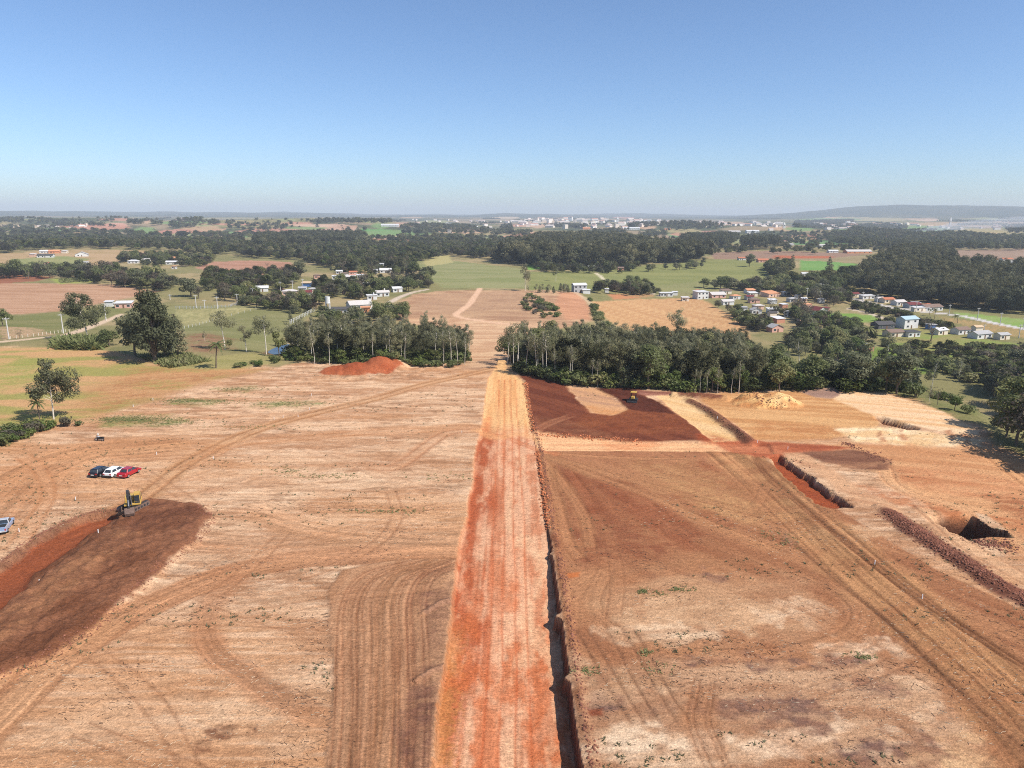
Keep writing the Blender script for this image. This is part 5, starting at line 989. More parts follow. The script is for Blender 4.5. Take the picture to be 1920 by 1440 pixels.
NW += far_wood('valley_wood', [[(-250, 448), (0, 447), (200, 445), (300, 452), (450, 452), (480, 470), (380, 484), (335, 472), (200, 467), (90, 468), (-20, 478), (-250, 480)]], ['dark', 'broad', 'gum', 'dry', 'bright'], 'wide dark wood across the valley on the left', 8, 14, 10, 34)
NW += far_wood('distant_wood', [[(-250, 424), (140, 432), (300, 442), (500, 440), (500, 446), (300, 448), (-250, 446)], [(330, 414), (375, 412), (380, 428), (310, 430)], [(100, 414), (140, 414), (140, 426), (100, 427)], [(240, 416), (310, 416), (300, 424), (240, 424)],
    [(425, 422), (520, 420), (540, 428), (500, 436), (430, 430)], [(-250, 412), (100, 412), (100, 420), (-250, 424)], [(380, 416), (440, 416), (440, 421), (380, 424)]], ['dark', 'tallgum', 'broad', 'dry'], 'far dark tree masses below the left skyline', 10, 16, 22, 35, 1.5, 1.6)
NW += far_wood('distant_wood', [[(560, 414), (700, 414), (720, 420), (600, 420)], [(715, 412), (734, 410), (734, 418), (716, 420)], [(690, 450), (760, 446), (900, 446), (1000, 452), (985, 462), (760, 458)], [(750, 426), (880, 424), (900, 438), (760, 440)], [(900, 430), (1000, 436), (990, 442), (900, 441)], [(1110, 434), (1180, 432), (1170, 440), (1110, 441)], [(1205, 436), (1250, 434), (1252, 444), (1205, 446)], [(1250, 424), (1330, 424), (1330, 432), (1250, 434)]], ['dark', 'tallgum', 'broad'], 'far tree masses around the middle fields below the town', 9, 15, 17, 36, 1.4, 1.4)
NW += far_wood('distant_wood', [[(1275, 456), (1350, 448), (1385, 452), (1370, 466), (1290, 470)], [(1390, 462), (1460, 460), (1460, 468), (1390, 470)]], ['tallgum'], 'small tall wood block right of the middle wood', 17, 23, 10, 37)
NW += far_wood('right_wood', [[(1540, 440), (1640, 434), (1720, 440), (1800, 440), (1880, 448), (2100, 446), (2100, 466), (1720, 470), (1640, 468), (1560, 458)], [(1590, 424), (1650, 422), (1660, 432), (1600, 434)]], ['dark', 'tallgum', 'broad'], 'dark wood under the drifting smoke on the right', 11, 16, 13, 38, 1.2, 1.3)
NW += far_wood('gum_plantation', [[(1600, 545), (1700, 540), (1800, 545), (1960, 555), (2150, 580), (2150, 605), (1990, 592), (1860, 586), (1760, 575), (1660, 560)], [(1640, 498), (1720, 494), (1800, 505), (1960, 516), (2150, 540), (2150, 575), (1960, 552), (1800, 540), (1680, 530), (1600, 530)], [(1690, 475), (1760, 478), (1790, 490), (1720, 494), (1660, 490)]], ['tallgum', 'gum', 'dark'], 'dense dark eucalyptus plantation behind the right-hand lane', 13, 19, 6.0, 39)
NW += far_wood('hillside_wood', [[(1480, 530), (1560, 520), (1640, 510), (1650, 540), (1560, 545), (1490, 540)], [(1440, 500), (1480, 497), (1480, 520), (1440, 520)]], ['dark', 'broad', 'palm'], 'dark leafy wood between the right hamlet and the green crop field', 8, 13, 6.0, 40)
NW += far_wood('skyline_wood', [[(1180, 420), (1360, 424), (1360, 430), (1180, 428)], [(1490, 416), (1600, 414), (1600, 424), (1490, 428)], [(1640, 420), (1700, 424), (1700, 432), (1650, 430)], [(1880, 424), (2000, 424), (2000, 440), (1890, 440)], [(940, 424), (960, 424), (960, 436), (940, 438)], [(1040, 420), (1100, 424), (1100, 430), (1040, 428)]], ['dark', 'tallgum'], 'dark tree clumps between the distant town houses', 12, 18, 20, 41, 1.5, 2.0)
NW += far_wood('forest_back', [[(960, 672), (1060, 660), (1240, 655), (1390, 655), (1425, 690), (1420, 734), (1200, 726), (1075, 716), (1010, 700)]], ['gum', 'saplinggum', 'dark'], 'dense mass of trees filling the right-hand forest behind its front trunks', 8.5, 12, 4.0, 42, 1.1)
NW += far_wood('grove_back', [[(540, 668), (640, 676), (860, 678), (872, 650), (700, 630), (600, 632), (550, 650)]], ['gum', 'saplinggum'], 'mass of slim trees filling the left-hand grove', 7.0, 10, 4.2, 43, 1.05)
NW += far_wood('undergrowth', [[(960, 694), (1070, 720), (1200, 727), (1420, 734), (1700, 738), (1700, 700), (1400, 690), (1060, 690)], [(540, 676), (640, 683), (870, 683), (870, 660), (545, 660)]], ['bush', 'brightbush', 'bright'], 'green undergrowth on the forest floor', 2.0, 5.0, 3.2, 44, 1.2)
BELTS = [('hamlet_greenery', [[(400, 548), (480, 552), (600, 560), (615, 584), (560, 590), (480, 580), (400, 562)], [(590, 526), (700, 530), (760, 524), (800, 524), (812, 540), (745, 552), (700, 562), (620, 562), (585, 548)], [(620, 508), (760, 500), (800, 512), (740, 518), (640, 516)]], ['broad', 'dark', 'dry'], 'dense greenery filling the gardens of the left hamlet', 3.5, 7.5, 7.5, 51, 1.2),
 ('hamlet_greenery', [[(1250, 538), (1310, 536), (1360, 543), (1480, 556), (1590, 572), (1600, 552), (1540, 530), (1460, 526), (1400, 536)], [(1440, 588), (1490, 598), (1500, 625), (1540, 642), (1640, 645), (1610, 610), (1520, 604), (1490, 578)], [(1370, 568), (1400, 584), (1440, 612), (1500, 640), (1440, 628), (1400, 618)], [(1470, 640), (1640, 648), (1660, 668), (1480, 660)]], ['broad', 'dark', 'dry', 'bright'], 'dense greenery filling the gardens of the right hamlet', 4, 8, 6.5, 52, 1.2),
 ('tree_belt', [[(-40, 516), (60, 508), (150, 508), (280, 520), (345, 536), (300, 548), (200, 534), (100, 520), (-40, 526)], [(225, 482), (330, 480), (400, 488), (390, 500), (300, 500), (225, 494)], [(390, 514), (470, 518), (540, 510), (560, 522), (545, 545), (470, 548), (380, 545)], [(1110, 540), (1210, 538), (1240, 550), (1210, 556), (1120, 554)], [(1000, 500), (1060, 496), (1200, 498), (1190, 512), (1010, 512)]], ['dark', 'broad', 'dry'], 'belt of mixed trees between the fields', 5, 10, 8.0, 53, 1.25),
 ('scrub', [[(1660, 640), (1780, 650), (1960, 655), (1960, 740), (1880, 745), (1820, 715), (1720, 690), (1650, 660)], [(1600, 565), (1660, 580), (1740, 592), (1700, 598), (1640, 590), (1600, 580)], [(1640, 600), (1760, 604), (1800, 612), (1760, 620), (1650, 612)]], ['bush', 'drybush', 'broad', 'dry'], 'rough scrub on the slope below the right house row', 2.0, 5.0, 5.0, 54, 1.3),
 ('thicket', [[(1862, 760), (1905, 780), (1960, 806), (2080, 875), (2300, 965), (2300, 780), (2100, 700), (1960, 680), (1905, 700), (1850, 715)]], ['dark', 'broad', 'dry'], 'dense thicket at the right picture edge', 7, 12, 4.5, 55, 1.1),
 ('field_trees', [[(900, 452), (1000, 450), (1000, 470), (900, 474)], [(1330, 466), (1460, 462), (1700, 462), (1700, 474), (1640, 478), (1340, 478)], [(1400, 440), (1540, 436), (1540, 460), (1400, 462)]], ['dark', 'broad'], 'scattered dark trees between the middle-distance fields', 7, 12, 26, 56, 1.3)]
BELTS.append(('hedgerows', [[(px_, py_), (px_ + w_, py_ + s_), (px_ + w_, py_ + s_ + h_), (px_, py_ + h_)] for px_, py_, w_, s_, h_ in [(fr.uniform(-100, 1950), 409 + 44 * fr.random() ** 1.2, fr.uniform(30, 160), fr.uniform(-1.5, 1.5), fr.uniform(.5, 1.6)) for _ in range(80)]], ['dark', 'broad', 'tallgum'], 'dark hedgerows and tree lines between the far fields', 8, 14, 20, 57, 1.4, 1.2, 90))
for q in BELTS: NW += far_wood(*q)
print('far trees', NW)
# ------------------------------------------------------------------ buildings
WALL = {'white': mat('white_wall', (.60, .59, .56), .85, var=.10), 'cream': mat('cream_wall', (.66, .58, .46), .85, var=.08), 'pink': mat('pink_wall', (.62, .36, .28), .85, var=.08),
 'salmon': mat('salmon_wall', (.60, .40, .30), .85, var=.08), 'brick': mat('brick_wall', (.46, .22, .14), .9, var=.18), 'blue': mat('blue_wall', (.07, .16, .36), .8, var=.1), 'grey': mat('grey_wall', (.40, .40, .40), .85, var=.1), 'dark': mat('dark_wood_wall', (.10, .09, .10), .85, var=.15), 'orange': mat('orange_wall', (.60, .26, .13), .85, var=.12)}
ROOF = {'white': mat('white_sheet_roof', (.58, .57, .56), .6, var=.12), 'grey': mat('grey_fibre_roof', (.36, .35, .34), .9, var=.14), 'pale': mat('pale_fibre_roof', (.50, .46, .43), .9, var=.12), 'dark': mat('dark_tile_roof', (.075, .07, .07), .85, var=.2),
 'brown': mat('brown_tile_roof', (.20, .135, .105), .9, var=.18), 'maroon': mat('maroon_tile_roof', (.15, .035, .035), .8, var=.15), 'red': mat('red_tile_roof', (.42, .15, .08), .85, var=.18), 'orange': mat('orange_tile_roof', (.55, .26, .14), .85, var=.15), 'light_blue': mat('light_blue_sheet_roof', (.36, .47, .52), .5, var=.08), 'tan': mat('tan_roof', (.52, .38, .24), .85, var=.12)}
GLASS = mat('window_glass', (.035, .042, .05), .12, .5, var=.2); DOOR = mat('brown_door', (.16, .09, .05), .6, var=.15); TRIM = mat('white_trim', (.7, .7, .68), .7, var=.05)
CONC = mat('concrete', (.52, .50, .47), .9, var=.12)
def house(px, py, wpx, label, wall='white', roof='grey', kind='gable', rz=-12, dr=.75, st=1, ridge='x', win=3, name='house', slope=.42, frames=False, chimney=False, cat='house'):
    x, y = hit1(px, py); z = gz(x, y); d = depth_of(x, y, z); w = wpx * d / F; rz = abs(rz) + 4; dp = min(max(w * dr, 3.0), 14); h = 2.9 * st; a = R(rz)
    hw, hd = w / 2, dp / 2
    e = empty(name, (x - math.sin(a) * hd, y + math.cos(a) * hd, z - .15), a)
    tag(e, label, cat)
    oh = .45; t = .14
    if kind == 'gable':
        rise = (hd if ridge == 'x' else hw) * slope
        if ridge == 'x':
            MB().prism([(-hd, -.4), (hd, -.4), (hd, h), (0, h + rise), (-hd, h)], -hw, hw, 'x').build('wall', WALL[wall], e)
            rf = MB()
            for sg in (-1, 1):
                y0, z0 = sg * (hd + oh), h - oh * slope + .02; p = [(-hw - oh, y0, z0), (hw + oh, y0, z0), (hw + oh, 0, h + rise + .02), (-hw - oh, 0, h + rise + .02)]
                rf.hexa(p + [(q[0], q[1], q[2] + t) for q in p])
        else:
            MB().prism([(-hw, -.4), (hw, -.4), (hw, h), (0, h + rise), (-hw, h)], -hd, hd, 'y').build('wall', WALL[wall], e)
            rf = MB()
            for sg in (-1, 1):
                x0, z0 = sg * (hw + oh), h - oh * slope + .02; p = [(x0, -hd - oh, z0), (x0, hd + oh, z0), (0, hd + oh, h + rise + .02), (0, -hd - oh, h + rise + .02)]
                rf.hexa(p + [(q[0], q[1], q[2] + t) for q in p])
    elif kind == 'hip':
        MB().box(-hw, hw, -hd, hd, -.4, h).build('wall', WALL[wall], e)
        k = min(hw, hd); rise = k * slope; rf = MB().box(-hw - oh, hw + oh, -hd - oh, hd + oh, h, h + .12)
        rf.hexa([(-hw - oh, -hd - oh, h + .13), (hw + oh, -hd - oh, h + .13), (hw + oh, hd + oh, h + .13), (-hw - oh, hd + oh, h + .13), (-hw + k * .95, -hd + k * .95, h + rise), (hw - k * .95, -hd + k * .95, h + rise), (hw - k * .95, hd - k * .95, h + rise), (-hw + k * .95, hd - k * .95, h + rise)])
    else:
        rise = .35 if kind == 'flat' else dp * .16
        MB().hexa([(-hw, -hd, -.4), (hw, -hd, -.4), (hw, hd, -.4), (-hw, hd, -.4), (-hw, -hd, h), (hw, -hd, h), (hw, hd, h + rise), (-hw, hd, h + rise)]).build('wall', WALL[wall], e)
        p = [(-hw - oh, -hd - oh, h + .02), (hw + oh, -hd - oh, h + .02), (hw + oh, hd + oh, h + rise + .03), (-hw - oh, hd + oh, h + rise + .03)]
        rf = MB().hexa(p + [(q[0], q[1], q[2] + t) for q in p])
    ro = rf.build('roof', ROOF[roof], e)
    if chimney: MB().box(hw * .3, hw * .3 + .7, -.3, .4, h, h + rise + 1.3).build('chimney', WALL['white'], ro)
    for s_ in range(st):
        zb_ = s_ * 2.9 + 1.0
        for k in range(win):
            if s_ == 0 and k == win // 2:
                if win > 1: MB().box(-.45 + .2, .45 + .2, -hd - .05, -hd + .05, 0, 2.1).build('door', DOOR, e)
                continue
            xc = -hw + w * (k + .5) / win; ww = min(.75, w / win * .3)
            if frames:
                wo_ = MB().box(xc - ww - .08, xc + ww + .08, -hd - .05, -hd + .04, zb_ - .08, zb_ + 1.18).build('window', TRIM, e)
                MB().box(xc - ww, xc + ww, -hd - .08, -hd - .02, zb_, zb_ + 1.1).build('pane', GLASS, wo_)
            else: MB().box(xc - ww, xc + ww, -hd - .05, -hd + .04, zb_, zb_ + 1.1).build('window', GLASS, e)
        for k in range(2 if dp > 5 else 1):
            yc = -hd + dp * (k + .5) / (2 if dp > 5 else 1)
            MB().box(hw - .04, hw + .05, yc - .6, yc + .6, zb_, zb_ + 1.1).build('window', GLASS, e)
    return e
for k, a in enumerate(HS):
    house(a[0], a[1], a[2], a[3], a[4], a[5], a[6], a[7], a[8], a[9], a[10], a[11], frames=(a[1] > 540 and a[2] > 20), chimney='chimney' in a[3], name='shed' if ('shed' in a[3] or 'hut' in a[3] or 'warehouse' in a[3] or 'barn' in a[3]) else 'house', cat='shed' if ('shed' in a[3] or 'hut' in a[3]) else 'house')
# more small houses half hidden in the gardens
g = np.random.default_rng(15); wl = ['white', 'white', 'cream', 'pink', 'white', 'salmon', 'grey']; rl = ['pale', 'red', 'grey', 'brown', 'orange', 'grey', 'white', 'maroon']
for poly, n, w0, w1, lab, grp in [([(480, 552), (600, 562), (700, 558), (790, 530), (700, 512), (600, 520), (560, 536)], 16, 10, 18, 'small house half hidden by garden trees in the left hamlet', 'half hidden houses of the left hamlet'),
    ([(1240, 556), (1320, 545), (1440, 548), (1600, 568), (1560, 596), (1490, 612), (1420, 600)], 20, 10, 19, 'small house half hidden by garden trees in the right hamlet', 'half hidden houses of the right hamlet'),
    ([(1780, 494), (1930, 490), (1980, 510), (1860, 518), (1790, 508)], 14, 9, 16, 'small house in the village near the right picture edge', 'houses of the right edge village'), ([(40, 500), (330, 490), (340, 510), (120, 512)], 8, 8, 13, 'small house behind the tree belt on the left', 'houses behind the left tree belt'),
    ([(1600, 556), (1700, 572), (1780, 584), (1750, 588), (1640, 574)], 6, 10, 16, 'small house squeezed into the row along the right-hand lane', 'houses along the right-hand lane')]:
    for p in g.permutation(np.array(scatter(poly, n, g, sep=9))):
        d_ = p @ np.array([0, 1]); zc_ = gz(*p); v = np.array([p[0], p[1], zc_ - CAM_H]); dd = v @ fw; px_ = CX + F * (v @ rt) / dd; py_ = CY - F * (v @ up) / dd
        house(px_, py_, w0 + (w1 - w0) * g.random(), lab, wl[g.integers(len(wl))], rl[g.integers(len(rl))], ['gable', 'gable', 'hip', 'shed'][g.integers(4)], g.normal() * 14, .7, 1, 'x' if g.random() < .7 else 'y', 2)['group'] = grp
# water tower by the dark roofed house
x, y = hit1(616, 596); d = depth_of(x, y, gz(x, y)); k_ = d / F; e = empty('water_tower', (x, y, gz(x, y) - .1)); hh = 40 * k_
tag(e, 'white concrete water tower beside the dark-roofed house', 'water tower')
for sx in (-1, 1):
    for sy_ in (-1, 1): MB().box(sx * .9 - .17, sx * .9 + .17, sy_ * .9 - .17, sy_ * .9 + .17, -.3, hh * .72).build('column', CONC, e)
b_ = MB()
for t_ in (.22, .45): b_.box(-.9, .9, -1.0, -.8, hh * t_, hh * t_ + .25); b_.box(-.9, .9, .8, 1.0, hh * t_, hh * t_ + .25); b_.box(-1.0, -.8, -.75, .75, hh * t_, hh * t_ + .25); b_.box(.8, 1.0, -.75, .75, hh * t_, hh * t_ + .25)
b_.build('brace', CONC, e); MB().cyl((0, 0), 1.25, hh * .72, hh, 'z', 16).build('tank', WALL['white'], e); MB().cyl((0, 0), 1.4, hh * .69, hh * .725, 'z', 16).build('platform', CONC, e)
# church tower and slender town towers on the skyline
for (px, py, wpx, hpx, lab) in [(1158, 417, 4, 9, 'white church tower rising over the distant town'), (1470, 428, 4, 10, 'slender white tower among trees right of the town'), (1781, 423, 3, 14, 'tall thin white church spire on the far right slope'), (1116, 417, 5, 6, 'cream apartment block in the distant town'), (1004, 418, 6, 8, 'white apartment block at the left of the distant town'), (1056, 419, 6, 7, 'pale apartment block in the middle of the distant town')]:
    x, y = hit1(px, py); d = depth_of(x, y, gz(x, y)); w = wpx * d / F; h = hpx * d / F
    e = empty('church_tower' if 'church' in lab or 'tower' in lab else 'apartment_block', (x, y, gz(x, y) - 1)); tag(e, lab, 'tower' if 'tower' in lab or 'spire' in lab else 'building')
    MB().box(-w / 2, w / 2, -w / 2, w / 2, -5, h * .75).build('wall', WALL['white'], e)
    if 'block' in lab:
        MB().box(-w / 2 - .5, w / 2 + .5, -w / 2 - .5, w / 2 + .5, h * .75, h * .8).build('roof', ROOF['pale'], e)
        for q in range(4): MB().box(-w * .42, w * .42, -w / 2 - .1, -w / 2 + .2, h * (.1 + .16 * q), h * (.17 + .16 * q)).build('window', GLASS, e)
    else:
        MB().box(-w / 2, w / 2, -w / 2, w / 2, h * .75, h * 1.15, w * .42, w * .42).build('spire', WALL['white'], e); MB().box(-w * .2, w * .2, -w / 2 - .2, -w / 2 + .2, h * .5, h * .65).build('window', GLASS, e)
# the distant town: three plain house shapes copied about
def town_mat(name, c0, c1):
    mt, nt, b = nodes(name); oi = N(nt, 'ShaderNodeObjectInfo'); cr = N(nt, 'ShaderNodeValToRGB'); cr.color_ramp.elements[0].color = (*c0, 1); cr.color_ramp.elements[1].color = (*c1, 1)
    nt.links.new(oi.outputs['Random'], cr.inputs[0]); nt.links.new(cr.outputs[0], b.inputs['Base Color']); b.inputs['Roughness'].default_value = .9; return mt
TW = town_mat('town_wall', (.85, .82, .78), (.62, .52, .42)); TR = town_mat('town_roof', (.42, .20, .13), (.60, .56, .52))
def town_mesh(w, d, h, r):
    Vv = [(-w, -d, -4), (w, -d, -4), (w, d, -4), (-w, d, -4), (-w, -d, h), (w, -d, h), (w, d, h), (-w, d, h), (-w - .5, -d - .5, h + .1), (w + .5, -d - .5, h + .1), (w + .5, d + .5, h + .1), (-w - .5, d + .5, h + .1), (-w - .5, 0, h + r), (w + .5, 0, h + r)]
    me = bpy.data.meshes.new('town_house'); me.from_pydata(Vv, [], [(0, 1, 5, 4), (1, 2, 6, 5), (2, 3, 7, 6), (3, 0, 4, 7), (8, 9, 13, 12), (10, 11, 12, 13), (8, 12, 11), (9, 10, 13), (8, 11, 10, 9)])
    me.materials.append(TW); me.materials.append(TR)
    for q in range(4, 9): me.polygons[q].material_index = 1
    me.update(); return me
TM = [town_mesh(7, 6, 5, 3.0), town_mesh(10, 6, 8, 2.5), town_mesh(14, 8, 6, 3.5), town_mesh(6, 6, 12, .6), town_mesh(9, 7, 9, .8)]
g = np.random.default_rng(77)
def town(pts, n, label, group, smin=.9, smax=1.7):
    for p in scatter(pts, n, g, sep=25):
        o = ob('town_house', TM[g.integers(len(TM))], None, (p[0], p[1], gz(p[0], p[1]))); s = smin + (smax - smin) * g.random() ** 2; s *= 1.25 * max(.55, math.hypot(*p) / 5200)
        o.scale = (s, s, s); o.rotation_euler = (0, 0, g.normal() * .5); tag(o, label, 'house', group)
town([(945, 417), (1000, 413), (1290, 415), (1300, 423), (1180, 428), (960, 428)], 150, 'small pale house in the distant town below the middle skyline', 'houses of the distant town', 1.0, 2.0)
town([(1290, 415), (1480, 419), (1470, 436), (1300, 428)], 55, 'small pale house in the right-hand suburb of the distant town', 'houses of the distant suburb')
town([(1520, 422), (1700, 420), (1930, 425), (1920, 432), (1700, 430), (1530, 438)], 65, 'small pale house on the slope under the long ridge', 'houses under the long ridge')
town([(760, 412), (945, 414), (940, 436), (860, 440), (770, 424)], 26, 'scattered pale house left of the distant town', 'scattered houses left of the town', .7, 1.2)
town([(60, 424), (200, 420), (130, 436), (60, 438)], 18, 'small white house in the far left village', 'houses of the far left village', .6, 1.0)
town([(1250, 440), (1420, 436), (1430, 444), (1260, 448)], 14, 'pale house between the fields in front of the town', 'houses between the far fields', .6, 1.0)

# ------------------------------------------------------------------ poles, fences, stakes
for k, (px, py, top, lab) in enumerate([(17, 636, 595, 'leftmost concrete power pole by the lane'), (119, 625, 588, 'concrete power pole at the lane bend left of the dark eucalyptus'), (199, 601, 568, 'concrete power pole between the dark eucalyptus and the giant tree'), (368, 577, 553, 'power pole just right of the giant tree'), (384, 577, 562, 'short post pole by the board fence'), (408, 579, 556, 'power pole at the board fence'), (445, 568, 551, 'power pole on the pasture right of the board fence'),
    (319, 562, 552, 'power pole half hidden behind the giant tree'), (475, 562, 540, 'power pole left of the small white hamlet house'), (526, 546, 528, 'power pole behind the salmon house'), (549, 547, 526, 'power pole between the salmon and maroon-roofed houses'), (568, 540, 523, 'power pole by the blue shed'),
    (1617, 565, 547, 'first pole at the top of the right-hand lane'), (1644, 571, 552, 'second pole of the right-hand lane'), (1683, 578, 566, 'short pole before the pale roof on the lane'), (1717, 585, 565, 'pole before the maroon roof on the lane'), (1779, 592, 571, 'pole right after the last house of the lane row'), (1832, 601, 577, 'pole on the open stretch of the lane'), (1875, 609, 586, 'pole on the open lane near the right edge'), (1918, 618, 596, 'pole at the right picture edge on the lane'), (1910, 634, 608, 'pole beside the beige house end'), (1845, 620, 608, 'short pole behind the white house row'), (1512, 563, 540, 'pole in the right hamlet garden trees'), (1537, 566, 545, 'pole left of the small grey hut'), (1576, 561, 546, 'pole right of the small grey hut'), (1502, 547, 530, 'pole beside the grey-roofed house'), (1468, 538, 524, 'pole on the dirt strip behind the hamlet')]):
    x, y = hit1(px, py); z = gz(x, y); h = (py - top) * depth_of(x, y, z) / F
    e = empty('power_pole', (x, y, z), .2); tag(e, lab, 'pole', 'power poles')
    MB().cyl((0, 0), .24, -.5, h, 'z', 8, .15).build('shaft', CONC, e)
    MB().box(-1.1, 1.1, -.08, .08, h - .6, h - .42).build('crossarm', CONC, e)
    for q in (-.95, -.4, .4, .95): MB().cyl((q, 0), .06, h - .42, h - .18, 'z', 6).build('insulator', WALL['white'], e)
def fence(pts, n, hgt, lab, mt, rails=(), w=.16):
    line = np.array(hit(pts)); seg = np.r_[0, np.cumsum(np.hypot(*np.diff(line, axis=0).T))]
    e = empty('fence', (line[0][0], line[0][1], gz(*line[0]))); tag(e, lab, 'fence')
    pm = MB().box(-w / 2, w / 2, -w / 2, w / 2, -.3, hgt).mesh('post', mt); prev = None
    for s in np.linspace(0, seg[-1], n):
        x = np.interp(s, seg, line[:, 0]); y = np.interp(s, seg, line[:, 1]); q = Vector((x, y, gz(x, y))) - e.location
        p = ob('post', pm, e, q)
        if prev is not None:
            for r in rails: MB().bar(prev + Vector((0, 0, hgt * r)), q + Vector((0, 0, hgt * r)), .06).build('rail', mt, e)
        prev = q
fence([(544, 608), (566, 597), (590, 584)], 17, 2.3, 'white concrete post fence below the left hamlet', WALL['white'], (.5, .9), .22)
fence([(330, 579), (380, 579), (430, 576), (448, 570)], 24, 1.6, 'grey board fence by the lane poles', WALL['grey'], (.35, .8), .2)
fence([(346, 616), (400, 600), (450, 588), (480, 580)], 16, 1.2, 'thin post fence across the dry pasture', WALL['white'], (), .14)
fence([(20, 636), (70, 630), (130, 622)], 14, 1.1, 'low pale post fence along the left lane', WALL['cream'], (), .16)
STK = mat('white_stake', (.78, .77, .74), .7, var=.05)
sm = MB().box(-.035, .035, -.035, .035, -.15, .62).mesh('survey_stake', STK)
for (px, py, lab) in [(186, 1010, 'white survey stake on the spoil bank near the excavator'), (74, 1091, 'white survey stake between red pit and spoil bank'), (580, 768, 'white survey stake above the haul track'), (531, 783, 'white survey stake below the haul track, leftmost of two'), (559, 782, 'white survey stake below the haul track, rightmost of two'), (514, 786, 'white survey stake furthest left below the haul track'), (584, 742, 'white survey stake high above the haul track'), (400, 860, 'white survey stake right of the haul track bend'), (142, 938, 'white survey stake left of the excavator'), (294, 853, 'white survey stake left of the haul track bend'), (287, 751, 'white survey stake at the field edge by the green weeds'), (250, 763, 'white survey stake at the field edge nearer the lone tree'), (1477, 843, 'white survey stake on the red apron'), (1729, 1122, 'white survey stake beside the diagonal track on the right'), (1640, 1058, 'white survey stake above the diagonal track on the right'), (866, 812, 'white survey stake left of the road junction'), (36, 997, 'white survey stake right of the blue pickup'), (1420, 830, 'white survey stake beyond the side road'), (1345, 788, 'white survey stake on the trench ridge')]:
    x, y = hit1(px, py); o = ob('survey_stake', sm, None, (x, y, gz(x, y))); o.scale = (1.1, 1.1, .9); tag(o, lab, 'stake', 'survey stakes')
# ------------------------------------------------------------------ vehicles
TYRE = mat('tyre_rubber', (.025, .024, .023), .9, .2); RIM = mat('wheel_rim', (.45, .45, .45), .4, .4, .6); BLK = mat('black_plastic', (.03, .03, .03), .6, .3)
PLATE = mat('licence_plate', (.72, .72, .70), .5); LAMP = mat('red_lamp', (.45, .02, .02), .25, .5); HEAD = mat('head_lamp', (.7, .7, .68), .2, .5)
def paint(name, c): return mat(name, c, .28, .5, 0, .04, 3, .6)
YEL = mat('machine_yellow', (.50, .31, .07), .5, .35, 0, .12, 2); DRK = mat('machine_black', (.035, .035, .038), .55, .35, 0, .2, 2); RUST = mat('worn_steel', (.20, .13, .10), .6, .4, .3, .3, 3)
def wheels(e, pos, r, w):
    for (x, y) in pos:
        t = MB().cyl((x, r), r, y - w / 2, y + w / 2, 'y', 16).build('wheel', TYRE, e, .03)
        s = 1 if y > 0 else -1
        MB().cyl((x, r), r * .6, y + s * w / 2 - .02, y + s * (w / 2 + .025), 'y', 12).build('rim', RIM, t)
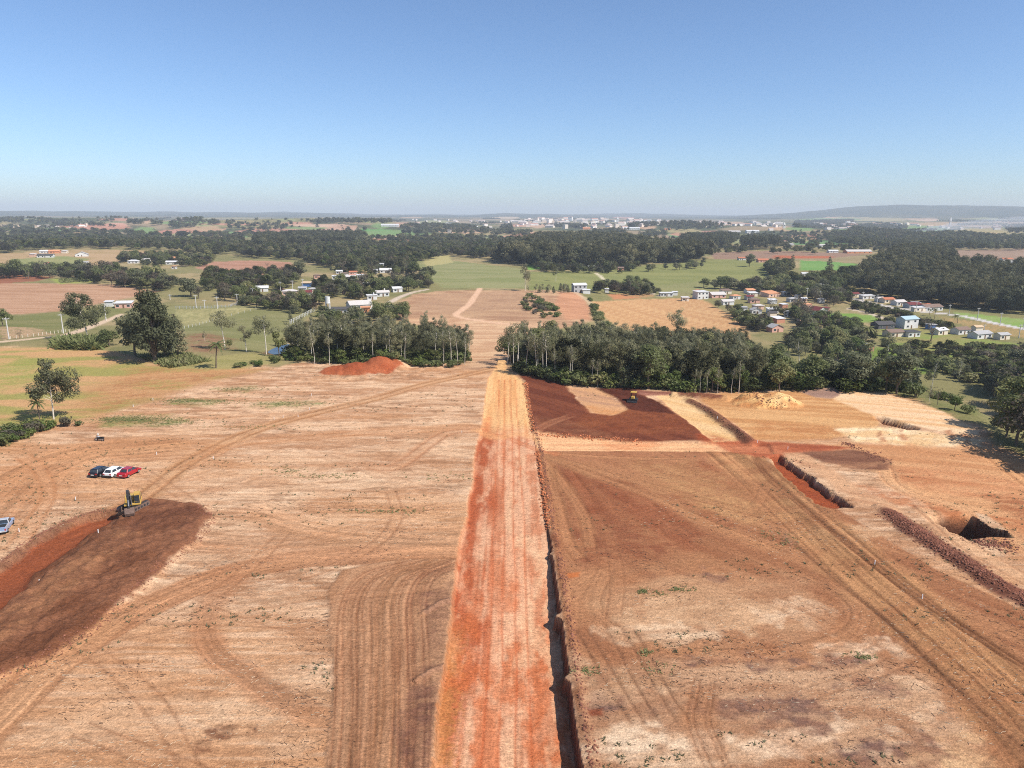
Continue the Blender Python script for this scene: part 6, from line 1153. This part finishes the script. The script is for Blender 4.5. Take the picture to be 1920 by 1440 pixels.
def car(px, py, rz, pt, label, body, hatch=True, name='car', L=4.0, Wd=1.68):
    x, y = hit1(px, py); e = empty(name, (x, y, gz(x, y) + .02), R(rz)); tag(e, label, 'car', 'parked cars by the haul track')
    l, w = L / 2, Wd / 2
    prof = [(-l, .42), (-l + .06, .28), (l - .12, .26), (l, .40), (l - .02, .62), (l - .25, .72), (l - 1.05, .86), (-l + .22, .92), (-l + .02, .80)]
    bd = MB().prism(prof, -w, w, 'y').build('body', pt, e, .05)
    xr0, xr1 = (-l + .12, -l + .55) if hatch else (-l + .55, -l + 1.05)
    xf0, xf1 = l - 1.05, l - 1.75
    cab = [(xr0, -w + .05, .86), (xf0, -w + .05, .84), (xf0, w - .05, .84), (xr0, w - .05, .86), (xr1, -w + .24, 1.40), (xf1, -w + .24, 1.41), (xf1, w - .24, 1.41), (xr1, w - .24, 1.40)]
    MB().hexa(cab).build('cabin', pt, e, .05)
    def lerp(a, b, t): return tuple(a[k] + (b[k] - a[k]) * t for k in range(3))
    def panel(nm, a, b, c, d, mt, out, par=e, m_=.12, m2=.14):
        # a,b lower corners, c,d upper; inset quad lifted off the surface
        A = lerp(lerp(a, b, m_), lerp(d, c, m_), m2); B = lerp(lerp(a, b, 1 - m_), lerp(d, c, 1 - m_), m2); C_ = lerp(lerp(a, b, 1 - m_), lerp(d, c, 1 - m_), 1 - m2); D_ = lerp(lerp(a, b, m_), lerp(d, c, m_), 1 - m2)
        o3 = [tuple(q[k] + out[k] for k in range(3)) for q in (A, B, C_, D_)]; i3 = [tuple(q[k] - out[k] for k in range(3)) for q in (A, B, C_, D_)]
        MB().hexa(i3 + o3).build(nm, mt, par)
    panel('rear_window', cab[0], cab[3], cab[7], cab[4], GLASS, (-.03, 0, .012)); panel('windscreen', cab[1], cab[2], cab[6], cab[5], GLASS, (.03, 0, .03), m_=.07)
    for s, (i0, i1, i2, i3) in ((-1, (0, 1, 5, 4)), (1, (3, 2, 6, 7))):
        a, b, c, d = cab[i0], cab[i1], cab[i2], cab[i3]
        mid0, mid1 = lerp(a, b, .5), lerp(d, c, .5)
        panel('side_window', a, mid0, mid1, d, GLASS, (0, s * .03, .012), m_=.1); panel('side_window', mid0, b, c, mid1, GLASS, (0, s * .03, .012), m_=.08)
        MB().box(l - 1.35, l - 1.2, s * (w + .08) - .08, s * (w + .08) + .08, .86, .98).build('mirror', pt, e)
        MB().box(-l - .015, -l + .1, s * (w - .22) - .17, s * (w - .22) + .17, .62, .80).build('tail_light', LAMP, e); MB().box(l - .12, l + .012, s * (w - .26) - .18, s * (w - .26) + .18, .50, .64).build('headlight', HEAD, e)
    MB().box(-l - .06, -l + .05, -w + .06, w - .06, .30, .50).build('rear_bumper', BLK if body == 'dark_bumper' else pt, e, .02); MB().box(l - .06, l + .05, -w + .06, w - .06, .28, .48).build('front_bumper', BLK, e, .02)
    MB().box(-l - .085, -l - .062, -.26, .26, .50, .64).build('licence_plate', PLATE, e)
    wheels(e, [(-l + .72, -w + .08), (-l + .72, w - .08), (l - .78, -w + .08), (l - .78, w - .08)], .30, .2)
    return e
car(190, 889, 82, paint('black_car_paint', (.010, .010, .014)), 'black hatchback parked at the left of three cars', 'plain')
car(217, 889, 81, paint('white_car_paint', (.78, .78, .77)), 'white hatchback parked between the black and the red car', 'dark_bumper')
car(243, 890, 80, paint('red_car_paint', (.36, .012, .022)), 'red sedan parked at the right of three cars', 'plain', False)
# pickup at the left picture edge
x, y = hit1(8, 992); e = empty('pickup_truck', (x, y, gz(x, y) + .02), R(112)); tag(e, 'pale blue pickup truck with open bed at the left picture edge', 'pickup')
BL = paint('pale_blue_paint', (.24, .34, .50)); SV = paint('silver_paint', (.42, .42, .43))
MB().prism([(-2.2, .42), (-2.15, .32), (2.1, .32), (2.2, .45), (2.15, .72), (1.9, .82), (1.0, .92), (-2.2, .92)], -.84, .84, 'y').build('body', BL, e, .04)
MB().hexa([(-.35, -.8, .9), (1.05, -.8, .9), (1.05, .8, .9), (-.35, .8, .9), (-.2, -.64, 1.5), (.5, -.64, 1.5), (.5, .64, 1.5), (-.2, .64, 1.5)]).build('cabin', SV, e, .05)
MB().hexa([(-.40, -.66, 1.0), (-.30, -.66, 1.0), (-.30, .66, 1.0), (-.40, .66, 1.0), (-.25, -.56, 1.42), (-.15, -.56, 1.42), (-.15, .56, 1.42), (-.25, .56, 1.42)]).build('rear_window', GLASS, e)
MB().hexa([(.92, -.68, 1.0), (1.02, -.68, 1.0), (1.02, .68, 1.0), (.92, .68, 1.0), (.52, -.58, 1.43), (.58, -.58, 1.43), (.58, .58, 1.43), (.52, .58, 1.43)]).build('windscreen', GLASS, e)
for s in (-1, 1): MB().hexa([(-.25, s * .78 - .03, 1.0), (.85, s * .78 - .03, 1.0), (.85, s * .78 + .03, 1.0), (-.25, s * .78 + .03, 1.0), (-.15, s * .68 - .03, 1.42), (.45, s * .68 - .03, 1.42), (.45, s * .68 + .03, 1.42), (-.15, s * .68 + .03, 1.42)]).build('side_window', GLASS, e)
MB().box(-2.0, -.5, -.72, .72, .90, .935).build('bed_floor', BLK, e)
bw = MB().box(-2.2, -.45, -.84, -.74, .925, 1.12).box(-2.2, -.45, .74, .84, .925, 1.12); bw.build('bed_side', SV, e)
MB().box(-2.21, -2.10, -.735, .735, .925, 1.10).build('tailgate', BL, e, .01); MB().box(-2.27, -2.2, -.8, .8, .42, .58).build('rear_bumper', SV, e); MB().box(-2.295, -2.27, -.25, .25, .44, .57).build('licence_plate', PLATE, e)
for s in (-1, 1): MB().box(-2.225, -2.19, s * .72 - .08, s * .72 + .08, .6, .86).build('tail_light', LAMP, e)
wheels(e, [(-1.45, -.76), (-1.45, .76), (1.4, -.76), (1.4, .76)], .32, .22)
# excavator
x, y = hit1(252, 963); e = empty('excavator', (x, y, gz(x, y) + .05), R(-66), .88); tag(e, 'yellow and black excavator with folded boom at the head of the red pit', 'excavator')
trk = R(74) - R(-66)
for s in (-1, 1):
    pr = [(-1.75 + .42 * math.cos(a), .42 + .42 * math.sin(a)) for a in np.linspace(math.pi / 2, 3 * math.pi / 2, 7)] + [(1.75 + .42 * math.cos(a), .42 + .42 * math.sin(a)) for a in np.linspace(-math.pi / 2, math.pi / 2, 7)]
    t = MB().prism(pr, s * 1.1 - .28, s * 1.1 + .28, 'y').build('track', RUST, e); t.rotation_euler = (0, 0, trk)
    pads = MB()
    for q in np.linspace(-1.7, 1.7, 17): pads.box(q - .06, q + .06, s * 1.1 - .30, s * 1.1 + .30, .835, .875)
    pads.build('track_shoes', DRK, t)
    rw = MB()
    for q in np.linspace(-1.6, 1.6, 6): rw.cyl((q, .38), .2, s * 1.1 + s * .27, s * 1.1 + s * .32, 'y', 10)
    rw.build('track_rollers', DRK, t)
u = MB().box(-1.2, 1.2, -.8, .8, .35, .72).build('undercarriage', DRK, e); u.rotation_euler = (0, 0, trk)
MB().cyl((0, 0), .62, .73, .95, 'z', 18).build('turntable', DRK, e)
MB().box(-1.9, 1.15, -1.25, 1.25, .96, 1.25).build('deck', YEL, e, .03)
MB().box(-1.85, -.25, -1.2, 1.2, 1.26, 2.05, .05, .04).build('engine_cover', YEL, e, .05)
MB().prism([(-2.35, 1.0), (-1.86, .96), (-1.86, 1.98), (-2.2, 1.9)], -1.2, 1.2, 'y').build('counterweight', DRK, e, .05)
cb = MB().box(-.2, 1.1, .28, 1.22, 1.26, 2.85, .04, .04).build('cab', YEL, e, .05)
MB().box(1.06, 1.13, .38, 1.12, 1.62, 2.62).build('cab_windscreen', GLASS, cb); MB().box(1.06, 1.14, .38, 1.12, 1.30, 1.55).build('cab_windscreen', GLASS, cb)
MB().box(-.05, .95, 1.17, 1.25, 1.75, 2.62).build('cab_window', GLASS, cb); MB().box(-.05, .95, .25, .33, 1.75, 2.62).build('cab_window', GLASS, cb); MB().box(-.1, 1.0, .3, 1.2, 2.86, 2.92).build('cab_roof', YEL, cb)
bm_ = MB(); B0, B1, B2 = Vector((1.0, -.35, 1.35)), Vector((1.7, -.35, 3.6)), Vector((2.75, -.35, 4.15))
bm_.bar(B0, B1, .42, .5).bar(B1 + Vector((-.1, 0, -.15)), B2, .40, .46); bm_.build('boom', DRK, e, .03)
MB().bar((2.75, -.35, 4.25), (3.1, -.35, 1.35), .34, .42).build('dipper_arm', DRK, e, .03)
for s in (-.62, -.08): MB().bar((1.2, s, 1.1), (1.95, s, 3.1), .13).build('boom_cylinder', RIM, e)
MB().bar((1.75, -.35, 3.95), (2.95, -.35, 3.3), .14).build('arm_cylinder', YEL, e)
MB().bar((2.98, -.35, 3.2), (3.3, -.35, 1.75), .12).build('bucket_cylinder', RIM, e)
bk = MB().prism([(2.75, .12), (3.45, .05), (3.62, .55), (3.42, 1.25), (3.05, 1.38), (2.85, .9)], -1.05, .35, 'y').build('bucket', RUST, e, .03)
tt = MB()
for q in np.linspace(-1.0, .3, 5): tt.box(2.6, 2.78, q - .06, q + .06, .08, .16)
tt.build('bucket_teeth', DRK, bk)
# small bulldozer on the fresh fill
x, y = hit1(1187, 753); e = empty('bulldozer', (x, y, gz(x, y) + .05), R(-108)); tag(e, 'small yellow bulldozer working on the dark fill by the forest', 'bulldozer')
for s in (-1, 1):
    pr = [(-1.0 + .34 * math.cos(a), .34 + .34 * math.sin(a)) for a in np.linspace(math.pi / 2, 3 * math.pi / 2, 6)] + [(1.0 + .34 * math.cos(a), .34 + .34 * math.sin(a)) for a in np.linspace(-math.pi / 2, math.pi / 2, 6)]
    MB().prism(pr, s * .72 - .2, s * .72 + .2, 'y').build('track', DRK, e)
MB().box(-1.1, 1.2, -.5, .5, .4, .85).build('chassis', DRK, e); MB().box(.1, 1.25, -.42, .42, .86, 1.38, .04, .1).build('hood', YEL, e, .04); MB().box(-1.0, .05, -.55, .55, .86, 1.1).build('seat_deck', DRK, e)
for sx in (-.9, .15):
    for s in (-.55, .55): MB().box(sx - .05, sx + .05, s - .05, s + .05, 1.08, 2.08).build('canopy_post', DRK, e)
MB().box(-1.1, .35, -.68, .68, 2.085, 2.22).build('canopy', YEL, e, .03); MB().bar((.95, .3, 1.39), (.95, .3, 1.85), .08).build('exhaust', DRK, e)
MB().prism([(1.75, .1), (1.6, .45), (1.62, .9), (1.74, .95), (1.72, .5), (1.85, .14)], -1.15, 1.15, 'y').build('blade', DRK, e)
for s in (-.95, .95): MB().bar((.2, s, .4), (1.66, s, .4), .12).build('push_arm', DRK, e)
# motorcycle
x, y = hit1(187, 827); e = empty('motorcycle', (x, y, gz(x, y) + .01), R(172)); tag(e, 'black motorcycle parked alone above the three cars', 'motorcycle')
for xx in (-.68, .68):
    t = MB().cyl((xx, .3), .31, -.06, .06, 'y', 18).build('wheel', TYRE, e); MB().cyl((xx, .3), .2, -.065, .065, 'y', 12).build('rim', RIM, t)
MB().prism([(-.5, .35), (.3, .3), (.42, .7), (.1, .78), (-.6, .68)], -.12, .12, 'y').build('engine_block', BLK, e, .02); MB().prism([(-.1, .78), (.4, .72), (.42, .95), (.1, 1.0)], -.16, .16, 'y').build('fuel_tank', paint('silver_tank', (.35, .35, .36)), e, .03)
MB().prism([(-.95, .86), (-.9, .76), (-.08, .74), (-.05, .84)], -.13, .13, 'y').build('seat', BLK, e, .02)
for s in (-.08, .08): MB().bar((.68, s, .3), (.45, s, 1.05), .05).build('fork', RIM, e)
MB().bar((.42, -.36, 1.08), (.42, .36, 1.08), .05).build('handlebar', BLK, e); MB().cyl((0, .92), .1, .5, .62, 'x', 10).build('headlight', HEAD, e); MB().box(-1.05, -.75, -.09, .09, .62, .74).build('rear_mudguard', BLK, e); MB().bar((-.1, .16, .3), (-.85, .18, .42), .08).build('exhaust_pipe', RIM, e)
hb = MB(); hb.cyl((0, 0), .14, 0, .1, 'z', 12, .15).cyl((0, 0), .15, .1, .2, 'z', 12, .12).cyl((0, 0), .12, .2, .27, 'z', 12, .05)
o = ob('helmet', hb.mesh('helmet', WALL['white'])); hx = e.matrix_basis @ Vector((.42, -.28, 1.12)); o.location = hx; tag(o, "white helmet hung on the motorcycle's handlebar", 'helmet')

# ------------------------------------------------------------------ loose stuff on the ground
def clods(name, P_, size, label, mt, seed):
    g = np.random.default_rng(seed); n = len(P_)
    base = np.array([(0, 0, 1), (.9, 0, .3), (.28, .86, .3), (-.73, .53, .3), (-.73, -.53, .3), (.28, -.86, .3), (0, 0, -.6)]); fs = np.array([(0, 1, 2), (0, 2, 3), (0, 3, 4), (0, 4, 5), (0, 5, 1), (6, 2, 1), (6, 3, 2), (6, 4, 3), (6, 5, 4), (6, 1, 5)])
    V = base[None] * (.6 + .7 * g.random((n, 7, 1))); V *= (size * (.3 + 1.5 * g.random(n) ** 3))[:, None, None]
    a = g.random(n) * 6.28; ca, sa = np.cos(a)[:, None], np.sin(a)[:, None]; V = np.stack([V[..., 0] * ca - V[..., 1] * sa, V[..., 0] * sa + V[..., 1] * ca, V[..., 2] * .8], -1)
    P_ = np.asarray(P_); V += np.stack([P_[:, 0], P_[:, 1], ground_z(P_[:, 0], P_[:, 1])], 1)[:, None]
    Fs = (fs[None] + (np.arange(n) * 7)[:, None, None]).reshape(-1, 3)
    tag(ob(name, mesh_np(name, V.reshape(-1, 3), Fs, mt)), label, None, None, 'stuff')
def along(pts, n, spread, g, world=False, clump=0):
    w = np.asarray(smooth_line(pts if world else hit(pts), 8)); s = np.r_[0, np.cumsum(np.hypot(*np.diff(w, axis=0).T))]; t = g.random(n) * s[-1]
    if clump: t = np.clip(s[-1] * g.random(clump)[g.integers(0, clump, n)] + g.normal(size=n) * s[-1] / clump * .8, 0, s[-1])
    x = np.interp(t, s, w[:, 0]); y = np.interp(t, s, w[:, 1]); return np.stack([x, y], 1) + g.normal(size=(n, 2)) * spread
g = np.random.default_rng(91)
clods('soil_clods', along([(1676, 970), (1720, 1000), (1790, 1045), (1860, 1090), (1960, 1150), (2060, 1215)], 4200, .95, g, False, 40), .13, 'row of dark broken soil clods right of the diagonal track', M['clod'], 1)
clods('loose_soil', np.concatenate([np.stack([np.interp(t, rp[:, 1], rp[:, 0]) + .45 + abs(g.normal(size=len(t))) * .5, t], 1) for t in (46 + 98 * g.random(2600),)]), .10, 'crumbs of loose soil along the top of the road cut', M['clod'], 2)
clods('loose_soil', np.concatenate([along([(1008, 846), (1016, 900), (1029, 990)], 700, .25, g), along([(1000, 808), (992, 765), (985, 718)], 700, .3, g), along([(1012, 812), (1100, 820), (1200, 827)], 500, .5, g)]), .16, 'pale lumps of soil along the right edge of the far road', M['clod_red'], 3)
clods('loose_soil', np.concatenate([along([(0, 1275), (80, 1242), (172, 1182), (242, 1122), (312, 1062), (372, 1012), (396, 972), (372, 950)], 1800, .45, g), along([(0, 1056), (60, 1012), (112, 984), (165, 963), (215, 955)], 1400, .45, g)]), .085, 'brown crumbs round the excavated pit and spoil bank', M['clod'], 4)
clods('loose_soil', np.concatenate([along([(1300, 754), (1330, 772), (1370, 802), (1402, 826)], 450, .7, g), along([(1455, 852), (1500, 878), (1600, 946)], 90, .9, g), along([(1580, 832), (1620, 846), (1660, 866)], 260, .7, g), along([(1408, 752), (1440, 764), (1475, 760)], 400, 1.0, g), along([(1830, 1012), (1860, 1022), (1895, 1022)], 500, .8, g), along([(1585, 830), (1600, 836)], 120, .4, g)]), .14, 'dark lumps of soil along the trench and ridges on the right', M['clod'], 5)
def site_points(n, g, thr, seed, sx, sy_, lo=(-120, 45), hi=(110, 200)):
    out = np.zeros((0, 2))
    while len(out) < n:
        t = g.random((n, 2)); yy = lo[1] * (hi[1] / lo[1]) ** t[:, 1]; xx = (t[:, 0] * 2 - 1) * (.8 * yy + 8); q = np.stack([xx, yy], 1)
        k = (fbm(q[:, 0] / sx, q[:, 1] / sy_, seed, 3) > thr) & (zone_at(q[:, 0], q[:, 1]) == 0) & (abs(q[:, 0] + .5) > 8) & (sdist(q[:, 0], q[:, 1], PLATEAU) > 4)
        out = np.concatenate([out, q[k]])
    return out[:n]
def tufts(name, P_, size, label, mt, seed, blades=6):
    g = np.random.default_rng(seed); n = len(P_); P_ = np.asarray(P_); z = ground_z(P_[:, 0], P_[:, 1])
    V = []; 
    for b in range(blades):
        a = g.random(n) * 6.28; s = size * (.5 + g.random(n)); d = np.stack([np.cos(a), np.sin(a), np.zeros(n)], 1); sd = np.stack([-np.sin(a), np.cos(a), np.zeros(n)], 1); c = np.stack([P_[:, 0], P_[:, 1], z], 1) + g.normal(size=(n, 3)) * size * np.array([.5, .5, 0])
        tip = c + d * (s * .8)[:, None]; tip[:, 2] += s * (.3 + .6 * g.random(n))
        V.append(np.stack([c - sd * (s * .22)[:, None], c + sd * (s * .22)[:, None], tip], 1))
    V = np.concatenate(V).reshape(-1, 3); tag(ob(name, mesh_np(name, V, np.arange(len(V)).reshape(-1, 3), mt)), label, None, None, 'stuff')
tufts('weed_tufts', site_points(1500, g, .60, 501, 16, 5), .24, 'scattered dark weed tufts on the stripped plot', M['weed'], 6)
def blob(px, py, sx, sy_, n): return hit(np.array([px, py]) + g.normal(size=(n, 2)) * np.array([sx, sy_]))
tufts('weed_patches', np.concatenate([blob(*q) for q in [(215, 787, 22, 3.5, 120), (255, 786, 30, 4, 170), (320, 790, 30, 4, 120), (350, 752, 30, 2.5, 120), (405, 753, 25, 2, 60), (450, 729, 24, 2, 60), (535, 757, 40, 3, 90), (8, 830, 8, 3, 90), (1205, 1110, 6, 3, 14), (1232, 1112, 10, 3, 10), (1275, 1105, 14, 3, 18), (1210, 1224, 8, 4, 12), (1235, 1252, 14, 8, 10), (1100, 1258, 16, 5, 16), (1610, 1232, 16, 4, 18), (1440, 1000, 16, 4, 10), (1475, 1012, 14, 8, 14), (600, 893, 40, 3, 40), (690, 960, 30, 2, 16), (760, 958, 20, 3, 24), (540, 882, 20, 4, 26), (830, 895, 40, 4, 20), (470, 800, 60, 3, 40)] for _ in (0, 1)]), .21, 'green weed patches on the stripped plot', M['broad'], 7)
tufts('cane_stand', np.asarray(scatter([(112, 640), (182, 640), (180, 655), (112, 652)], 900, g)), 2.6, 'stand of tall yellow-green cane by the lane', M['cane'], 8, 5)
tufts('tall_grass', np.concatenate([np.asarray(scatter([(262, 668), (320, 690), (390, 678), (350, 664)], 900, g)), np.asarray(scatter([(110, 524), (180, 520), (186, 527), (115, 531)], 700, g)), np.asarray(scatter([(1760, 668), (1800, 690), (1790, 700), (1755, 682)], 500, g))]), 1.2, 'rough tall grass round the giant tree and field corners', M['cane'], 9, 5)
def twigs(name, P_, label, mt, seed, L=.9):
    g = np.random.default_rng(seed); n = len(P_); P_ = np.asarray(P_); a = g.normal(size=n) * .7; l = L * (.25 + g.random(n)); d = np.stack([np.cos(a), np.sin(a)], 1)
    A = P_ - d * l[:, None] / 2; B = P_ + d * l[:, None] / 2; za = ground_z(A[:, 0], A[:, 1]) + .02; zb2 = ground_z(B[:, 0], B[:, 1]) + .02; w = .012
    sd = np.stack([-d[:, 1], d[:, 0]], 1) * w
    V = np.stack([np.c_[A + sd, za], np.c_[A - sd, za], np.c_[A, za + .035], np.c_[B + sd, zb2], np.c_[B - sd, zb2], np.c_[B, zb2 + .035]], 1).reshape(-1, 3)
    fs = np.array([(0, 3, 5, 2), (1, 2, 5, 4), (0, 1, 4, 3)]); Fs = (fs[None] + (np.arange(n) * 6)[:, None, None]).reshape(-1, 4)
    tag(ob(name, mesh_np(name, V, Fs, mt)), label, None, None, 'stuff')
twigs('dead_twigs', site_points(3000, g, .58, 511, 9, 5, (-60, 44), (60, 120)), 'dead twigs and stems strewn over the near plot', M['twig'], 10, .42)
twigs('dry_straw', site_points(2500, g, .56, 512, 12, 6, (-60, 44), (60, 110)), 'pale dry straw strewn over the near plot', mat('dry_straw_stem', (.50, .39, .27), .9, .1), 11, .35)

# ------------------------------------------------------------------ which tree is which: name each garden tree by the house it stands at
def proj(v):
    v = np.array([v[0], v[1], v[2] - CAM_H]); d = v @ fw; return CX + F * (v @ rt) / d, CY - F * (v @ up) / d
_h2 = np.array([(a[0], a[1]) for a in HS], float); seen = {}
for e in GROVE_TREES:
    q = proj(e.location); dd = np.hypot(_h2[:, 0] - q[0], (_h2[:, 1] - q[1]) * 2.5); k = int(dd.argmin())
    if dd[k] > 46: continue
    dx, dy = q[0] - _h2[k][0], q[1] - _h2[k][1]
    rel = ('left of' if dx < 0 else 'right of') if abs(dx) > abs(dy) * 1.6 else ('behind' if dy < 0 else 'in front of')
    seen.setdefault((e.name.split('.')[0], rel, k), []).append((dd[k], e))
for (nm, rel, k), lst in seen.items():
    lst.sort(key=lambda t: t[0])
    for i, (_, e) in enumerate(lst[:4]):
        lab = ('%s %s %s the %s' % (['nearest', 'second', 'third', 'fourth'][i] if len(lst) > 1 else 'single', nm.replace('_', ' '), rel, HS[k][3])).split()
        e['label'] = ' '.join(lab[:16])
_o = ['', 'first', 'second', 'third', 'fourth', 'fifth', 'sixth', 'seventh', 'eighth', 'ninth', 'tenth', 'eleventh', 'twelfth', 'thirteenth', 'fourteenth', 'fifteenth', 'sixteenth', 'seventeenth', 'eighteenth', 'nineteenth']
_t = ['', '', 'twent', 'thirt', 'fort', 'fift', 'sixt', 'sevent']
def ordinal(n): return _o[n] if n < 20 else (_t[n // 10] + 'ieth' if n % 10 == 0 else _t[n // 10] + 'y-' + _o[n % 10])
same = {}
for o in COL.objects:
    if o.parent is None and 'category' in o and 'group' in o: same.setdefault(o['label'], []).append(o)
for lab, lst in same.items():
    if 1 < len(lst) <= 79 and len(lab.split()) <= 12:
        lst.sort(key=lambda o: proj(o.location)[0])
        for i, o in enumerate(lst): o['label'] = '%s, %s from the left' % (lab, ordinal(i + 1))
# ------------------------------------------------------------------ smoke and haze
def volume(name, col, dens, g_=0.0):
    mt = bpy.data.materials.new(name); mt.use_nodes = True; nt = mt.node_tree; nt.nodes.clear()
    v = nt.nodes.new('ShaderNodeVolumePrincipled'); v.inputs['Color'].default_value = (*col, 1); v.inputs['Density'].default_value = dens; v.inputs['Anisotropy'].default_value = g_
    oo = nt.nodes.new('ShaderNodeOutputMaterial'); nt.links.new(v.outputs[0], oo.inputs['Volume']); return mt
SMK = volume('smoke_air', (.94, .97, 1.0), .011)
def plume(path, radii, label):
    w = [(*hit1(px, py), up_) for px, py, up_ in path]; c = [Vector((q[0], q[1], gz(q[0], q[1]) + q[2])) for q in w]
    pts = smooth_line([tuple(q) for q in c], 5); rr = np.interp(np.linspace(0, 1, len(pts)), np.linspace(0, 1, len(radii)), radii)
    n = 16; V = []; Fs = []
    for k, p_ in enumerate(pts):
        d = np.asarray(pts[min(k + 1, len(pts) - 1)]) - np.asarray(pts[max(k - 1, 0)]); d /= np.linalg.norm(d); u_ = np.cross(d, [0, 0, 1]); u_ /= np.linalg.norm(u_); v_ = np.cross(u_, d)
        for j in range(n):
            t = 6.2832 * j / n; r = rr[k] * (.75 + .5 * float(vn(np.array([j * 1.1 + k * .2]), np.array([k * .9]), 5)[0])); V.append(np.asarray(p_) + r * (u_ * math.cos(t) + v_ * .55 * math.sin(t)))
    for k in range(len(pts) - 1):
        for j in range(n): Fs.append((k * n + j, k * n + (j + 1) % n, (k + 1) * n + (j + 1) % n, (k + 1) * n + j))
    me = bpy.data.meshes.new('smoke_plume'); me.from_pydata([tuple(q) for q in V], [], Fs + [tuple(range(n - 1, -1, -1)), tuple(range((len(pts) - 1) * n, len(pts) * n))]); me.materials.append(SMK)
    import bmesh; bm = bmesh.new(); bm.from_mesh(me); bmesh.ops.recalc_face_normals(bm, faces=bm.faces); bm.to_mesh(me); bm.free()
    for q in me.polygons: q.use_smooth = True
    tag(ob('smoke_plume', me), label, None, None, 'stuff')
plume([(1705, 441, 8), (1740, 440, 14), (1800, 440, 26), (1880, 440, 36), (1980, 440, 46)], [3, 10, 22, 30, 36], 'pale blue smoke drifting right over the dark wood')
hz = MB().box(-13400, 13400, -300, 15200, -40, 175).mesh('haze', volume('haze_air', (.86, .93, 1.0), 1.1e-4, .0))
tag(ob('haze', hz), 'thin blue haze over the whole countryside', None, None, 'stuff')
